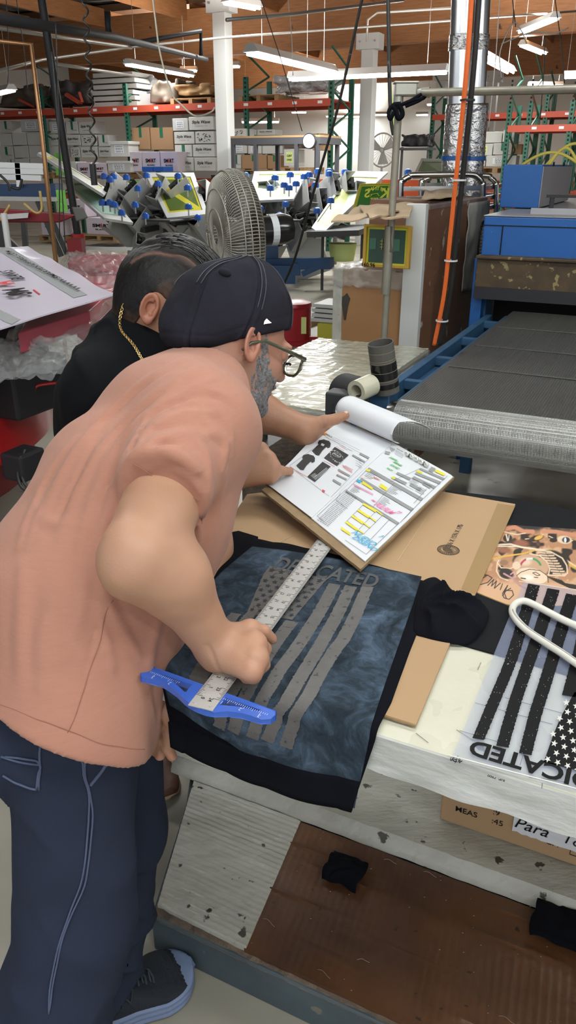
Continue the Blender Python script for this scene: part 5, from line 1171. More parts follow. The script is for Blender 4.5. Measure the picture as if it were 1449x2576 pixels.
m_ = MB(); q0 = PB(868,760,CBf-.004); m_.extr([q0+U*-.025+Zv*.02, q0+U*.01+Zv*.05, q0+U*.03+Zv*.02, q0+U*.018-Zv*.02, q0+U*.006-Zv*.10, q0-U*.004-Zv*.10, q0-U*.018-Zv*.02], N*.003); m_.build('dark_stain_tape', mat('grime',(.05,.04,.03),rough=.6), cr_)
# tall crate
aw = ca(1025,CBf); ap_ = ca(1041,CBf); tz = PB(1050,517,CBf).z
tc_ = thing('tall_crate', 'tall taped brown crate with a white corner post beside the dryer', 'crate', W(aw,CBf+1.0,0))
fe = CBf; sA = aw+.085; far = uv(PA(1212,650,sA))[1]
MB().ubox(aw-.02,sA,CBf-.03,CBf+.02,.0,tz+.01).build('corner_post', M_COLW, tc_, bevel=.004)
MB().ubox(sA-.55,sA,CBf+.63,far,.0,tz).build('crate_body', M_CRS, tc_, bevel=.004); MB().ubox(sA-.03,sA+.001,CBf+.02,CBf+.64,.0,tz).build('side_board', M_CRS, tc_, bevel=.004)
MB().ubox(sA-.02,sA+.006,CBf+.02,far,tz-.02,tz+.006).build('top_tape', M_TRANS, tc_)
m_ = MB(); b0 = uv(PA(1170,600,sA))[1]
m_.slab(lambda s, t: W(sA+.010+.012*nz(s*5,t*6,2)+.015*t*s, b0+(far-b0+.03)*s, (tz-.02)-(.52+.05*s)*t), 24, 24, .004, U); m_.build('hanging_poster', mat('dirty_canvas',(.46,.44,.38),rough=.7,var=(5,.9,(.28,.26,.22))), tc_, smooth=True)
m_ = MB(); cb0 = (b0+far)/2
for i, ch2 in enumerate('HALLS'):
    t_ = -.55+i*.30; pz_ = tz-.28; m2 = W(sA+.052, cb0+.16*math.cos(t_)*.9, pz_-.17*math.sin(t_*1.1)); tang = N*(-math.sin(t_))-Zv*math.cos(t_); put_text(m_, ch2, m2, tang, U.cross(tang), h=.045, bold=.03)
for r_ in (.10,.115): m_.tube([W(sA+.050, cb0-.02+r_*.75*math.cos(t), tz-.27+r_*1.2*math.sin(t)) for t in [i*math.pi/12 for i in range(5,20)]], .004, 5)
for i in range(12): t = 1.3+i*.32; m_.beam(W(sA+.050,cb0-.02+.09*.7*math.cos(t),tz-.27+.11*math.sin(t)), W(sA+.050,cb0-.02+.12*.75*math.cos(t),tz-.27+.14*math.sin(t)), .010, .004)
m_.build('poster_lettering', M_INK, tc_)
m_ = MB(); 
for i in range(9): m_.beam(W(sA+.050,cb0-.045+i*.003,tz-.36+i*.02), W(sA+.050,cb0+.03,tz-.35+i*.02), .008, .003)
m_.build('poster_emblem', mat('poster_rose',(.42,.20,.15),rough=.7), tc_)
# loose cardboard on top
M_KR3 = mat('pale_kraft', (.50,.37,.24), rough=.8, var=(3,.4,(.42,.30,.19)))
for i, (pts, z, lb) in enumerate((([(833,556),(905,515),(1040,510),(1030,545),(940,560)], tz+.0,'widest flattened carton lying on top of the low crate stack'),([(905,520),(990,512),(1005,530),(930,548)], tz+.012,'small flap of cardboard above the wide flattened carton'),([(1075,470),(1160,478),(1150,492),(1060,500)], tz+.03,'folded cardboard on the tall crate under the duct'))):
    P3 = [G(x,y,z) for x, y in pts]; m_ = MB(); m_.slab(lambda s, t: bil([P3[0],P3[1],P3[2],P3[-1] if len(P3) == 4 else P3[3]], s, t)+Zv*(.02*nz(s*3,t*3,i)), 12, 12, .006); tag(m_.build('cardboard_flap', M_KR3, None), lb, 'cardboard')
# green-yellow screen leaning
def screen(c, label, inner=(.012,.075,.03), border=(.62,.60,.03), frame=None, wood=False, txt=None, parent=None, name='printing_screen', fr=.10):
    "c: four corners (top left, top right, bottom right, bottom left)"
    n_ = (c[1]-c[0]).cross(c[3]-c[0]).normalized(); n_ = n_ if n_.dot(V(0,0,HC)-c[0]) > 0 else -n_
    t = thing(name, label, 'screen', (c[2]+c[3])/2); q = lambda s, v, o: bil(c, s, v)+n_*o
    fm = frame or M_HOUS; m = MB()
    plate(m, [q(0,0,0),q(1,0,0),q(1,1,0),q(0,1,0)], [[q(fr,fr,0),q(1-fr,fr,0),q(1-fr,1-fr,0),q(fr,1-fr,0)]], -n_*.035); m.build('frame', fm, t)
    m = MB(); m.add([q(fr*.9,fr*.9,-.012),q(1-fr*.9,fr*.9,-.012),q(1-fr*.9,1-fr*.9,-.012),q(fr*.9,1-fr*.9,-.012)], [(0,1,2,3)]); m.build('mesh', mat('mesh_%.2f_%.2f' % border[:2], border, rough=.4), t)
    g = fr+.05; m = MB(); m.add([q(g,g,-.010),q(1-g,g,-.010),q(1-g,1-g,-.010),q(g,1-g,-.010)], [(0,1,2,3)]); m.build('emulsion', mat('emul_%.3f_%.3f' % inner[:2], inner, rough=.35, var=(3,.5,tuple(x*.6 for x in inner))), t)
    if txt: txt(t, q, n_)
    return t
c = [PB(916,563,CBf-.12), PB(1034,568,CBf-.12), PB(1027,676,CBf-.16), PB(911,670,CBf-.16)]
def tx1(t, q, n_):
    m = MB(); X = (q(.6,.5,0)-q(.5,.5,0)).normalized(); Y = (q(.5,.4,0)-q(.5,.5,0)).normalized()
    m.beam(q(.40,.33,-.006), q(.40,.58,-.006), .006, .003)
    for i, w in enumerate((.05,.03,.02)): m.beam(q(.36,.38+i*.07,-.006), q(.42,.38+i*.07,-.006), .006, .003)
    for i in range(7): m.beam(q(.46+i*.018,.34,-.006), q(.46+i*.018,.60-(i%2)*.03,-.006), .008, .003)
    m.build('stencil', mat('stencil_ochre',(.42,.40,.08),rough=.5), t)
    m = MB(); put_text(m, '160.96', q(.14,.955,.002), X, Y, h=.022, bold=.02); m.build('marker_number', M_INK, t)
    m = MB(); m.add([q(.62,.32,-.008),q(.78,.32,-.008),q(.78,.60,-.008),q(.62,.60,-.008)], [(0,1,2,3)]); m.add([q(.13,.32,-.008),q(.27,.32,-.008),q(.27,.58,-.008),q(.13,.58,-.008)], [(0,1,2,3)]); m.build('tape_patch', mat('patch_green',(.03,.13,.07),rough=.3), t)
screen(c, 'yellow wooden framed dark green screen leaning on the low crate', inner=(.010,.055,.03), border=(.62,.62,.02), frame=mat('yellow_wood',(.55,.33,.03),rough=.5,var=(7,.6,(.42,.22,.03))), txt=tx1, fr=.06)
# ------------------------------------------------------------------ taped trolley table, tube, tape roll
TT = .80; tw_ = thing('trolley_table', 'long low table wrapped in cream tape and clear plastic', 'table', W(-1.3,3.1,0))
ta0, ta1, tb0, tb1 = -1.62, -1.03, 2.52, 3.72
MB().slab(lambda s, t: W(ta0+(ta1-ta0)*s, tb0+(tb1-tb0)*t, TT+.0035*nz(s*9,t*30,5)+.002*nz(s*30,t*9)), 60, 90, .03).build('tabletop', mat('glossy_cream_tape', (.66,.66,.53), rough=.12, coat=.8, bump=(26,.6,.01), stretch=(1,3,1,(0,0,-.45)), var=(6,.4,(.55,.55,.44))), tw_, smooth='auto')
MB().slab(lambda s, t: W(ta0+(ta1-ta0)*s, tb0-.012-.01*abs(nz(s*14,t*3)), TT-.006-.05*t+.01*nz(s*9,3)*t), 50, 8, .003, -N).build('plastic_skirt', M_TRANS, tw_, smooth=True)
MB().slab(lambda s, t: W(ta1+.006+.01*abs(nz(s*14,t*3)), tb0+(tb1-tb0)*s, TT-.006-.05*t), 50, 8, .003, U).build('plastic_skirt', M_TRANS, tw_, smooth=True)
for a in (ta0+.04, ta1-.04):
    for b in (tb0+.05, tb1-.05): MB().cyl(W(a,b,0), W(a,b,TT-.03), .018, n=12).build('leg', M_GREYM, tw_, smooth='auto')
MB().ubox(ta0+.05,ta1-.05,tb0+.25,tb0+.9,.02,.42).build('storage_box', M_ROUGHW, tw_)
m0 = D(880,1000,2.62)
mt_ = thing('belt_motor', 'black round drive motor at the near corner of the dryer', 'motor', V(m0.x,m0.y,.7))
MB().cyl(D(868,985,2.72), D(915,1000,2.60), .065, n=28).build('round_guard', M_DPIPE, mt_, smooth='auto'); MB().box(D(872,1015,2.58), (.13,.07,.08), X=U, Y=N).build('gearbox', mat('dark_grey_cast',(.05,.055,.06),rough=.45,metal=.3), mt_, bevel=.006)
MB().box(D(935,1000,2.66), (.16,.10,.05), X=U, Y=N).build('bracket', M_RAIL, mt_, bevel=.004); MB().cyl(D(855,1020,2.54), D(850,1042,2.54), .024, n=14).build('knob', M_DPIPE, mt_, smooth='auto'); MB().box(D(905,1045,2.60)-Zv*.30, (.05,.05,.6), X=U, Y=N).build('support', M_RAIL, mt_)
t0_, t1_ = D(973,985,2.60), D(957,862,2.52)
tb_ = thing('cardboard_tube', 'dark cardboard tube banded with black tape standing in the corner', 'tube', t0_)
MB().pipe(t0_, t1_, .043, .040, 36).build('tube_wall', mat('dark_tube',(.10,.095,.085),rough=.6), tb_, smooth='auto')
dv = (t1_-t0_); MB().pipe(t0_+dv*.30, t0_+dv*.62, .0442, .0432, 36).build('black_tape', mat('shiny_black',(.01,.01,.011),rough=.15), tb_, smooth='auto'); MB().pipe(t0_+dv*.12, t0_+dv*.22, .0442, .0432, 36).build('black_tape', mat('shiny_black',(.01,.01,.011),rough=.15), tb_, smooth='auto')
m_ = MB()
for t in (.28,.45,.64,.68,.84): m_.pipe(t0_+dv*t, t0_+dv*(t+.006), .0447, .0440, 36)
m_.build('tape_edge', mat('tan_line',(.35,.30,.22),rough=.5), tb_)
r0_, r1_ = D(896,985,2.50), D(934,968,2.55)
tr_ = thing('tape_roll', 'fat roll of cream tape beside the dark tube', 'tape', D(918,995,2.55))
MB().pipe(r0_, r1_, .036, .022, 32).build('roll', mat('roll_cream',(.62,.60,.46),rough=.3), tr_, smooth='auto')
# red waste can
rc = thing('waste_can', 'red round oily waste can with a foot pedal on the floor', 'can', AY(735,850,7.3)); cc = G(738,862,0); cc.z = 0
M_CAN = mat('can_red', (.38,.012,.02), rough=.35); MB().tube([cc+Zv*z for z in (0,.04,.05,.36,.365,.37)], [.19,.19,.175,.175,.19,.19], 28).build('can_body', M_CAN, rc, smooth='auto'); MB().tube([cc+Zv*z for z in (.37,.40,.42,.425)], [.185,.175,.11,.01], 28).build('lid', M_CAN, rc, smooth='auto')
MB().box(cc+V(.21,-.05,.06), (.16,.06,.03)).build('pedal', M_CAN, rc); MB().box(cc+V(.10,-.155,.2), (.05,.01,.16)).build('yellow_label', M_YEL, rc)
for i, (x,y,w,l,h,z,m_2,lb) in enumerate(((812,790,.3,.4,.035,.0,M_HOUS,'white'),(818,775,.28,.4,.035,.045,M_HOUS,'white'),(815,762,.28,.38,.035,.09,M_HOUS,'white'),(822,748,.26,.38,.035,.135,M_HOUS,'white'))):
    p = G(835,862,0); tag(MB().box(V(p.x,p.y,.25+z), (w,l,h), X=U, Y=N).build('flat_frame', m_2, None, bevel=.004), ('lowest','second','third','topmost')[i]+' white flat frame stacked left of the low crate', 'frame', 'flat frames by the crate')
p = G(838,868,0); tag(MB().box(V(p.x,p.y,.115), (.22,.3,.23), X=U, Y=N).build('yellow_crate', mat('yellow_bin',(.55,.50,.05),rough=.5), None, bevel=.006), 'yellow bin on the floor under the stacked white frames', 'bin')
p = G(795,812,0); tag(MB().box(V(p.x,p.y,.03), (.5,.12,.06), X=N, Y=U).build('wood_block', M_PAL, None), 'loose timber offcut on the floor right of the red can', 'wood')
# ------------------------------------------------------------------ silver rack trolley and screens behind the crate
rk = thing('screen_trolley', 'silver tubular screen trolley behind the tall crate', 'trolley', AY(1130,700,6.2))
for Yr, x0, x1, yt, rd_ in ((6.0,1008,1215,440,38),(6.5,1060,1248,443,30)):
    pts = [(x0-1,720),(x0,480),(x0+6,455),(x0+22,yt+4),(x0+rd_,yt),(x1-rd_,yt-1),(x1-14,yt+6),(x1-3,460),(x1,485),(x1-4,720)]
    MB().tube(spline([tuple(AY(x,y,Yr)) for x, y in pts], 5), .022, 10).build('tube_hoop', M_ROLL, rk, smooth=True)
for y in (475,500,525,560,600):
    MB().beam(AY(1010,y,6.0), AY(1212,y-2,6.0), .02, .03).build('shelf_bar', M_ROLL, rk); MB().beam(AY(1212,y,6.0), AY(1258,y-8,6.9), .02, .03).build('shelf_bar', M_ROLL, rk); MB().beam(AY(1062,y-10,6.9), AY(1252,y-10,6.9), .02, .03).build('shelf_bar', M_ROLL, rk)
# ------------------------------------------------------------------ the carousel press behind
M_ALU = mat('press_aluminium', (.56,.56,.54), rough=.4, metal=.2, var=(6,.4,(.34,.34,.33))); M_KNOB = mat('knob_blue', (.02,.12,.50), rough=.35); M_PDK = mat('press_dark', (.06,.06,.06), rough=.5, metal=.3)
KS = 1.30
pr = thing('screen_print_press', 'large automatic carousel press with silver arms and blue knobs', 'press', AY(560,700,9.5))
def head(x0, y0, x1, y1, w, Y0=9.2, Y1=None, knobs=()):
    "one print head beam: an open aluminium channel with clamps"
    Y1 = (Y1 or Y0+.4)*KS; Y0 *= KS; w *= KS*1.35; p = AY(x0,y0,Y0); q = AY(x1,y1,Y1); d = (q-p).normalized(); e = camv(0,0,1); s = d.cross(e).normalized()
    if s.z < 0: s = -s
    f = s.cross(d).normalized(); f = f if f.dot(e) > 0 else -f
    m = MB(); L = (q-p).length; c = (p+q)/2
    m.box(c+f*.05, (w, L, .012), X=s, Y=d, Z=f); m.box(c+s*w/2-f*.03, (.012, L, .16), X=s, Y=d, Z=f); m.box(c-s*w/2-f*.03, (.012, L, .16), X=s, Y=d, Z=f)
    m.build('print_head', M_ALU, pr, bevel=.004)
    m = MB(); m.box(c-f*.06, (w*.5, L*.9, .05), X=s, Y=d, Z=f); m.cyl(p+f*.0-s*.02, q+f*.0-s*.02, .02, n=8); m.build('head_carriage', M_PDK, pr)
def knob(x, y, Y):
    c = AY(x,y,Y*KS); m = MB(); 
    m.cyl(c-Zv*.02, c+Zv*.035, .050, n=8); m.ell(c+Zv*.04, (.038,.038,.02), 10, 5)
    m.build('knob', M_KNOB, pr, smooth='auto'); MB().cyl(c-Zv*.10, c, .012, n=6).build('knob_stem', M_ROLL, pr)
for a in ((330,466,385,545,.22),(440,460,490,545,.2),(268,472,345,535,.28),(278,535,360,600,.26),(345,542,392,600,.2),(458,540,515,612,.24),(352,600,330,630,.1),
    (695,470,672,535,.16),(735,536,712,590,.16),(782,478,720,525,.2),(848,462,775,520,.18),(850,525,792,578,.16),(640,485,655,510,.15),(560,600,590,650,.2),(300,505,350,560,.18),(395,470,430,520,.2),(420,520,470,580,.22),(500,540,540,600,.2),(640,530,668,570,.16),(665,480,690,520,.16),(760,560,730,610,.16),(815,500,780,545,.18),(700,600,680,640,.14),(880,455,840,500,.16),(450,590,480,640,.2),(680,560,650,600,.15),(510,480,560,520,.18),(905,480,860,520,.16)):
    head(*a)
rnk = random.Random(2)
for x, y, Y in ((262,447,8.8),(277,455,8.8),(285,447,9),(318,449,9),(347,477,8.8),(340,518,8.7),(366,546,8.7),(258,513,8.6),(276,513,8.6),(288,518,8.6),(306,538,8.6),(368,444,9),(398,465,9),(448,446,8.8),(472,475,8.7),(474,523,8.7),(498,550,8.7),
    (618,444,9),(692,450,8.9),(730,442,9),(765,447,9),(778,442,9),(799,434,9.2),(828,434,9.2),(828,440,9),(868,435,9.3),(680,476,8.8),(715,468,8.8),(727,475,8.8),(745,465,8.8),(793,468,8.8),(718,517,8.7),(703,545,8.7),(655,528,8.7),(832,507,8.6),(798,533,8.6),(1026,436,8.8),(1110,436,8.8),(1200,434,8.8)):
    knob(x, y, Y)
for i in range(80):        # rods, cylinders and blocks of the head mechanisms
    x = rnk.choice([rnk.uniform(370,520), rnk.uniform(640,860), rnk.uniform(300,520), rnk.uniform(650,800)]); y = rnk.uniform(488,590); p = AY(x,y,(9.3+rnk.random()*.5)*KS); d = V(rnk.uniform(-1,1),rnk.uniform(-.6,.6),rnk.uniform(-.25,.35)).normalized()
    m = MB(); L = rnk.uniform(.15,.55)
    if i % 3: m.cyl(p-d*L/2, p+d*L/2, rnk.uniform(.02,.055), n=10)
    else: m.box(p, (L, .10, .07), X=d, Y=d.cross(Zv).normalized(), Z=d.cross(Zv).normalized().cross(d))
    m.build('mechanism', rnk.choice([M_ALU, M_PDK, M_ROLL, M_PDK]), pr, smooth='auto')
cx = AY(590,560,13.2)
MB().cyl(V(cx.x,cx.y,.9), V(cx.x,cx.y,1.5), .35, n=24).build('hub', M_PDK, pr, smooth='auto')
M_PBL = mat('press_base_blue', (.012,.06,.16), rough=.45)
MB().cyl(V(cx.x,cx.y,.0), V(cx.x,cx.y,.7), .45, n=28).build('base_drum', M_PBL, pr, smooth='auto')
for (x0,y0,x1,y1,Y0,Y1,w) in ((640,665,835,662,9.2,8.7,.12),(640,690,745,690,9,8.9,.2),(745,662,745,692,8.9,8.9,.10),(760,690,835,655,8.8,8.8,.05),(560,640,700,640,9.2,9.2,.25)): MB().beam(AY(x0,y0,Y0*1.28), AY(x1,y1,Y1*1.28), .13, w*1.25).build('base_leg', M_PBL, pr)
for k in range(14):        # pallets round the carousel
    an = k*2*math.pi/14+.2; e = V(math.cos(an),math.sin(an),0); c = V(cx.x,cx.y,.93)+e*1.7; MB().box(c, (.75,.42,.03), X=e, Y=V(-e.y,e.x,0), Z=Zv).build('pallet_board', M_PDK, pr, bevel=.01); MB().beam(V(cx.x,cx.y,.86)+e*.6, c-Zv*.05, .08, .06).build('pallet_arm', M_PDK, pr)
def quad(P_, Ys): return [AY(x,y,Y*(KS if Y > 8 else 1)) for (x,y), Y in zip(P_, Ys)]
TEAL = (.42,.62,.55); GRN2 = (.10,.15,.03); YLW = (.55,.50,.04)
screen(quad([(364,434),(488,434),(524,538),(420,548)],[9.6,9.6,8.9,8.9]), 'olive screen with yellow border left of the drum fan', inner=GRN2, border=YLW)
screen(quad([(640,431),(776,430),(738,500),(622,505)],[9.6,9.6,8.9,8.9]), 'grey-green screen with yellow border right of the drum fan', inner=(.13,.16,.12), border=(.35,.42,.06))
screen(quad([(152,452),(240,450),(335,560),(262,548)],[9.4,9.8,8.8,8.6]), 'pale mint screen tilted at the left side of the press', inner=TEAL, border=(.45,.52,.40))
screen(quad([(95,384),(112,380),(275,478),(262,490)],[8.9,9.6,9.6,8.8]), 'screen frame seen almost edge-on at the upper left of the press', inner=(.4,.42,.36), border=(.55,.55,.10))
screen(quad([(880,430),(976,432),(808,590),(784,572)],[9.6,9.6,8.4,8.6]), 'pale screen with silver frame tilted at the right of the press', inner=(.42,.52,.46), border=(.30,.33,.08))
def tx2(t, q, n_):
    m = MB(); X = -(q(.6,.5,0)-q(.5,.5,0)).normalized(); Y = (q(.5,.4,0)-q(.5,.5,0)).normalized()
    put_text(m, 'K', q(.80,.36,-.004), X, Y, h=.09, bold=.03); put_text(m, 'S', q(.30,.36,-.004), X, Y, h=.08, bold=.03)
    for i, c_ in enumerate('SANTIN'): a = -.9+i*.36; put_text(m, c_, q(.55+math.sin(a)*.28,.34-math.cos(a)*.16,-.004), X, Y, h=.035, bold=.03)
    put_text(m, 'EST', q(.52,.60,-.004), X, Y, h=.035, bold=.03); m.beam(q(.40,.40,-.005), q(.62,.37,-.005), .03, .004); m.beam(q(.44,.42,-.005), q(.40,.48,-.005), .012, .004); m.beam(q(.60,.40,-.005), q(.66,.46,-.005), .012, .004)
    m.build('stencil', mat('stencil_yellow',(.75,.78,.08),rough=.5), t)
screen(quad([(905,462),(984,460),(986,528),(885,530)],[7.6,7.6,7.5,7.5]), 'bright green lettered screen with yellow border behind the crate', inner=(.04,.20,.03), border=YLW, txt=tx2, frame=mat('frame_yellow',(.6,.5,.05),rough=.5), fr=.04)
screen(quad([(1060,398),(1122,400),(1122,436),(1040,440)],[7.6,7.6,7.2,7.2]), 'green screen in a silver frame left of the ducts', inner=(.03,.16,.04), border=(.30,.34,.10), frame=M_ALU)
# lime tags
for i, (x,y,Y,lb) in enumerate(((340,455,14,'lime tag hanging on the lilac cartons behind the press'),(152,478,8,'lime tag hanging on the blue machine at left'),(147,385,14.5,'lime tag on the left white cartons'))):
    p = AY(x,y,Y); tag(MB().slab(lambda s, t: p+U*(.2*(s-.5))*Y/14+Zv*(-.34*t*Y/14)+N*.02*nz(s*3,t*3), 4, 6, .004, -N).build('lime_tag', M_LIM), lb, 'tag')
for x, lb in ((392,'left blue bin standing behind the olive screen'),(420,'right blue bin standing behind the olive screen')):
    p = PB(x,432,14.9); tag(MB().ubox(*sorted(uv(PB(q_,432,14.9))[0] for q_ in (x-14,x+13)),14.6,14.95,p.z,p.z+.10).build('blue_bin', M_KNOB, None, bevel=.01), lb, 'bin')
# floor-level tables right of the press
tbk = thing('side_table', 'black low table in front of the press at right', 'table', AY(850,700,11.4))
p0, p1 = AY(800,582,11.4), AY(925,578,11.2); MB().beam(p0, p1, 1.2, .07).build('top', M_PDK, tbk)
for p in (p0.lerp(p1,.1), p0.lerp(p1,.9)): MB().beam(V(p.x,p.y,0), p, .04, .04).build('leg', M_PDK, tbk)
p = AY(862,620,11.6); tag(MB().tube([V(p.x,p.y,z) for z in (.62,.60,.4,.38)], [.20,.205,.17,.165], 20).build('yellow_bucket', M_YEL, None, smooth='auto'), 'yellow bucket under the black side table', 'bucket')
p = AY(770,650,12.6); m_ = MB(); m_.box(V(p.x,p.y,.42), (.55,.02,.8), X=V(.9,.1,.3).normalized(), Y=V(0,1,0), Z=V(-.3,0,.9).normalized()); tag(m_.build('white_board', M_HOUS, None), 'white bent board leaning by the press base right of the fan motor', 'board')
# ------------------------------------------------------------------ industrial drum fan
FY = 4.6; fc_ = AY(588,588,FY); fax = camv(-.93,-.20,.30).normalized()     # axis the fan blows along
fan = thing('drum_fan', 'large dusty wire-guarded fan with a black motor behind the cap', 'fan', V(fc_.x,fc_.y,0))
fu = fax.cross(Zv).normalized(); fv = fu.cross(fax)
M_WIRE = mat('dusty_wire', (.38,.36,.31), rough=.5, metal=.4); R_ = .34
def fp(r, an, x): return fc_+fax*x+fu*r*math.cos(an)+fv*r*math.sin(an)
wf_ = MB(); prof = [(.05,.13),(.14,.125),(.24,.11),(.30,.085),(.33,.03),(.335,-.03),(.32,-.085),(.26,-.12),(.16,-.14),(.07,-.145)]
for i in range(120):
    an = i*2*math.pi/120; wf_.tube([fp(r,an+.25*(1-r/.33),x*.82) for r, x in prof], .0028, 4)
gd = wf_.build('guard_wires', M_WIRE, fan, smooth=True)
rg_ = MB()
for r, x in ((.05,.13),(.14,.127),(.24,.112),(.335,0),(.33,.045),(.33,-.05),(.24,-.125),(.14,-.145),(.07,-.147)): rg_.tube([fp(r,i*math.pi/24,x*.82) for i in range(49)], .0038, 5)
rg_.build('guard_rings', M_WIRE, fan, smooth=True)
for k in range(3):
    a0 = k*2.094+.5; MB().slab(lambda s, t: fp(.05+.24*t, a0+(s-.5)*(1.1-.3*t), .035*(s-.5)*2+.0), 10, 10, .006, fax).build('blade', mat('dusty_blade',(.33,.32,.29),rough=.6), fan, smooth='auto')
MB().cyl(fp(0,0,-.04), fp(0,0,.06), .06, n=20).build('hub', M_WIRE, fan, smooth='auto')
m_ = MB(); m_.tube([fp(0,0,-x) for x in (.12,.14,.30,.345,.36)], [.06,.085,.085,.07,.02], 24); m_.build('motor', mat('motor_black',(.015,.015,.016),rough=.2,coat=.5), fan, smooth='auto')
MB().pipe(fp(0,0,-.21), fp(0,0,-.25), .0865, .084, 24).build('motor_label', M_PAPER, fan)
m_ = MB(); m_.tube([fp(.09,1.2,-.16), fp(.13,1.1,-.19), fp(.12,.4,-.20), fp(.10,-.6,-.17), fp(.12,-1.2,-.14)], .008, 6); m_.tube([fp(.09,1.4,-.19), fp(.14,1.2,-.22), fp(.12,.2,-.22), fp(.11,-1.0,-.17)], .008, 6); m_.build('motor_cable', M_CORD, fan, smooth=True)
MB().cyl(V(fc_.x,fc_.y,0)-fax*.16, fp(0,0,-.16)-Zv*.08, .028, n=12).build('stand_pole', M_PDK, fan, smooth='auto'); MB().cyl(V(fc_.x,fc_.y,0)-fax*.16, V(fc_.x,fc_.y,.03)-fax*.16, .3, n=24).build('stand_base', M_PDK, fan, smooth='auto')
# ------------------------------------------------------------------ red press at the left under plastic
M_PRED = mat('press_red', (.42,.008,.012), rough=.3, coat=.3); M_PRP = mat('press_pink_plate', (.40,.06,.09), rough=.3)
rp = thing('red_press', 'red round press at left with plates wrapped in clear plastic', 'press', V(-1.9,3.0,0))
rc_ = V(-2.05,3.1,0)
def ring(r0, r1, z0, z1, nm, m): 
    q = MB(); q.pipe(rc_+Zv*z0, rc_+Zv*z1, r1, r0, 64); q.build(nm, m, rp, smooth='auto')
ring(.6,1.02,.58,.78,'drum_band',M_PRED); ring(.3,.92,.40,.575,'drum_skirt',mat('press_dark_red',(.13,.008,.010),rough=.5)); ring(.3,1.0,.785,.87,'drum_top',mat('press_wine',(.20,.02,.03),rough=.4))
MB().cyl(rc_+Zv*.02, rc_+Zv*.42, .35, n=24).build('pedestal', M_PDK, rp, smooth='auto')
for an, z in ((-.75,.87),(-.25,.87),(.35,.87)):
    e = V(math.cos(an),math.sin(an),0); MB().box(rc_+e*.78+Zv*(z+.10), (.5,.34,.22), X=e, Y=V(-e.y,e.x,0), Z=Zv).build('arm_block', M_DPIPE, rp, bevel=.012)
q0 = [G(40,860,1.02), G(225,800,1.02), G(240,770,1.04), G(60,815,1.04)]
p4 = [G(45,838,1.12), G(225,782,1.12), G(330,690,1.12), G(150,700,1.12)]
m_ = MB(); m_.slab(lambda s, t: bil(p4, s, t), 4, 4, .065); m_.build('red_plate', M_PRP, rp, bevel=.004)
p5 = [G(170,660,1.10), G(300,690,1.10), G(330,640,1.12), G(215,640,1.12)]; m_ = MB(); m_.slab(lambda s, t: bil(p5, s, t), 4, 4, .05); m_.build('red_plate', M_PRP, rp, bevel=.004)
M_CLR = mat('clear_poly', (.80,.82,.82), rough=.10, alpha=.13, coat=1, bump=(11,1,.05), var=(7,.8,(.45,.46,.46)))
def film_fn(c, amp, sd, drop=0):
    def f(s, t):
        p = bil(c, s, t); e = min(s,1-s,t,1-t); r = (1-abs(nz(s*5+t*3,t*6,sd)))**2*amp+nz(s*17,t*15,sd)*amp*.35
        return p+Zv*(r-drop*max(0,.12-e)/.12)
    return f
for i, (c, am, dr_) in enumerate((([G(-60,905,1.06),G(235,850,1.05),G(330,690,1.14),G(60,760,1.14)],.020,.10),([G(160,700,1.14),G(320,720,1.13),G(345,640,1.14),G(150,632,1.16)],.028,.08),([G(-80,960,.98),G(200,930,.99),G(225,850,1.08),G(-80,860,1.08)],.03,.03))):
    MB().slab(film_fn(c, am, i*7+1, dr_), 60, 60, .002).build('plastic_cover', M_CLR, rp, smooth=True)
hs_m = MB(); hs_m.tube(spline([tuple(D(x,y,2.9)) for x, y in ((40,900),(80,985),(95,970),(155,962))], 6), .006, 6); hs_m.build('red_air_line', M_PRED, rp, smooth=True)
hs_m = MB(); hs_m.tube(spline([tuple(D(x,y,2.7)) for x, y in ((52,1140),(45,1190),(55,1225),(80,1235),(95,1220))], 6), .007, 6); hs_m.tube(spline([tuple(D(x,y,2.7)) for x, y in ((62,1130),(55,1190),(70,1225),(110,1228))], 6), .006, 6); hs_m.build('cable_loops', M_CORD, rp, smooth=True)
MB().box(D(25,960,3.0), (.34,.3,.20), X=U, Y=N).build('black_housing', M_DPIPE, rp, bevel=.012); MB().box(D(60,1165,2.75), (.10,.12,.10), X=U, Y=N).build('control_unit', M_DPIPE, rp, bevel=.01)
# the printed carton sheet over it
bq = [G(-210,700,1.22), G(62,622,1.24), G(292,738,1.20), G(-20,856,1.17)]
bq = [G(-260,640,1.22), G(70,618,1.24), G(292,738,1.20), G(-40,838,1.165)]
bn_ = thing('carton_sheet', 'opened white carton with grey bands and lettering draped over the plastic', 'cardboard', bq[3])
def bsf(s, t, o=0): return bil(bq, s, t)+Zv*(.010*nz(s*2.5,t*2.5,4)+o-.03*max(0,s-.85)*4*abs(nz(t*3,1)))
M_SHT = mat('speckled_white', (.66,.61,.72), rough=.35, coat=.3, spots=(95,.70,(.30,.28,.34)), bump=(14,.3,.004))
MB().slab(lambda s, t: bsf(s,t), 50, 50, .005).build('sheet', M_SHT, bn_, smooth='auto')
TB_ = np.array([(i/50, j/50, *project(bsf(i/50,j/50))) for i in range(51) for j in range(51)])
def sp_(px, py, o=.0015):
    k = np.argsort((TB_[:,2]-px)**2+(TB_[:,3]-py)**2)[:4]; w = 1/(1e-2+(TB_[k,2]-px)**2+(TB_[k,3]-py)**2); return bsf((TB_[k,0]*w).sum()/w.sum(), (TB_[k,1]*w).sum()/w.sum(), o)
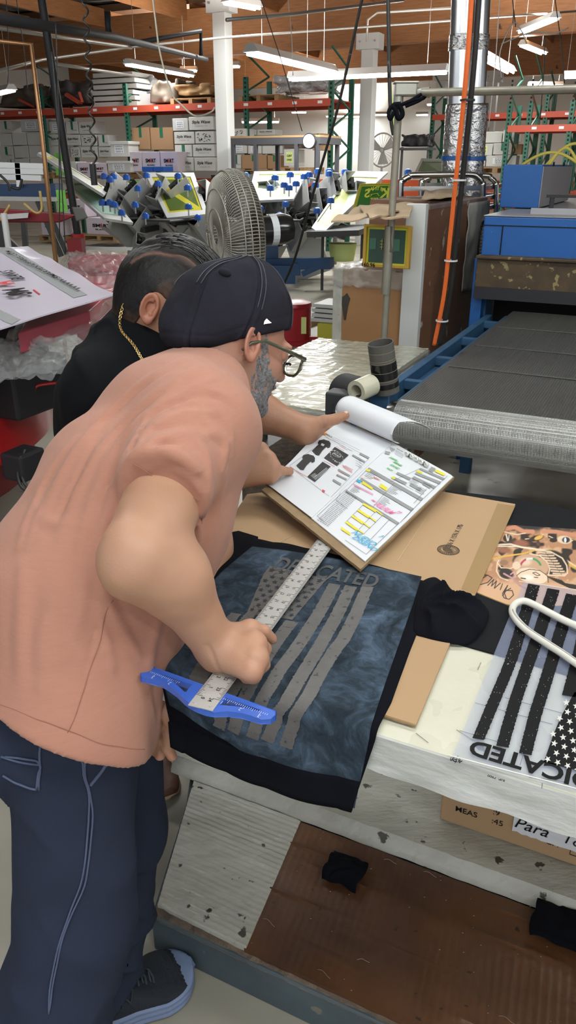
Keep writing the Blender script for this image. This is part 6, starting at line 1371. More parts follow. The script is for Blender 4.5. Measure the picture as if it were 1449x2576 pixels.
def band(P_, m_, nm, o=.0015): 
    m = MB(); n = 20
    for i in range(n):
        a, b_ = i/n, (i+1)/n; f = lambda u_, v_: sp_(*[((P_[0][k]*(1-u_)+P_[1][k]*u_)*(1-v_)+(P_[3][k]*(1-u_)+P_[2][k]*u_)*v_) for k in (0,1)], o); m.add([f(a,0),f(b_,0),f(b_,1),f(a,1)], [(0,1,2,3)])
    m.build(nm, m_, bn_)
M_BAND = mat('grey_print_band', (.30,.31,.32), rough=.5)
band([(8,612),(220,742),(185,750),(-10,628)], M_BAND, 'grey_band'); band([(-10,775),(52,805),(30,818),(-20,795)], M_BAND, 'grey_band')
m_ = MB(); bnn = (bq[1]-bq[0]).cross(bq[3]-bq[0]).normalized(); bnn = bnn if bnn.z > 0 else -bnn
X = (sp_(28,660,0)-sp_(150,727,0)); X = (X-bnn*X.dot(bnn)).normalized(); Yd_ = bnn.cross(X)
put_text(m_, 'WWW.SMARTEXAPPAREL.COM', sp_(97,679,.010), X, Yd_, w=(sp_(18,632,0)-sp_(178,727,0)).length, h=.024, bold=.01)
put_text(m_, 'BLANKS', sp_(30,698,.010), X, Yd_, w=.25, h=.055, bold=.02); put_text(m_, 'SM', sp_(45,743,.012), X, Yd_, w=.14, h=.085, bold=.03)
m_.build('printed_lettering', M_INK, bn_)
m_ = MB(); put_text(m_, 'A', sp_(6,720,.012), X, Yd_, h=.085, bold=.04); m_.beam(sp_(84,730,.003), sp_(100,742,.003), .006, .001); m_.build('red_lettering', M_RI, bn_)
# ------------------------------------------------------------------ machines at the far left
bm_ = thing('blue_press', 'low blue press with pale rails at the far left', 'press', AY(60,560,8.6))
p0, p1 = AY(-60,478,8.6), AY(150,478,8.6); MB().beam(p0, p1, .3, .12).build('blue_beam', mat('beam_blue',(.02,.06,.16),rough=.4), bm_); MB().beam(AY(-60,497,8.5), AY(150,500,8.5), .3, .04).build('pale_rail', M_HOUS, bm_)
for x0,y0,x1,y1 in ((45,410,50,470),(0,415,110,418),(0,430,110,432),(0,445,105,448),(95,505,155,645),(0,560,10,640),(60,560,66,640),(130,545,170,640),(18,600,60,640)): MB().beam(AY(x0,y0,8.4), AY(x1,y1,8.4), .05, .05).build('strut', M_ROLL if y0 < 500 else M_PDK, bm_)
ra = thing('printing_unit', 'dark red printing unit with grey end at left behind the pole', 'machine', AY(150,640,6.6))
M_DRD = mat('arm_red', (.22,.01,.015), rough=.4); MB().hexa([AY(x,y,Y) for Y in (6.6,6.9) for x, y in ((-40,560),(150,560),(200,540),(-40,520))]).build('arm', M_DRD, ra, bevel=.01)
MB().hexa([AY(x,y,Y) for Y in (6.55,6.9) for x, y in ((192,558),(222,548),(210,522),(180,520))]).build('arm_end', mat('grey_rubber',(.12,.12,.11),rough=.5), ra, bevel=.01); MB().hexa([AY(x,y,Y) for Y in (6.5,6.6) for x, y in ((0,553),(70,548),(72,535),(0,540))]).build('grey_plate', M_HOUS, ra)
p = AY(190,600,6.8); MB().beam(V(p.x,p.y,0), p, .12, .12).build('column', M_DRD, ra)
for i, pts in enumerate((((0,440),(20,460),(25,480)),((28,470),(48,475),(55,450)),((60,512),(90,535),(105,525),(100,480)),((0,555),(25,515)))):
    tag(MB().tube(spline([tuple(AY(x,y,6.3)) for x, y in pts], 6), .01, 6).build('air_line', M_CORD if i < 2 else mat('ochre_line',(.55,.38,.12),rough=.5), None, smooth=True), ('first black air line looping at the left edge','second black air line above the blue beam','ochre air line looping over the red arm','ochre air line at the left edge by the grey plate')[i], 'hose')
p = AY(4,500,5.2); q = AY(8,620,5.2); tag(MB().cyl(V(p.x,p.y,0), V(p.x,p.y,1.35), .02).build('white_post', M_HOUS, None, smooth='auto'), 'cream white post cut by the left edge above the sheet', 'post')
tag(MB().hexa([AY(x,y,Y) for Y in (7.0,7.4) for x, y in ((205,628),(330,630),(335,622),(215,620))]).build('pale_board', M_HOUS), 'pale flat board on a low stand behind the short-haired head', 'board')
# ------------------------------------------------------------------ people
def frame(f, up):
    f = f.normalized(); up = (up-f*up.dot(f)).normalized(); return f.cross(up).normalized(), f, up
def local(P, O, R, s=1):
    q = [P[i]-O[i] for i in range(3)]
    return [(q[0]*R[k][0]+q[1]*R[k][1]+q[2]*R[k][2])/s for k in range(3)]
def head_sdf(P, O, R, s=1, ears=True):
    q = local(P, O, R, s); ax = [np.abs(q[0]), q[1], q[2]]
    d = elli(q, (0,-.014,.034), (.076,.098,.088))
    d = smin(d, elli(q, (0,.032,-.028), (.062,.066,.084)), .03)
    d = smin(d, elli(q, (0,.05,-.082), (.042,.042,.032)), .03)
    d = smin(d, elli(ax, (.036,.062,-.022), (.024,.024,.022)), .02)
    d = smin(d, elli(ax, (.026,.086,.026), (.026,.012,.009)), .014)
    d = smax(d, -elli(ax, (.031,.103,.010), (.019,.014,.012)), .012)
    d = smin(d, elli(ax, (.031,.085,.010), (.0145,.0135,.0125)), .004)
    d = smin(d, cone(q, (0,.095,.018), (0,.116,-.022), .007, .0115), .01)
    d = smin(d, elli(ax, (.011,.106,-.026), (.008,.011,.008)), .006)
    d = smin(d, elli(q, (0,.098,-.050), (.024,.010,.0065)), .004)
    d = smin(d, elli(q, (0,.097,-.061), (.020,.010,.0065)), .004)
    d = smax(d, -elli(q, (0,.110,-.0555), (.023,.006,.0016)), .003)
    d = smin(d, elli(q, (0,.09,-.092), (.02,.018,.014)), .012)
    # ears
    e = [(ax[0]-.078)/.84, (q[1]+.012)/.84, (q[2]+.002)/.84]
    tl = .35; ey = e[1]*math.cos(tl)+e[2]*math.sin(tl)*.3; ez = e[2]
    xo = e[0]-.004-np.clip(-ey, 0, .03)*.45
    rr = np.sqrt((ey/.0165)**2+(ez/.029)**2)
    rim = np.sqrt(((rr-1)*.018)**2+xo**2)-.0040
    plate = smax((rr-1)*.0165, np.abs(xo+.007)-.0024, .003)
    lobe = elli([xo, ey-.006, ez+.028], (0,0,0), (.0055,.0085,.010))
    tragus = elli([xo+.002, ey-.013, ez+.004], (0,0,0), (.006,.004,.007))
    anti = np.sqrt(((rr-.62)*.018)**2+(xo+.001)**2)-.003; anti = np.maximum(anti, ey-.004)
    ear = smin(smin(smin(rim, plate, .004), lobe, .006), tragus, .004); ear = smin(ear, anti, .0025)*.84
    if ears: d = smin(d, ear, .007)
    return d*s
def skin(name, col, red):
    return mat(name, col, rough=.48, attr=1, sss=.12, bump=(260,.18,.002), var=(38,.25,red))
SK1 = skin('skin_light', (.60,.335,.205), (.60,.25,.155)); SK2 = skin('skin_tan', (.44,.22,.115), (.42,.17,.09))
def fingers(P, chains, k=.006):
    d = None
    for ch in chains:
        c = None
        for i in range(len(ch)-1):
            p, r = ch[i]; q, r2 = ch[i+1]; e = cone(P, p, q, r, r2); c = e if c is None else smin(c, e, .004)
        d = c if d is None else smin(d, c, .0018)
    return d
def bbox(pts, pad):
    return [min(p[i] for p in pts)-pad for i in range(3)], [max(p[i] for p in pts)+pad for i in range(3)]

def proj_line(pts, fpos, lift=.0):
    "snap points to the nearest vertex of a surface"
    out = []
    for p in pts:
        k = np.argmin(((fpos-np.array(p))**2).sum(1)); out.append(Vector(fpos[k]))
    return out
def snap_ray(px, py, fpos, tol=.009):
    "first surface vertex met along the viewing ray of a stitched line"
    o = np.array((0,0,HC)); r = D(px, py, 1)-V(0,0,HC); r.normalize(); r = np.array(r)
    w = fpos-o; t = w@r; dd = np.sqrt(np.maximum(((w-t[:,None]*r)**2).sum(1), 0)); m = dd < tol
    if not m.any(): m = dd < dd.min()+.002
    k = np.argmin(np.where(m, t, 9)); return Vector(fpos[k])
def smooth(pts, n=3):
    for _ in range(n): pts = [pts[0]]+[(pts[i-1]+pts[i]*2+pts[i+1])/4 for i in range(1, len(pts)-1)]+[pts[-1]]
    return pts
def lerp_px(L, n):
    out = []
    for i in range(len(L)-1):
        for k in range(n): t = k/n; out.append((L[i][0]*(1-t)+L[i+1][0]*t, L[i][1]*(1-t)+L[i+1][1]*t))
    return out+[L[-1]]
# ================= the man in the salmon shirt
feet1 = V(-.41,.93,0)
man1 = thing('person', 'person in a salmon t-shirt and dark cap bending over the table, pressing a T-square', 'person', feet1)
Lv = (D(150,1800,1.26)-V(0,0,HC)); Lv.z = 0; Lv.normalize()         # towards the man's left side
Nd = [(D(112,2010,1.255), .205, .153), (D(146,1800,1.25), .205, .155), (D(212,1520,1.28), .20, .172), (D(342,1250,1.31), .20, .152), (D(440,1080,1.35), .19, .118), (D(492,985,1.38), .12, .085)]
def torso1(P, g=0, lo=0):
    d = None
    for i in range(lo, len(Nd)-1):
        (a, l1, f1), (b, l2, f2) = Nd[i], Nd[i+1]
        e = ecap(P, a, b, Lv, l1+g, f1+g, l2+g, f2+g); d = e if d is None else smin(d, e, .035)
    return d
SH_R = D(488,1085,1.215); SH_L = D(520,1010,1.52); SLV = D(416,1222,1.085)
EL_R = D(350,1400,1.03); WR_R = D(548,1632,1.135)
EL_L = D(520,1380,1.50); WR_L = D(392,1730,1.24)
def slv(P, g=0):
    d = cone(P, SH_R, SLV, .086+g, .064+g)
    return d
# --- shirt
f = Fld(*bbox([n[0] for n in Nd]+[SH_R, SH_L, SLV, EL_L], .235), .0055); P = f.P
axv = (Nd[4][0]-Nd[1][0]).normalized(); Fv = axv.cross(Lv).normalized()
q = [P[i]-Nd[1][0][i] for i in range(3)]
cl = q[0]*Lv.x+q[1]*Lv.y+q[2]*Lv.z; cf = q[0]*Fv.x+q[1]*Fv.y+q[2]*Fv.z; ct = q[0]*axv.x+q[1]*axv.y+q[2]*axv.z
ang = np.arctan2(cf, cl)*.17
outer = torso1(P)
outer = smin(outer, cone(P, Nd[4][0], SH_R, .10, .088), .05)
outer = smin(outer, cone(P, Nd[4][0], SH_L, .10, .085), .05)
chest_n = smin(outer, cone(P, SH_L, SH_L.lerp(EL_L,.5), .080, .075), .03)
sl = slv(P)
sd = (SLV-SH_R).normalized(); cut2 = plane(P, SLV+sd*.012, sd)
slx = cone(P, SH_R, SLV+sd*.07, .086, .058)
outer = smin(chest_n, smax(slx, cut2, .004), .022)
wr = vnoise(ang*38+ct*5, ct*3.2-ang*6, cl*0, 3); wrb = vnoise(ang*70-ct*9, ct*5, cl*0, 31); fold = 0
wr2 = vnoise(cl*9+2, cf*14-ct*10, ct*7, 5)*.005+vnoise(cl*14, cf*16, ct*12, 9)*.0020
qs = [P[i]-SH_R[i] for i in range(3)]; ts = qs[0]*sd.x+qs[1]*sd.y+qs[2]*sd.z
side = Lv.cross(sd).normalized(); us = qs[0]*side.x+qs[1]*side.y+qs[2]*side.z
w3 = 0
near = np.clip(1-np.maximum(sl, 0)/.02, 0, 1)*np.clip((-cl+.02)/.08, 0, 1)
belly = np.clip(1-(ct)/.28, 0, 1)
dis = -wr2
_b, _q = surfnet(outer[::2,::2,::2], f.lo, f.h*2)
def add_fold(L, w, A):
    global dis
    pts = smooth([snap_ray(x, y, _b, .016) for x, y in lerp_px(L, 3)], 2); n = len(pts)
    lo3 = [min(p[k] for p in pts)-w*2.6 for k in range(3)]; hi3 = [max(p[k] for p in pts)+w*2.6 for k in range(3)]
    sl_ = tuple(slice(max(int((lo3[k]-f.lo[k])/f.h), 0), max(int((hi3[k]-f.lo[k])/f.h)+2, 1)) for k in range(3)); Q_ = [c[sl_] for c in P]; e_ = None
    for i in range(n-1):
        t_ = (i+.5)/(n-1); amp = abs(A)*1.5*math.sin(math.pi*min(max(t_,.03),.97))**.6; v_ = amp*np.exp(-(cone(Q_, pts[i], pts[i+1], 0)/(w*.72))**2); e_ = v_ if e_ is None else np.maximum(e_, v_)
    FM_[sl_] += e_*(1 if A > 0 else -1)
FM_ = np.zeros_like(outer)
for L, w, A in (([(445,905),(360,945),(280,1000),(215,1065),(160,1140),(110,1230),(80,1310)],.006,.005),([(480,925),(400,968),(325,1020),(255,1090),(200,1165),(160,1250)],.006,.005),([(380,1035),(325,1085),(280,1150),(250,1230),(228,1310)],.006,.005),([(215,1065),(150,1150),(110,1240),(85,1340)],.008,-.006),([(345,1030),(290,1090),(245,1170),(215,1260),(195,1350)],.008,-.006),
    ([(60,1255),(110,1300),(170,1310)],.010,-.005),([(500,960),(440,1010),(410,1040)],.006,-.005),([(430,1200),(480,1230),(500,1270)],.007,-.006),([(560,1010),(600,1070),(606,1140)],.007,-.007),([(480,1050),(540,1075),(590,1130)],.006,.005),([(400,1150),(460,1185),(520,1200)],.006,-.006),
    ([(350,1300),(300,1400),(255,1480)],.012,-.006),([(470,885),(380,925),(300,975),(230,1040),(180,1110),(130,1190),(95,1260),(60,1350)],.011,-.008),([(505,903),(420,945),(340,1000),(270,1070),(215,1150),(170,1240),(140,1330)],.010,-.009),
    ([(410,985),(330,1040),(275,1110),(235,1190),(205,1270),(182,1370)],.009,-.009),([(352,1045),(300,1120),(270,1200),(250,1280),(240,1390)],.009,-.009),([(330,1105),(305,1180),(292,1260),(288,1330)],.008,-.008),([(165,1085),(100,1180),(60,1270),(30,1360)],.010,-.007),
    ([(250,1060),(200,1140),(155,1230),(120,1320)],.007,.005),([(300,1080),(250,1160),(220,1240),(198,1330)],.007,.006),([(530,905),(475,925),(420,960),(370,1000)],.008,-.006),([(555,935),(500,945),(440,975)],.007,-.006),([(590,985),(540,955),(480,960)],.006,-.004),
    ([(345,1080),(395,1032),(470,1018),(560,1014)],.009,-.010),([(326,1165),(350,1105),(400,1075),(470,1072),(560,1090)],.009,-.011),([(338,1172),(400,1120),(455,1118),(492,1150),(500,1230)],.010,-.009),([(350,1190),(430,1160),(470,1200)],.008,-.006),
    ([(350,1062),(372,1062),(430,1045),(500,1045)],.006,.007),([(345,1140),(390,1098),(450,1095)],.006,.006),([(540,1050),(596,1110),(585,1180)],.009,-.008),([(500,1085),(550,1140),(548,1240)],.009,-.008),([(470,1130),(525,1190),(530,1260)],.006,.005),
    ([(322,1190),(316,1125),(333,1064),(380,1012),(440,988),(520,980),(578,988),(612,1032)],.005,.007),([(335,1190),(328,1125),(345,1072),(388,1022),(445,998),(520,991),(572,998)],.005,-.004),
    ([(592,1195),(566,1300),(530,1400)],.010,-.008),([(560,1220),(530,1330),(500,1430)],.009,-.006),([(290,1480),(300,1540),(345,1620),(385,1690)],.012,-.009),([(265,1490),(270,1580),(310,1680)],.010,-.006),([(420,1560),(400,1640),(392,1740)],.010,-.008),
    ([(298,1500),(252,1600),(226,1700),(192,1800),(168,1885)],.0035,.004),([(130,1480),(100,1600),(85,1720)],.018,-.007),([(40,1420),(30,1560),(25,1700)],.016,-.006),([(200,1420),(180,1540),(150,1660)],.016,-.005),([(330,1240),(300,1330),(290,1400)],.010,.006)):
    add_fold(L, w, A)
dis = dis+np.clip(FM_, -.022, .013)
# armhole seam: a shallow groove where sleeve meets body
seam = 0
dis = dis
# waistline side seam
solid = outer+dis
hem_n = (Nd[0][0]-Nd[2][0]).normalized()
HEM = [D(20,1822,1.2), D(250,1893,1.13), D(383,1913,1.2)]
hn = (HEM[1]-HEM[0]).cross(HEM[2]-HEM[0]).normalized(); hn = -hn if hn.z > 0 else hn
print('HN',hn)
hn = V(-.50,-.42,-1).normalized()
cut = plane(P, HEM[1]+Zv*.005, hn)
neckc = D(545,905,1.40); nk_n = (D(590,850,1.42)-D(455,1010,1.37)).normalized()
neck_cut = np.maximum(cone(P, D(540,925,1.39)-nk_n*.05, neckc+nk_n*.2, .070, .09), -1)
inner = smin(torso1(P, -.028), cone(P, SH_R, EL_R, .061, .0575), .02)
inner = np.maximum(inner, outer+.019); shell = smax(solid, -inner, .003)
shirt = smax(smax(shell, cut, .004), -neck_cut, .004)
pos, qd = surfnet(shirt, f.lo, f.h)
M_PINK = mat('salmon_cotton', (.52,.255,.180), rough=.95, spec=.15, var=(30,.6,(.43,.20,.148)), stretch=(1.3,1.3,9,(.5,-.35,.2)), bump=(260,.4,.002), sheen=.15)
np_obj('t_shirt', pos, qd, M_PINK, man1)
M_PTH = mat('salmon_thread', (.40,.17,.12), rough=.9); m_ = MB()
for L in ([(332,1178),(400,1225),(450,1250),(488,1268)],[(-30,1770),(60,1800),(130,1835),(200,1858),(280,1878),(340,1888),(378,1890)],[(298,1500),(252,1600),(226,1700),(192,1800),(172,1860)]):
    m_.tube(smooth([snap_ray(x, y, pos)+camv(0,0,.0012) for x, y in lerp_px(L, 5)], 4), .0006, 5)
m_.build('shirt_stitching', M_PTH, man1, smooth=True)
# hem stitch lines on sleeve and hem are narrow tubes of the same cotton
del f, P, q, cl, cf, ct, ang, outer, wr, wr2, fold, w3, shell, shirt, solid
# --- trousers
HR, KR, AR = V(-.335,.975,.80), V(-.365,.915,.46), V(-.465,.80,.05)
HL, KL, AL = V(-.345,1.12,.84), V(-.32,1.10,.46), V(-.385,1.050,.11)
f = Fld(*bbox([HR,KR,AR,HL,AL,KL,V(-.38,1,.98)], .16), .006); P = f.P
d = cone(P, HR, KR, .106, .094); d = smin(d, cone(P, KR, AR, .094, .092), .03)
e = cone(P, HL, KL, .100, .078); e = smin(e, cone(P, KL, AL, .078, .074), .03)
d = smin(d, e, .02)
d = smin(d, ecap(P, V(-.37,1.01,.86), V(-.34,1.04,1.0), Lv, .135, .11, .13, .11), .03)
d = smin(d, elli(P, V(-.43,.985,.80), (.115,.105,.085)), .03)
dk = vnoise(P[0]*8, P[1]*8, P[2]*9, 2)*.008+(1-np.abs(vnoise(P[0]*9+P[2]*7, P[1]*9, P[2]*6-P[0]*5, 8)))**3*.016*np.clip(1.05-P[2]*1.2,0.25,1)+(1-np.abs(vnoise(P[0]*3, P[1]*3, P[2]*22+P[0]*9, 4)))**3*.020*np.clip((.36-P[2])/.25,0,1)
# patch pocket and side seam relief on the right side
d = d-dk
pk = np.maximum(np.maximum(np.abs(P[2]-.80)-.075, np.abs(P[0]+.475+.0*P[2])-.055), P[1]-.93)
d = d-.004*np.clip(-pk/.004, 0, 1)
cutb = np.maximum(-(P[2]-.035), -1); 
hemL = plane(P, V(-.36,1.05,.105), V(.12,.25,-1)); leftreg = np.clip((P[1]-.94)*50, 0, 1)*np.clip((-.12-P[0])*50,0,1)
low = np.where((P[1] > .93) & (cone(P, KL, AL, 0) < cone(P, KR, AR, 0)), hemL, -(P[2]-.04))
solid = d; shell = np.where(P[2] < .35, smax(solid, -(solid+.012), .003), solid)
tr = np.maximum(smax(shell, low, .004), P[2]-.99)
pos, qd = surfnet(tr, f.lo, f.h)
M_NAVY = mat('navy_canvas', (.026,.034,.062), rough=.95, spec=.15, var=(9,.5,(.034,.042,.066)), bump=(420,.35,.002))
trousers = np_obj('trousers', pos, qd, M_NAVY, man1)
M_STI = mat('navy_thread', (.085,.11,.19), rough=.8)
tn = pos
for off in (0, 9):
    ln = smooth([snap_ray(x+off, y, tn)+camv(0,0,.0022) for x, y in lerp_px([(208,1905),(214,1960),(232,2000),(233,2060),(226,2150),(212,2220),(175,2300),(140,2390),(122,2480),(112,2560)], 4)], 4)
    MB().tube(ln, .0016, 6).build('seam', M_STI, man1, smooth=True)
ln = smooth([snap_ray(x, y, tn) for x, y in lerp_px([(290,1912),(270,1945),(240,1983)], 4)], 2)
MB().tube(ln, .003, 6).build('pocket_edge', M_STI, man1, smooth=True)
pkm = MB()
for L in ([(2,1912),(90,1925),(94,1945),(84,1998)], [(0,1918),(88,1932)], [(84,1998),(40,1985),(2,1965)], [(100,1840),(96,1925),(86,1995)]):
    pkm.tube(smooth([snap_ray(x, y, tn)+camv(0,0,.0015) for x, y in lerp_px(L, 5)], 2), .0018, 6)
pkm.build('pocket_stitching', M_STI, man1, smooth=True)
# --- shoes
M_SHOE = mat('dark_knit', (.018,.024,.034), rough=.85, bump=(160,.8,.004)); M_SOLE = mat('blue_foam', (.16,.23,.42), rough=.6, var=(6,.6,(.30,.36,.50)))
M_INKL = mat('black_laces', (.008,.008,.009), rough=.8)
def shoe(heel, toe, parent, w=.05, mu=M_SHOE, ms=M_SOLE, lift=.034, top=.1):
    heel = Vector(heel); toe = Vector(toe); y = (toe-heel).normalized(); x = y.cross(Zv).normalized(); L = (toe-heel).length
    def q(a, b, c): return heel+y*a*L+x*b+Zv*c
    f = Fld(*bbox([heel, toe, heel+Zv*.13], .08), .0035); P = f.P
    R = (x, y, Zv); qq = local(P, heel, R)
    wd = lambda g: None
    t = qq[1]/L
    hw = np.interp(t, [0,.03,.1,.3,.5,.72,.84,.92,.97,1.0], [.014,.026,.038,.037,.041,w,w*.93,w*.74,w*.48,w*.2]).astype(np.float32)
    hw = np.where(t > .72, w*np.sqrt(np.clip(1-(np.clip((t-.72)/.285,0,1))**2.3, .0004, 1)), hw).astype(np.float32)
    shp = (np.abs(qq[0])-hw)*.8; shp = np.maximum(shp, np.maximum(-qq[1]-.005, qq[1]-L)); 
    zt = np.interp(t, [0,.5,.75,.95,1.0], [lift+.012, lift, lift-.004, lift-.002, lift+.004]).astype(np.float32)
    zb = np.interp(t, [0,.06,.12,.8,.93,1.0], [.012,.004,.002,.002,.010,.024]).astype(np.float32)
    sole = smax(smax(shp-.007, qq[2]-zt, .008), -(qq[2]-zb), .008)+.0012*np.sin(qq[2]*420)*np.clip(qq[2]/.01,0,1)
    ht = np.interp(t, [0,.18,.34,.5,.7,.86,.96,1.0], [top,top,top+.005,.088,.064,.055,.044,.03]).astype(np.float32)
    k = np.clip((qq[2]-lift)/(ht-lift+1e-4), 0, 1.3)
    up = smax(smax(np.abs(qq[0])-(hw+.006)*np.sqrt(np.clip(1-(k*.86)**2.6, 0.02, 1)), np.maximum(-qq[1], qq[1]-L+.001), .01), smax(qq[2]-ht, -(qq[2]-lift+.01), .01), .01)
    ps, qd = surfnet(sole, f.lo, f.h); np_obj('sole', ps, qd, ms, parent)
    ps, qd = surfnet(up, f.lo, f.h); np_obj('upper', ps, qd, mu, parent); U_ = ps
    lc = MB()
    for i in range(5):
        t = .42+i*.058; hh = np.interp(t, [.34,.5,.7], [top+.005,.088,.064])+.004; s2 = .5
        lc.tube([q(t, -.022, hh-.012), q(t+.02, -.008, hh+.001), q(t+.03, .010, hh), q(t+.02, .024, hh-.014)], .0026, 6)
        lc.tube([q(t+.03, -.022, hh-.014), q(t+.01, 0, hh+.002), q(t, .024, hh-.012)], .0026, 6)
    lc.tube([q(.42,.0,top+.0), q(.40,.03,top-.01), q(.46,.045,top-.035), q(.5,.03,top-.022), q(.45,.01,top-.004)], .0024, 6)
    lc.build('laces', mat('slate_laces', (.045,.055,.075), rough=.8) if mu is M_SHOE else M_INKL, parent, smooth=True)
sh = thing('shoe', 'x', 'x', V(-.40,1.06,0)); del sh['label']; del sh['category']; sh.name = 'shoe'; sh.parent = man1; sh.location = V(-.40,1.06,0)-feet1
shoe(V(-.45,.985,0), V(-.212,1.122,0), sh, w=.055, lift=.05, top=.115)
sh = bpy.data.objects.new('shoe', None); COL.objects.link(sh); sh.parent = man1; sh.location = V(-.5,.76,0)-feet1
shoe(V(-.52,.73,0), V(-.26,.82,0), sh, w=.052, lift=.045)
# --- head, neck, arms, hands: one body mesh
HO = D(588,862,1.42)
HX, HF, HU = frame(camv(.76,-.24,-.60), camv(.16,.97,.14))
HR_ = (HX, HF, HU); HS = 1.02
pieces = []
f = Fld(*bbox([HO, Nd[5][0]], .165), .0026); P = f.P
d = head_sdf(P, HO, HR_, HS)
nk = ecap(P, Nd[5][0]-HF*.0, HO-HF*.03-HU*.03, HX, .066, .066, .062, .068)
d = smin(d, nk, .03)
lq = local(P, HO, HR_)
d = d-.0022*np.clip(1-np.abs(np.sin(lq[2]*150+lq[1]*40))*3,0,1)*np.clip((-lq[1]-.035)/.03,0,1)*np.clip((-lq[2]-.05)/.02,0,1)*-1
pieces.append(surfnet(d, f.lo, f.h))
# right arm and hand
def Hg(px, py, z): return G(px, py, z)
k1, k2_, k3, k4 = Hg(634,1586,.990), Hg(646,1618,.992), Hg(650,1655,.985), Hg(636,1690,.972)
palm0 = Hg(556,1632,.985)
idx_ = [(k1,.0125), (Hg(662,1588,.985),.0105), (Hg(684,1607,.966),.0085)]
mid_ = [(k2_,.0125), (Hg(661,1632,.975),.0125), (Hg(654,1660,.958),.011)]
rin_ = [(k3,.012), (Hg(661,1672,.968),.0105), (Hg(646,1690,.956),.0095)]
pin_ = [(k4,.011), (Hg(638,1703,.962),.0095), (Hg(620,1706,.955),.0085)]
thb_ = [(Hg(570,1590,.972),.016), (Hg(600,1585,.962),.0125), (Hg(622,1592,.957),.010)]
f = Fld(*bbox([SH_R, EL_R, WR_R, k1, k4, idx_[2][0], k3], .075), .003); P = f.P
d = cone(P, SH_R, EL_R, .055, .047)
d = smin(d, cone(P, SH_R.lerp(EL_R,.35), SH_R.lerp(EL_R,.75), .056, .051), .02)
d = smin(d, elli(P, EL_R+camv(-.012,-.022,.010), (.030,.030,.030)), .025)
FM = EL_R.lerp(WR_R, .30)+camv(.010,.012,0)
d = smin(d, cone(P, EL_R, FM, .049, .048), .03)
d = smin(d, cone(P, FM, WR_R, .047, .030), .035)
pal = None
for kk, r in ((k1,.020),(k2_,.020),(k3,.019),(k4,.0175)):
    e = cone(P, WR_R.lerp(kk,.1), kk-(kk-WR_R).normalized()*.006, .026, r); pal = e if pal is None else smin(pal, e, .012)
for kk in (k1,k2_,k3,k4): pal = smin(pal, cone(P, kk, kk+V(0,0,.001), .0135), .008)
d = smin(d, pal, .02)
d = smin(d, fingers(P, [idx_, mid_, rin_, pin_, thb_]), .0045)
# wrist crease
wd = (k2_-WR_R).normalized(); cr = plane(P, WR_R+wd*.012, wd)
d = d+.0022*np.exp(-(cr/.0028)**2)*(cone(P, WR_R, WR_R+wd*.01, .055) < 0)
d = d+vnoise(P[0]*60, P[1]*60, P[2]*60, 1)*.0006
pieces.append(surfnet(d, f.lo, f.h))
# left arm and hand, low beside the shirt hem
Wl = D(372,1745,1.25)
K = [D(430,1788,1.225), D(418,1806,1.24), D(404,1822,1.25), D(392,1832,1.262)]
th = [(D(398,1745,1.225),.016), (D(418,1785,1.21),.0135), (D(432,1815,1.205),.0125), (D(450,1834,1.205),.0095)]
i2 = [(D(408,1800,1.235),.0125), (D(424,1846,1.235),.0108), (D(420,1880,1.25),.0095), (D(432,1902,1.255),.0085)]
i3 = [(D(396,1812,1.245),.0125), (D(408,1858,1.25),.0112), (D(408,1884,1.265),.010), (D(402,1900,1.27),.009)]
i4 = [(D(386,1816,1.255),.012), (D(392,1862,1.262),.011), (D(392,1890,1.275),.009)]
i5 = [(D(376,1812,1.265),.011), (D(378,1850,1.272),.0098), (D(378,1875,1.28),.0085)]
f = Fld(*bbox([SH_L, EL_L, Wl, i2[3][0], th[3][0]], .065), .003); P = f.P
d = cone(P, SH_L, EL_L, .055, .045); d = smin(d, cone(P, EL_L, EL_L.lerp(Wl,.35), .045, .044), .03)
d = smin(d, cone(P, EL_L.lerp(Wl,.35), Wl, .044, .029), .03)
pal = cone(P, Wl, i2[0][0], .025, .018)
for c_ in (i3, i4, i5): pal = smin(pal, cone(P, Wl, c_[0][0], .024, .016), .012)
d = smin(d, pal, .02); d = smin(d, fingers(P, [th, i2, i3, i4, i5]), .007)
pieces.append(surfnet(d, f.lo, f.h))
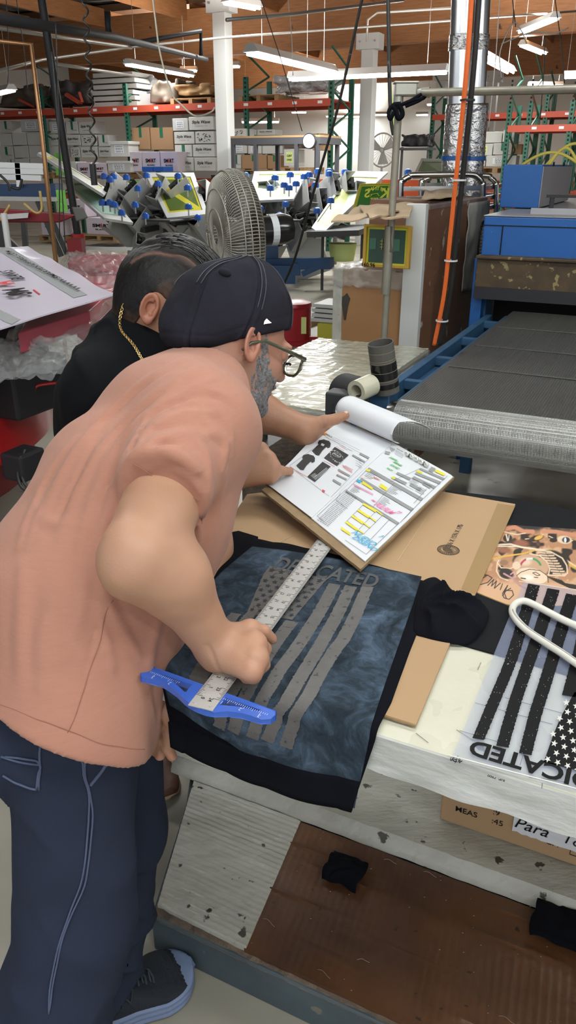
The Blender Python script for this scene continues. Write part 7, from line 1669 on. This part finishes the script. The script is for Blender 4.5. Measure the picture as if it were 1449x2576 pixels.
# trunk and legs under the clothes
f = Fld(*bbox([n[0] for n in Nd[2:]]+[SH_R, SH_L, HR, AR, AL], .14), .012); P = f.P
d = torso1(P, -.04, 2); d = smin(d, cone(P, Nd[4][0], SH_R, .075, .055), .03); d = smin(d, cone(P, Nd[4][0], SH_L, .075, .055), .03)
for a, b, c in ((HR,KR,AR),(HL,KL,AL)):
    d = smin(d, cone(P, a, b, .085, .060), .03); d = smin(d, cone(P, b, c, .055, .035), .02)
pieces.append(surfnet(d, f.lo, f.h))
def col1(p):
    q = [p[:,i]-HO[i] for i in range(3)]; l = [q[0]*R_[0]+q[1]*R_[1]+q[2]*R_[2] for R_ in HR_]
    c = np.tile(np.array((.49,.285,.185)), (len(p),1)); nh = np.sqrt(l[0]**2+l[1]**2+l[2]**2) < .2
    def mixc(w, col):
        nonlocal c; w = np.clip(w, 0, 1)[:,None]; c = c*(1-w)+np.array(col)*w
    mixc(nh*.85, (.42,.21,.15))
    ear = nh*(np.abs(l[0]) > .078)*(np.abs(l[1]+.01) < .035)*(np.abs(l[2]) < .05); mixc(ear*.6, (.48,.20,.145))
    mixc(nh*np.exp(-((l[0]/.03)**2+((l[2]+.056)/.010)**2))*(l[1] > .085), (.40,.12,.10))
    mixc(nh*np.clip((-l[2]-.0+vnoise(p[:,0]*300,p[:,1]*300,p[:,2]*300)*.01-.02)/.02,0,1)*np.clip((l[1]-.0)/.02,0,1)*.35, (.25,.22,.21))
    mixc(nh*np.clip((-l[1]-.055)/.02,0,1)*np.clip((l[2]+.06)/.02,0,1)*.45, (.28,.20,.17))
    # knuckles and fingertips
    for kp in [k1,k2_,k3,k4,idx_[2][0],mid_[1][0],th[3][0],i2[3][0],i3[3][0]]:
        r2 = ((p-np.array(kp))**2).sum(1); mixc(np.exp(-r2/.014**2)*.5, (.60,.24,.17))
    return c
pos, qd = sdf_mesh(pieces)
np_obj('body', pos, qd, SK1, man1, col1)
# nails
M_NAIL = mat('fingernail', (.72,.45,.36), rough=.3)
def nail(c, dirv, upv, w, l, parent):
    up = (upv-dirv*upv.dot(dirv)).normalized(); x = dirv.cross(up)
    MB().ell(c, (w, l, .0016), 12, 8, X=x, Y=dirv, Z=up).build('fingernail', M_NAIL, parent, smooth=True)
dv = (idx_[2][0]-idx_[1][0]).normalized(); nail(idx_[2][0]+dv*.004+(camv(.1,.3,1)).normalized()*.0075, dv, camv(.2,.4,1), .0055, .0065, man1)
dv = (th[3][0]-th[2][0]).normalized(); nail(th[3][0]+dv*.003+camv(.45,.5,.7).normalized()*.0088, dv, camv(.45,.5,.7), .0055, .007, man1)
# eyes
M_EYE = mat('eye_white', (.75,.72,.68), rough=.15); M_IRIS = mat('iris', (.05,.025,.012), rough=.1); M_HAIRD = mat('dark_brow', (.02,.015,.012), rough=.8)
def face_bits(O, R, s, man, browc=M_HAIRD):
    for k in (-1,1):
        def q(a, b, c): return O+(R[0]*a*k+R[1]*b+R[2]*c)*s
        MB().ell(q(.031,.0885,.0095), .0115, 16, 12).build('eye', M_EYE, man, smooth=True)
        MB().ell(q(.031,.0985,.0085), (.0052,.0022,.0052), 14, 8, X=R[0], Y=R[1], Z=R[2]).build('iris', M_IRIS, man, smooth=True)
        MB().tube([q(.014,.100,.026), q(.03,.101,.031), q(.046,.090,.028)], [.003,.004,.0025], 8).build('eyebrow', browc, man, smooth=True)
face_bits(HO, HR_, HS, man1)
# beard
f = Fld(*bbox([HO+HF*.06-HU*.07, HO], .11), .002); P = f.P; l = local(P, HO, HR_, HS)
hs = head_sdf(P, HO, HR_, HS)
fz = vnoise(P[0]*420, P[1]*420, P[2]*130, 3)*.0022+vnoise(P[0]*160, P[1]*160, P[2]*80, 4)*.0018
reg = smax(smax(l[2]+.036-np.clip((.062-l[1])*1.4,0,.085), -(l[1]-.012-np.clip(-l[2]-.05,0,.05)*.6), .006), -(l[2]+.125), .006)
mouth = elli(l, (0,.11,-.055), (.026,.03,.013))
thk = .0012+np.clip((-l[2]-.07)/.05,0,1)*.005
bd = smax(smax(hs-thk-fz, reg+fz*2, .004), -mouth, .003)
pos, qd = surfnet(bd, f.lo, f.h)
M_BEARD = mat('grey_beard', (.10,.095,.095), rough=.8, var=(240,1.0,(.38,.38,.40)), bump=(600,1,.003))
np_obj('beard', pos, qd, M_BEARD, man1)
# --- cap, worn with the peak at the back of the neck
f = Fld(*bbox([HO+HU*.06-HF*.02], .185), .0026); P = f.P; l = local(P, HO, HR_, HS)
cp = elli(l, (0,-.008,.050), (.087,.106,.101))
cp = smin(cp, elli(l, (0,-.066,.034), (.076,.058,.060)), .04)
cp = smin(cp, elli(l, (0,-.086,-.010), (.070,.050,.046)), .03)
low = l[2]-(.016+l[1]*.30); low = l[2]-np.interp(l[1], [-.17,-.13,-.08,-.02,.06,.12], [-.066,-.062,-.046,.004,.050,.066]).astype(np.float32)
az = np.arctan2(l[0], l[1]+.03)
rad = np.sqrt(l[0]**2+(l[1]+.03)**2)
sm = 0
for k in range(6):
    a0 = math.pi/6+k*math.pi/3; da = (az-a0+math.pi) % (2*math.pi)-math.pi
    sm = sm+np.exp(-((da*rad)/.0028)**2)*.0030-np.exp(-((np.abs(da*rad)-.007)/.0028)**2)*.0020
puff = vnoise(l[0]*16, l[1]*16, l[2]*16, 12)*.006+vnoise(l[0]*45, l[1]*45, l[2]*40, 14)*.0016
band = np.exp(-((low-.028)/.003)**2)*.0012
cps = cp+sm-puff+band
cap_s = smax(smax(cps, -low, .008), -(smax(cps+.008, -(low-.004), .003)), .003) 
pos, qd = surfnet(cap_s, f.lo, f.h)
M_CAP = mat('washed_black_cotton', (.017,.017,.023), rough=.95, spec=.15, var=(14,.8,(.026,.025,.037)), bump=(480,.5,.002))
cap = np_obj('cap', pos, qd, M_CAP, man1)
cap.name = 'cap'
def lp(a, b, c): return HO+(HX*a+HF*b+HU*c)*HS
M_CAPB = M_CAP
tp = snap_ray(567,674,pos)
MB().ell(tp, (.0115,.0115,.008), 18, 10, X=HX, Y=HF, Z=HU).build('cap_button', M_CAPB, man1, smooth=True)
bdg = snap_ray(684,817,pos); e = camv(.25,.1,1).normalized(); bx = (HF-e*HF.dot(e)).normalized(); by = e.cross(bx)
MB().extr([bdg+bx*.007+e*.001, bdg-bx*.006+by*.007+e*.001, bdg-bx*.006-by*.006+e*.001], e*.0016).build('metal_badge', mat('badge_metal', (.7,.68,.66), rough=.25, metal=1), man1)
ln = MB()
for dx in (-.0045,.0045):
  for k in range(6):
    a0 = math.pi/6+k*math.pi/3; pts = []
    for i in range(15):
        th_ = .12+i*.095; pts.append(HO+(HX*math.sin(a0)*math.sin(th_)*.14+HF*(math.cos(a0)*math.sin(th_)*.15-.03)+HU*(.045+math.cos(th_)*.13))*HS)
    pts = [Vector(pos[np.argmin(((pos-np.array(p_))**2).sum(1))]) for p_ in pts]
    o_ = HX*math.cos(a0)*dx-HF*math.sin(a0)*dx
    ln.tube(smooth([p_+o_+(p_-HO).normalized()*.0006 for p_ in pts], 3), .0009, 5)
ln.build('cap_stitching', mat('cap_thread', (.075,.075,.095), rough=.8), man1, smooth=True)
# glasses
M_FRM = mat('olive_acetate', (.055,.06,.03), rough=.3, coat=.3); M_LENS = mat('lens', (1,1,1), rough=.02, trans=1, ior=1.05)
gl = MB()
for k in (-1,1):
    cx = .032*k; ring = [lp(cx+.026*math.cos(t)*(1+.12*abs(math.sin(2*t))), .125-.012*abs(math.cos(t)*k*.5+.0)-.004, .003+.0195*math.sin(t)*(1+.12*abs(math.sin(2*t)))) for t in [i*math.pi/16 for i in range(33)]]
    gl.tube(ring, .0026, 8)
    gl.tube([lp(.060*k,.118,.014), lp(.075*k,.108,.013), lp(.081*k,.06,.012), lp(.083*k,.01,.010), lp(.082*k,-.012,-.002), lp(.080*k,-.025,-.020)], [.0036,.0042,.0034,.003,.003,.0025], 8)
gl.tube([lp(-.008,.126,.006), lp(0,.128,.009), lp(.008,.126,.006)], .0024, 8)
G_ = gl.build('glasses', M_FRM, man1, smooth=True)
for k in (-1,1):
    cx = .032*k; poly = [lp(cx+.0245*math.cos(t)*(1+.1*abs(math.sin(2*t))), .120, .003+.018*math.sin(t)*(1+.1*abs(math.sin(2*t)))) for t in [i*math.pi/16 for i in range(32)]]
    MB().extr(poly, HF*.0015).build('lens', M_LENS, G_)
for o_ in SC.objects:
    if o_.name.startswith('lens') and o_.parent == G_: pass

# ================= the man in black
feet2 = V(-.40,1.70,0)
man2 = thing('person', 'person in a black t-shirt with slicked black hair and gold chain, holding the order board', 'person', feet2)
HO2 = D(412,778,1.60)
BX, BF, BU = frame(camv(.85,-.48,-.10), camv(.42,.86,.26)); R2 = (BX, BF, BU)
C7 = D(350,850,1.66)
L2 = V(-.2,.98,0).normalized()
Nd2 = [(V(-.38,1.66,.95), .17,.12), (V(-.38,1.67,1.08), .19,.135), (D(315,1010,1.70), .20,.135), (D(355,905,1.68), .17,.105), (C7+camv(.01,.01,0), .085,.07)]
S2R = D(270,985,1.56); S2L = D(500,930,1.84)
E2L = D(590,1012,1.92); W2L = D(765,1082,1.90)
E2R = D(430,1235,1.72); W2R = D(572,1196,1.70)
M_BLK = mat('black_cotton', (.004,.0045,.006), rough=.9, spec=.15, var=(6,.4,(.007,.008,.010)), bump=(420,.3,.002))
f = Fld(*bbox([n[0] for n in Nd2]+[S2R, S2L, E2L.lerp(S2L,.6)], .2), .006); P = f.P
d = None
for i in range(len(Nd2)-1):
    (a, l1, f1), (b, l2, f2) = Nd2[i], Nd2[i+1]; e = ecap(P, a, b, L2, l1, f1, l2, f2); d = e if d is None else smin(d, e, .04)
d = smin(d, cone(P, Nd2[3][0], S2R, .085, .082), .05); d = smin(d, cone(P, Nd2[3][0], S2L, .085, .075), .05)
d = smin(d, cone(P, S2R, S2R.lerp(E2R,.5), .082, .07), .025); d = smin(d, cone(P, S2L, S2L.lerp(E2L,.55), .072, .064), .025)
d = d-(1-np.abs(vnoise(P[0]*11+P[2]*7, P[1]*9, P[2]*13, 6)))**3*.009+vnoise(P[0]*26,P[1]*26,P[2]*26,2)*.001
nkd = (HO2-C7).normalized(); co2 = D(352,838,1.63)
seam2 = np.abs(plane(P, D(232,840,1.56), camv(.94,.35,0)))
d = d+np.exp(-(seam2/.0035)**2)*.002
ncut = ecap(P, C7+nkd*.035, C7+nkd*.2, BX, .062, .066, .08, .085)
colr = plane(P, D(340,815,1.60), camv(.55,.80,.22))
sht = smax(smax(smax(d, -(d+.012), .003), -ncut, .004), -(P[2]-.90), .004)
pos, qd = surfnet(sht, f.lo, f.h); np_obj('t_shirt', pos, qd, M_BLK, man2); sh2 = pos
# collar band
band = [D(x,y,1.6) for x, y in ()]
pieces = []
f = Fld(*bbox([HO2, C7], .17), .0026); P = f.P
d = head_sdf(P, HO2, R2, 1.02); d = smin(d, ecap(P, C7-nkd*.03, HO2-BF*.03-BU*.02, BX, .060,.064,.058,.064), .03)
d = smin(d, ecap(P, C7-nkd*.07, C7+nkd*.0, BX, .064,.062,.058,.06), .03)
pieces.append(surfnet(d, f.lo, f.h))
# left forearm + hand gripping the board's upper corner
m_ = [(D(785,1070,1.90),.017), (D(815,1060,1.90),.0155), (D(846,1054,1.915),.0135), (D(869,1045,1.93),.0105)]
g1 = [(D(806,1085,1.99),.015), (D(842,1080,2.03),.013), (D(870,1075,2.06),.0115), (D(888,1080,2.09),.010)]
g2 = [(D(800,1098,1.98),.015), (D(832,1100,2.02),.013), (D(860,1098,2.06),.0115), (D(878,1098,2.09),.010)]
g3 = [(D(790,1106,1.97),.0145), (D(818,1116,2.00),.012), (D(845,1120,2.05),.010)]
g4 = [(D(780,1108,1.96),.013), (D(798,1124,1.98),.0105), (D(818,1134,2.01),.009)]
f = Fld(*bbox([S2L, E2L, W2L, m_[3][0], g1[3][0], g4[2][0]], .075), .0032); P = f.P
d = cone(P, S2L, E2L, .055, .046); d = smin(d, cone(P, E2L, E2L.lerp(W2L,.35), .046, .045), .03); d = smin(d, cone(P, E2L.lerp(W2L,.35), W2L, .047, .033), .03)
pal = cone(P, W2L, m_[0][0], .030, .022)
for c_ in (g1,g2,g3,g4): pal = smin(pal, cone(P, W2L, c_[0][0], .025, .017), .012)
d = smin(d, pal, .02); d = smin(d, fingers(P, [m_,g1,g2,g3,g4]), .007)
pieces.append(surfnet(d, f.lo, f.h))
# right forearm + pointing hand
kk = [D(655,1132,1.70), D(674,1154,1.69), D(686,1176,1.685), D(680,1196,1.685)]
tt = [(D(616,1150,1.73),.017), (D(636,1130,1.73),.0145), (D(645,1113,1.73),.011)]
r1 = [(kk[0],.015), (D(672,1154,1.75),.0135), (D(664,1178,1.76),.012)]
r2_ = [(kk[1],.015), (D(690,1178,1.745),.0135), (D(676,1196,1.76),.012)]
r3 = [(kk[2],.0145), (D(694,1200,1.74),.0125), (D(678,1214,1.75),.011)]
r4 = [(kk[3],.0145), (D(706,1184,1.70),.0112), (D(729,1186,1.735),.0092)]
f = Fld(*bbox([S2R, E2R, W2R, tt[2][0], r4[2][0], r3[2][0]], .07), .0032); P = f.P
d = cone(P, S2R, E2R, .055, .045); d = smin(d, cone(P, E2R, W2R, .048, .034), .03)
pal = None
for k_ in kk:
    e = cone(P, W2R, k_, .031, .019); pal = e if pal is None else smin(pal, e, .012)
d = smin(d, pal, .02); d = smin(d, fingers(P, [tt,r1,r2_,r3,r4]), .006)
pieces.append(surfnet(d, f.lo, f.h))
f = Fld(*bbox([Nd2[0][0], Nd2[3][0], V(-.3,1.55,.05), V(-.45,1.8,.05)], .14), .014); P = f.P; d = None
for i in range(3):
    (a, l1, f1), (b, l2, f2) = Nd2[i], Nd2[i+1]; e = ecap(P, a, b, L2, l1-.03, f1-.03, l2-.03, f2-.03); d = e if d is None else smin(d, e, .04)
LG = [(V(-.40,1.58,.90), V(-.36,1.56,.48), V(-.42,1.60,.08)), (V(-.42,1.76,.90), V(-.38,1.76,.48), V(-.46,1.78,.08))]
for a, b, c in LG: d = smin(d, cone(P, a, b, .08,.058), .03); d = smin(d, cone(P, b, c, .055,.035), .02)
pieces.append(surfnet(d, f.lo, f.h))
def col2(p):
    q = [p[:,i]-HO2[i] for i in range(3)]; l = [q[0]*r[0]+q[1]*r[1]+q[2]*r[2] for r in R2]
    c = np.tile(np.array((.37,.19,.115)), (len(p),1)); nh = np.sqrt(l[0]**2+l[1]**2+l[2]**2) < .19
    def mixc(w, col):
        nonlocal c; w = np.clip(w, 0, 1)[:,None]; c = c*(1-w)+np.array(col)*w
    ear = nh*(np.abs(l[0]) > .078)*(np.abs(l[1]+.01) < .035)*(np.abs(l[2]) < .05); mixc(ear*.6, (.42,.15,.10))
    mixc(nh*np.exp(-((l[0]/.03)**2+((l[2]+.056)/.010)**2))*(l[1] > .085), (.30,.10,.08))
    rh = np.sqrt(((p-np.array(kk[1]))**2).sum(1)) < .12; mixc(rh*.8, (.47,.265,.17))
    sb = nh*np.clip(1-np.abs(l[1]-.035)/.016,0,1)*np.clip((l[2]+.055)/.02,0,1)*np.clip((.03-l[2])/.02,0,1)*(np.abs(l[0])>.05); mixc(sb*.5, (.08,.05,.04))
    nap = nh*np.clip((-l[1]-.03)/.02,0,1)*np.clip((l[2]+.075)/.05,0,1); mixc(nap*.75, (.10,.06,.045))
    for kp in kk+[r4[2][0]]:
        rr2 = ((p-np.array(kp))**2).sum(1); mixc(np.exp(-rr2/.013**2)*.45, (.60,.24,.17))
    return c
pos, qd = sdf_mesh(pieces); np_obj('body', pos, qd, SK2, man2, col2)
face_bits(HO2, R2, 1.02, man2)
for c_, nv in ((m_, camv(-.1,.6,.7)), (tt, camv(-.3,.4,.8))):
    dv = (c_[-1][0]-c_[-2][0]).normalized(); nail(c_[-1][0]+dv*.002+nv.normalized()*(c_[-1][1]-.0008), dv, nv, .0052, .0065, man2)
# hair: short faded sides, long combed top with a parting
f = Fld(*bbox([HO2+BU*.04-BF*.02], .155), .0021); P = f.P; l = local(P, HO2, R2, 1.02)
hs = elli(l, (0,-.014,.034), (.076,.098,.088)); hs2 = smin(head_sdf(P, HO2, R2, 1.02, False), ecap(P, C7-nkd*.03, HO2-BF*.03-BU*.02, BX, .060,.064,.058,.064), .03)/1.02
part = -.040+l[1]*.05                               # parting on one side (x of the line)
line = l[0]-.046
top = smax(elli(l, (-.012,.004,.050), (.078,.108,.098)), l[0]-.050, .008)
top = smax(top, -(l[2]-.045+np.clip(-l[1]-.03,0,.1)*-.6), .01)
az2 = l[0]*150+vnoise(l[0]*40,l[1]*9,l[2]*9,3)*3.5
groove = np.sin(az2*1.9+l[1]*14)*.0011+vnoise(l[0]*260, l[1]*22, l[2]*60, 5)*.0022+vnoise(l[0]*90, l[1]*12, l[2]*30, 15)*.003
top = top-groove-.004
top = smax(top, -(elli(l, (0,-.014,.034), (.066,.088,.078))), .002)
sides = smax(hs2-.0028-vnoise(l[0]*300,l[1]*300,l[2]*120,7)*.0007, -(l[2]-np.interp(l[1], [-.12,-.07,-.03,-.012,.012,.022,.045,.052,.09], [-.082,-.078,-.060,.024,.028,-.020,-.022,.040,.066]).astype(np.float32)), .004)
sides = smax(sides, -elli(l, (0,.09,.01), (.1,.045,.075)), .004)
earcut = elli([np.abs(l[0]), l[1], l[2]], (.085,-.006,-.002), (.022,.026,.036))
sides = smax(sides, -earcut, .003)
hair = smin(top, sides, .003)
pos, qd = surfnet(hair, f.lo, f.h)
def colh(p):
    q = [p[:,i]-HO2[i] for i in range(3)]; l = [(q[0]*r[0]+q[1]*r[1]+q[2]*r[2])/1.02 for r in R2]
    c = np.tile(np.array((.006,.005,.005)), (len(p),1))
    fz = vnoise(p[:,0]*150,p[:,1]*150,p[:,2]*150)*.012
    hl = np.interp(l[1], [-.12,-.07,-.03,-.012,.012,.022,.045,.052,.09], [-.082,-.078,-.060,.024,.028,-.020,-.022,.040,.066])
    w = np.clip(1-(l[2]-hl+fz)/.045, 0, 1)*.30*(l[2]-hl < .06); w = w[:,None]; c = c*(1-w)+np.array((.25,.13,.08))*w
    pl = np.exp(-((l[0]-.0525)/.003)**2)*(l[2] > .05)*.6; pl = pl[:,None]; c = c*(1-pl)+np.array((.20,.10,.07))*pl
    return c
M_HAIR = mat('black_hair', (.01,.008,.007), rough=.48, spec=.3, attr=1, bump=(500,.4,.002))
hair_o = np_obj('hair', pos, qd, M_HAIR, man2, colh)
# loose combed strands on the top
st = MB(); rs = random.Random(3)
for i in range(230):
    x0 = rs.uniform(-.085,.045); ph = rs.uniform(0,6); r_ = rs.uniform(.0005,.0011); a0 = rs.uniform(-.9,.2); a1 = a0+rs.uniform(.7,1.3); pts = []
    for k in range(9):
        t = a0+(a1-a0)*k/8; xx = (x0+.012)/.078
        if abs(xx) > .97: continue
        rr_ = math.sqrt(max(1-xx*xx, .02)); ly = .004+.1095*rr_*math.sin(t)+rs.uniform(-.0005,.0005); lz = .050+.0995*rr_*math.cos(t)+.0035
        pts.append(HO2+(BX*(x0+math.sin(t*3+ph)*.003+(-.012 if k > 5 else 0)*0)+BF*ly+BU*lz)*1.02)
    if len(pts) > 3: st.tube(pts, r_, 4)
st.build('hair_strands', M_HAIR2 if 'M_HAIR2' in globals() else mat('hair_gloss', (.012,.011,.011), rough=.22), man2, smooth=True)
# gold chain along the neckline
M_GOLD = mat('gold', (.85,.62,.28), rough=.22, metal=1)
bp, _ = sdf_mesh([pieces[0]])
allp = np.concatenate([bp, sh2])
px_ = [(300,768),(297,782),(297,795),(301,812),(306,826),(316,838),(328,850),(340,864),(350,876),(358,888),(366,902)]
cpts = []
for x, y in px_:
    p_ = snap_ray(x, y, allp); cpts.append(p_+(V(0,0,HC)-p_).normalized()*.0025)
cpts = smooth(cpts, 2)
dn = []; 
for i in range(len(cpts)-1):
    for k in range(4): dn.append(cpts[i].lerp(cpts[i+1], k/4))
ch = MB()
for i in range(len(dn)-1):
    t = (dn[i+1]-dn[i]).normalized(); e = (V(0,0,HC)-dn[i]).normalized(); 
    x = t.cross(e).normalized()*(1 if i % 2 else .55)+e*(0 if i % 2 else .8); x.normalize()
    ring = [dn[i]+t*math.cos(a)*.0036+x*math.sin(a)*.0026 for a in [j*math.pi/5 for j in range(11)]]
    ch.tube(ring, .0008, 5, False)
ch.build('neck_chain', M_GOLD, man2, smooth=True)
# trousers and boots of the second man
M_JEAN = mat('black_jeans', (.012,.014,.022), rough=.85, bump=(380,.3,.002))
f = Fld(*bbox([V(-.40,1.67,.97), LG[0][2], LG[1][2], LG[0][1]], .13), .009); P = f.P
d = ecap(P, V(-.41,1.67,.88), V(-.41,1.67,.97), L2, .155,.12,.155,.12)
for a, b, c in LG: d = smin(d, cone(P, a, b, .095,.072), .03); d = smin(d, cone(P, b, c, .072,.062), .02)
d = smax(smax(d, -(P[2]-.10), .004), P[2]-1.0, .004)-vnoise(P[0]*14,P[1]*14,P[2]*9,2)*.005
pos, qd = surfnet(d, f.lo, f.h); np_obj('trousers', pos, qd, M_JEAN, man2)
M_LEA = mat('brown_leather', (.14,.055,.035), rough=.55, var=(9,.6,(.09,.035,.025))); M_RUB = mat('tan_rubber', (.45,.32,.2), rough=.7)
for hl, to in ((V(-.47,1.70,0), V(-.335,1.60,0)+V(.07,-.05,0)),):
    pass
for nme, hl, to in (('boot', V(-.455,1.86,0), V(-.335,1.615,0)), ('boot', V(-.60,1.62,0), V(-.46,1.42,0))):
    b_ = bpy.data.objects.new('boot', None); COL.objects.link(b_); b_.parent = man2; b_.location = hl-feet2
    shoe(hl, to, b_, w=.05, mu=M_LEA, ms=M_RUB, lift=.028, top=.135)
# ------------------------------------------------------------------ camera and render look
cam = bpy.data.cameras.new('camera'); co = bpy.data.objects.new('camera', cam); COL.objects.link(co)
cam.sensor_fit = 'VERTICAL'; cam.sensor_height = 36; cam.lens = FPX/2576*36; cam.clip_end = 200; cam.clip_start = .05
co.location = (0,0,HC); co.rotation_euler = (math.pi/2-TH, 0, 0)
SC.camera = co
SC.view_settings.view_transform = 'Standard'; SC.view_settings.look = 'None'; SC.view_settings.gamma = 1; SC.view_settings.use_curve_mapping = False
SC.view_settings.exposure = EXPO
w = bpy.data.worlds.new('world'); SC.world = w; w.use_nodes = True
bg = w.node_tree.nodes['Background']; bg.inputs[0].default_value = WCOL; bg.inputs[1].default_value = WSTR
try:
    SC.cycles.use_denoising = True; SC.cycles.max_bounces = 5; SC.cycles.diffuse_bounces = 2; SC.cycles.glossy_bounces = 2; SC.cycles.transparent_max_bounces = 8; SC.cycles.use_adaptive_sampling = True; SC.cycles.adaptive_threshold = .05; SC.cycles.caustics_reflective = False; SC.cycles.caustics_refractive = False
    SC.cycles.sample_clamp_indirect = 4; SC.cycles.use_light_tree = True
except Exception: pass
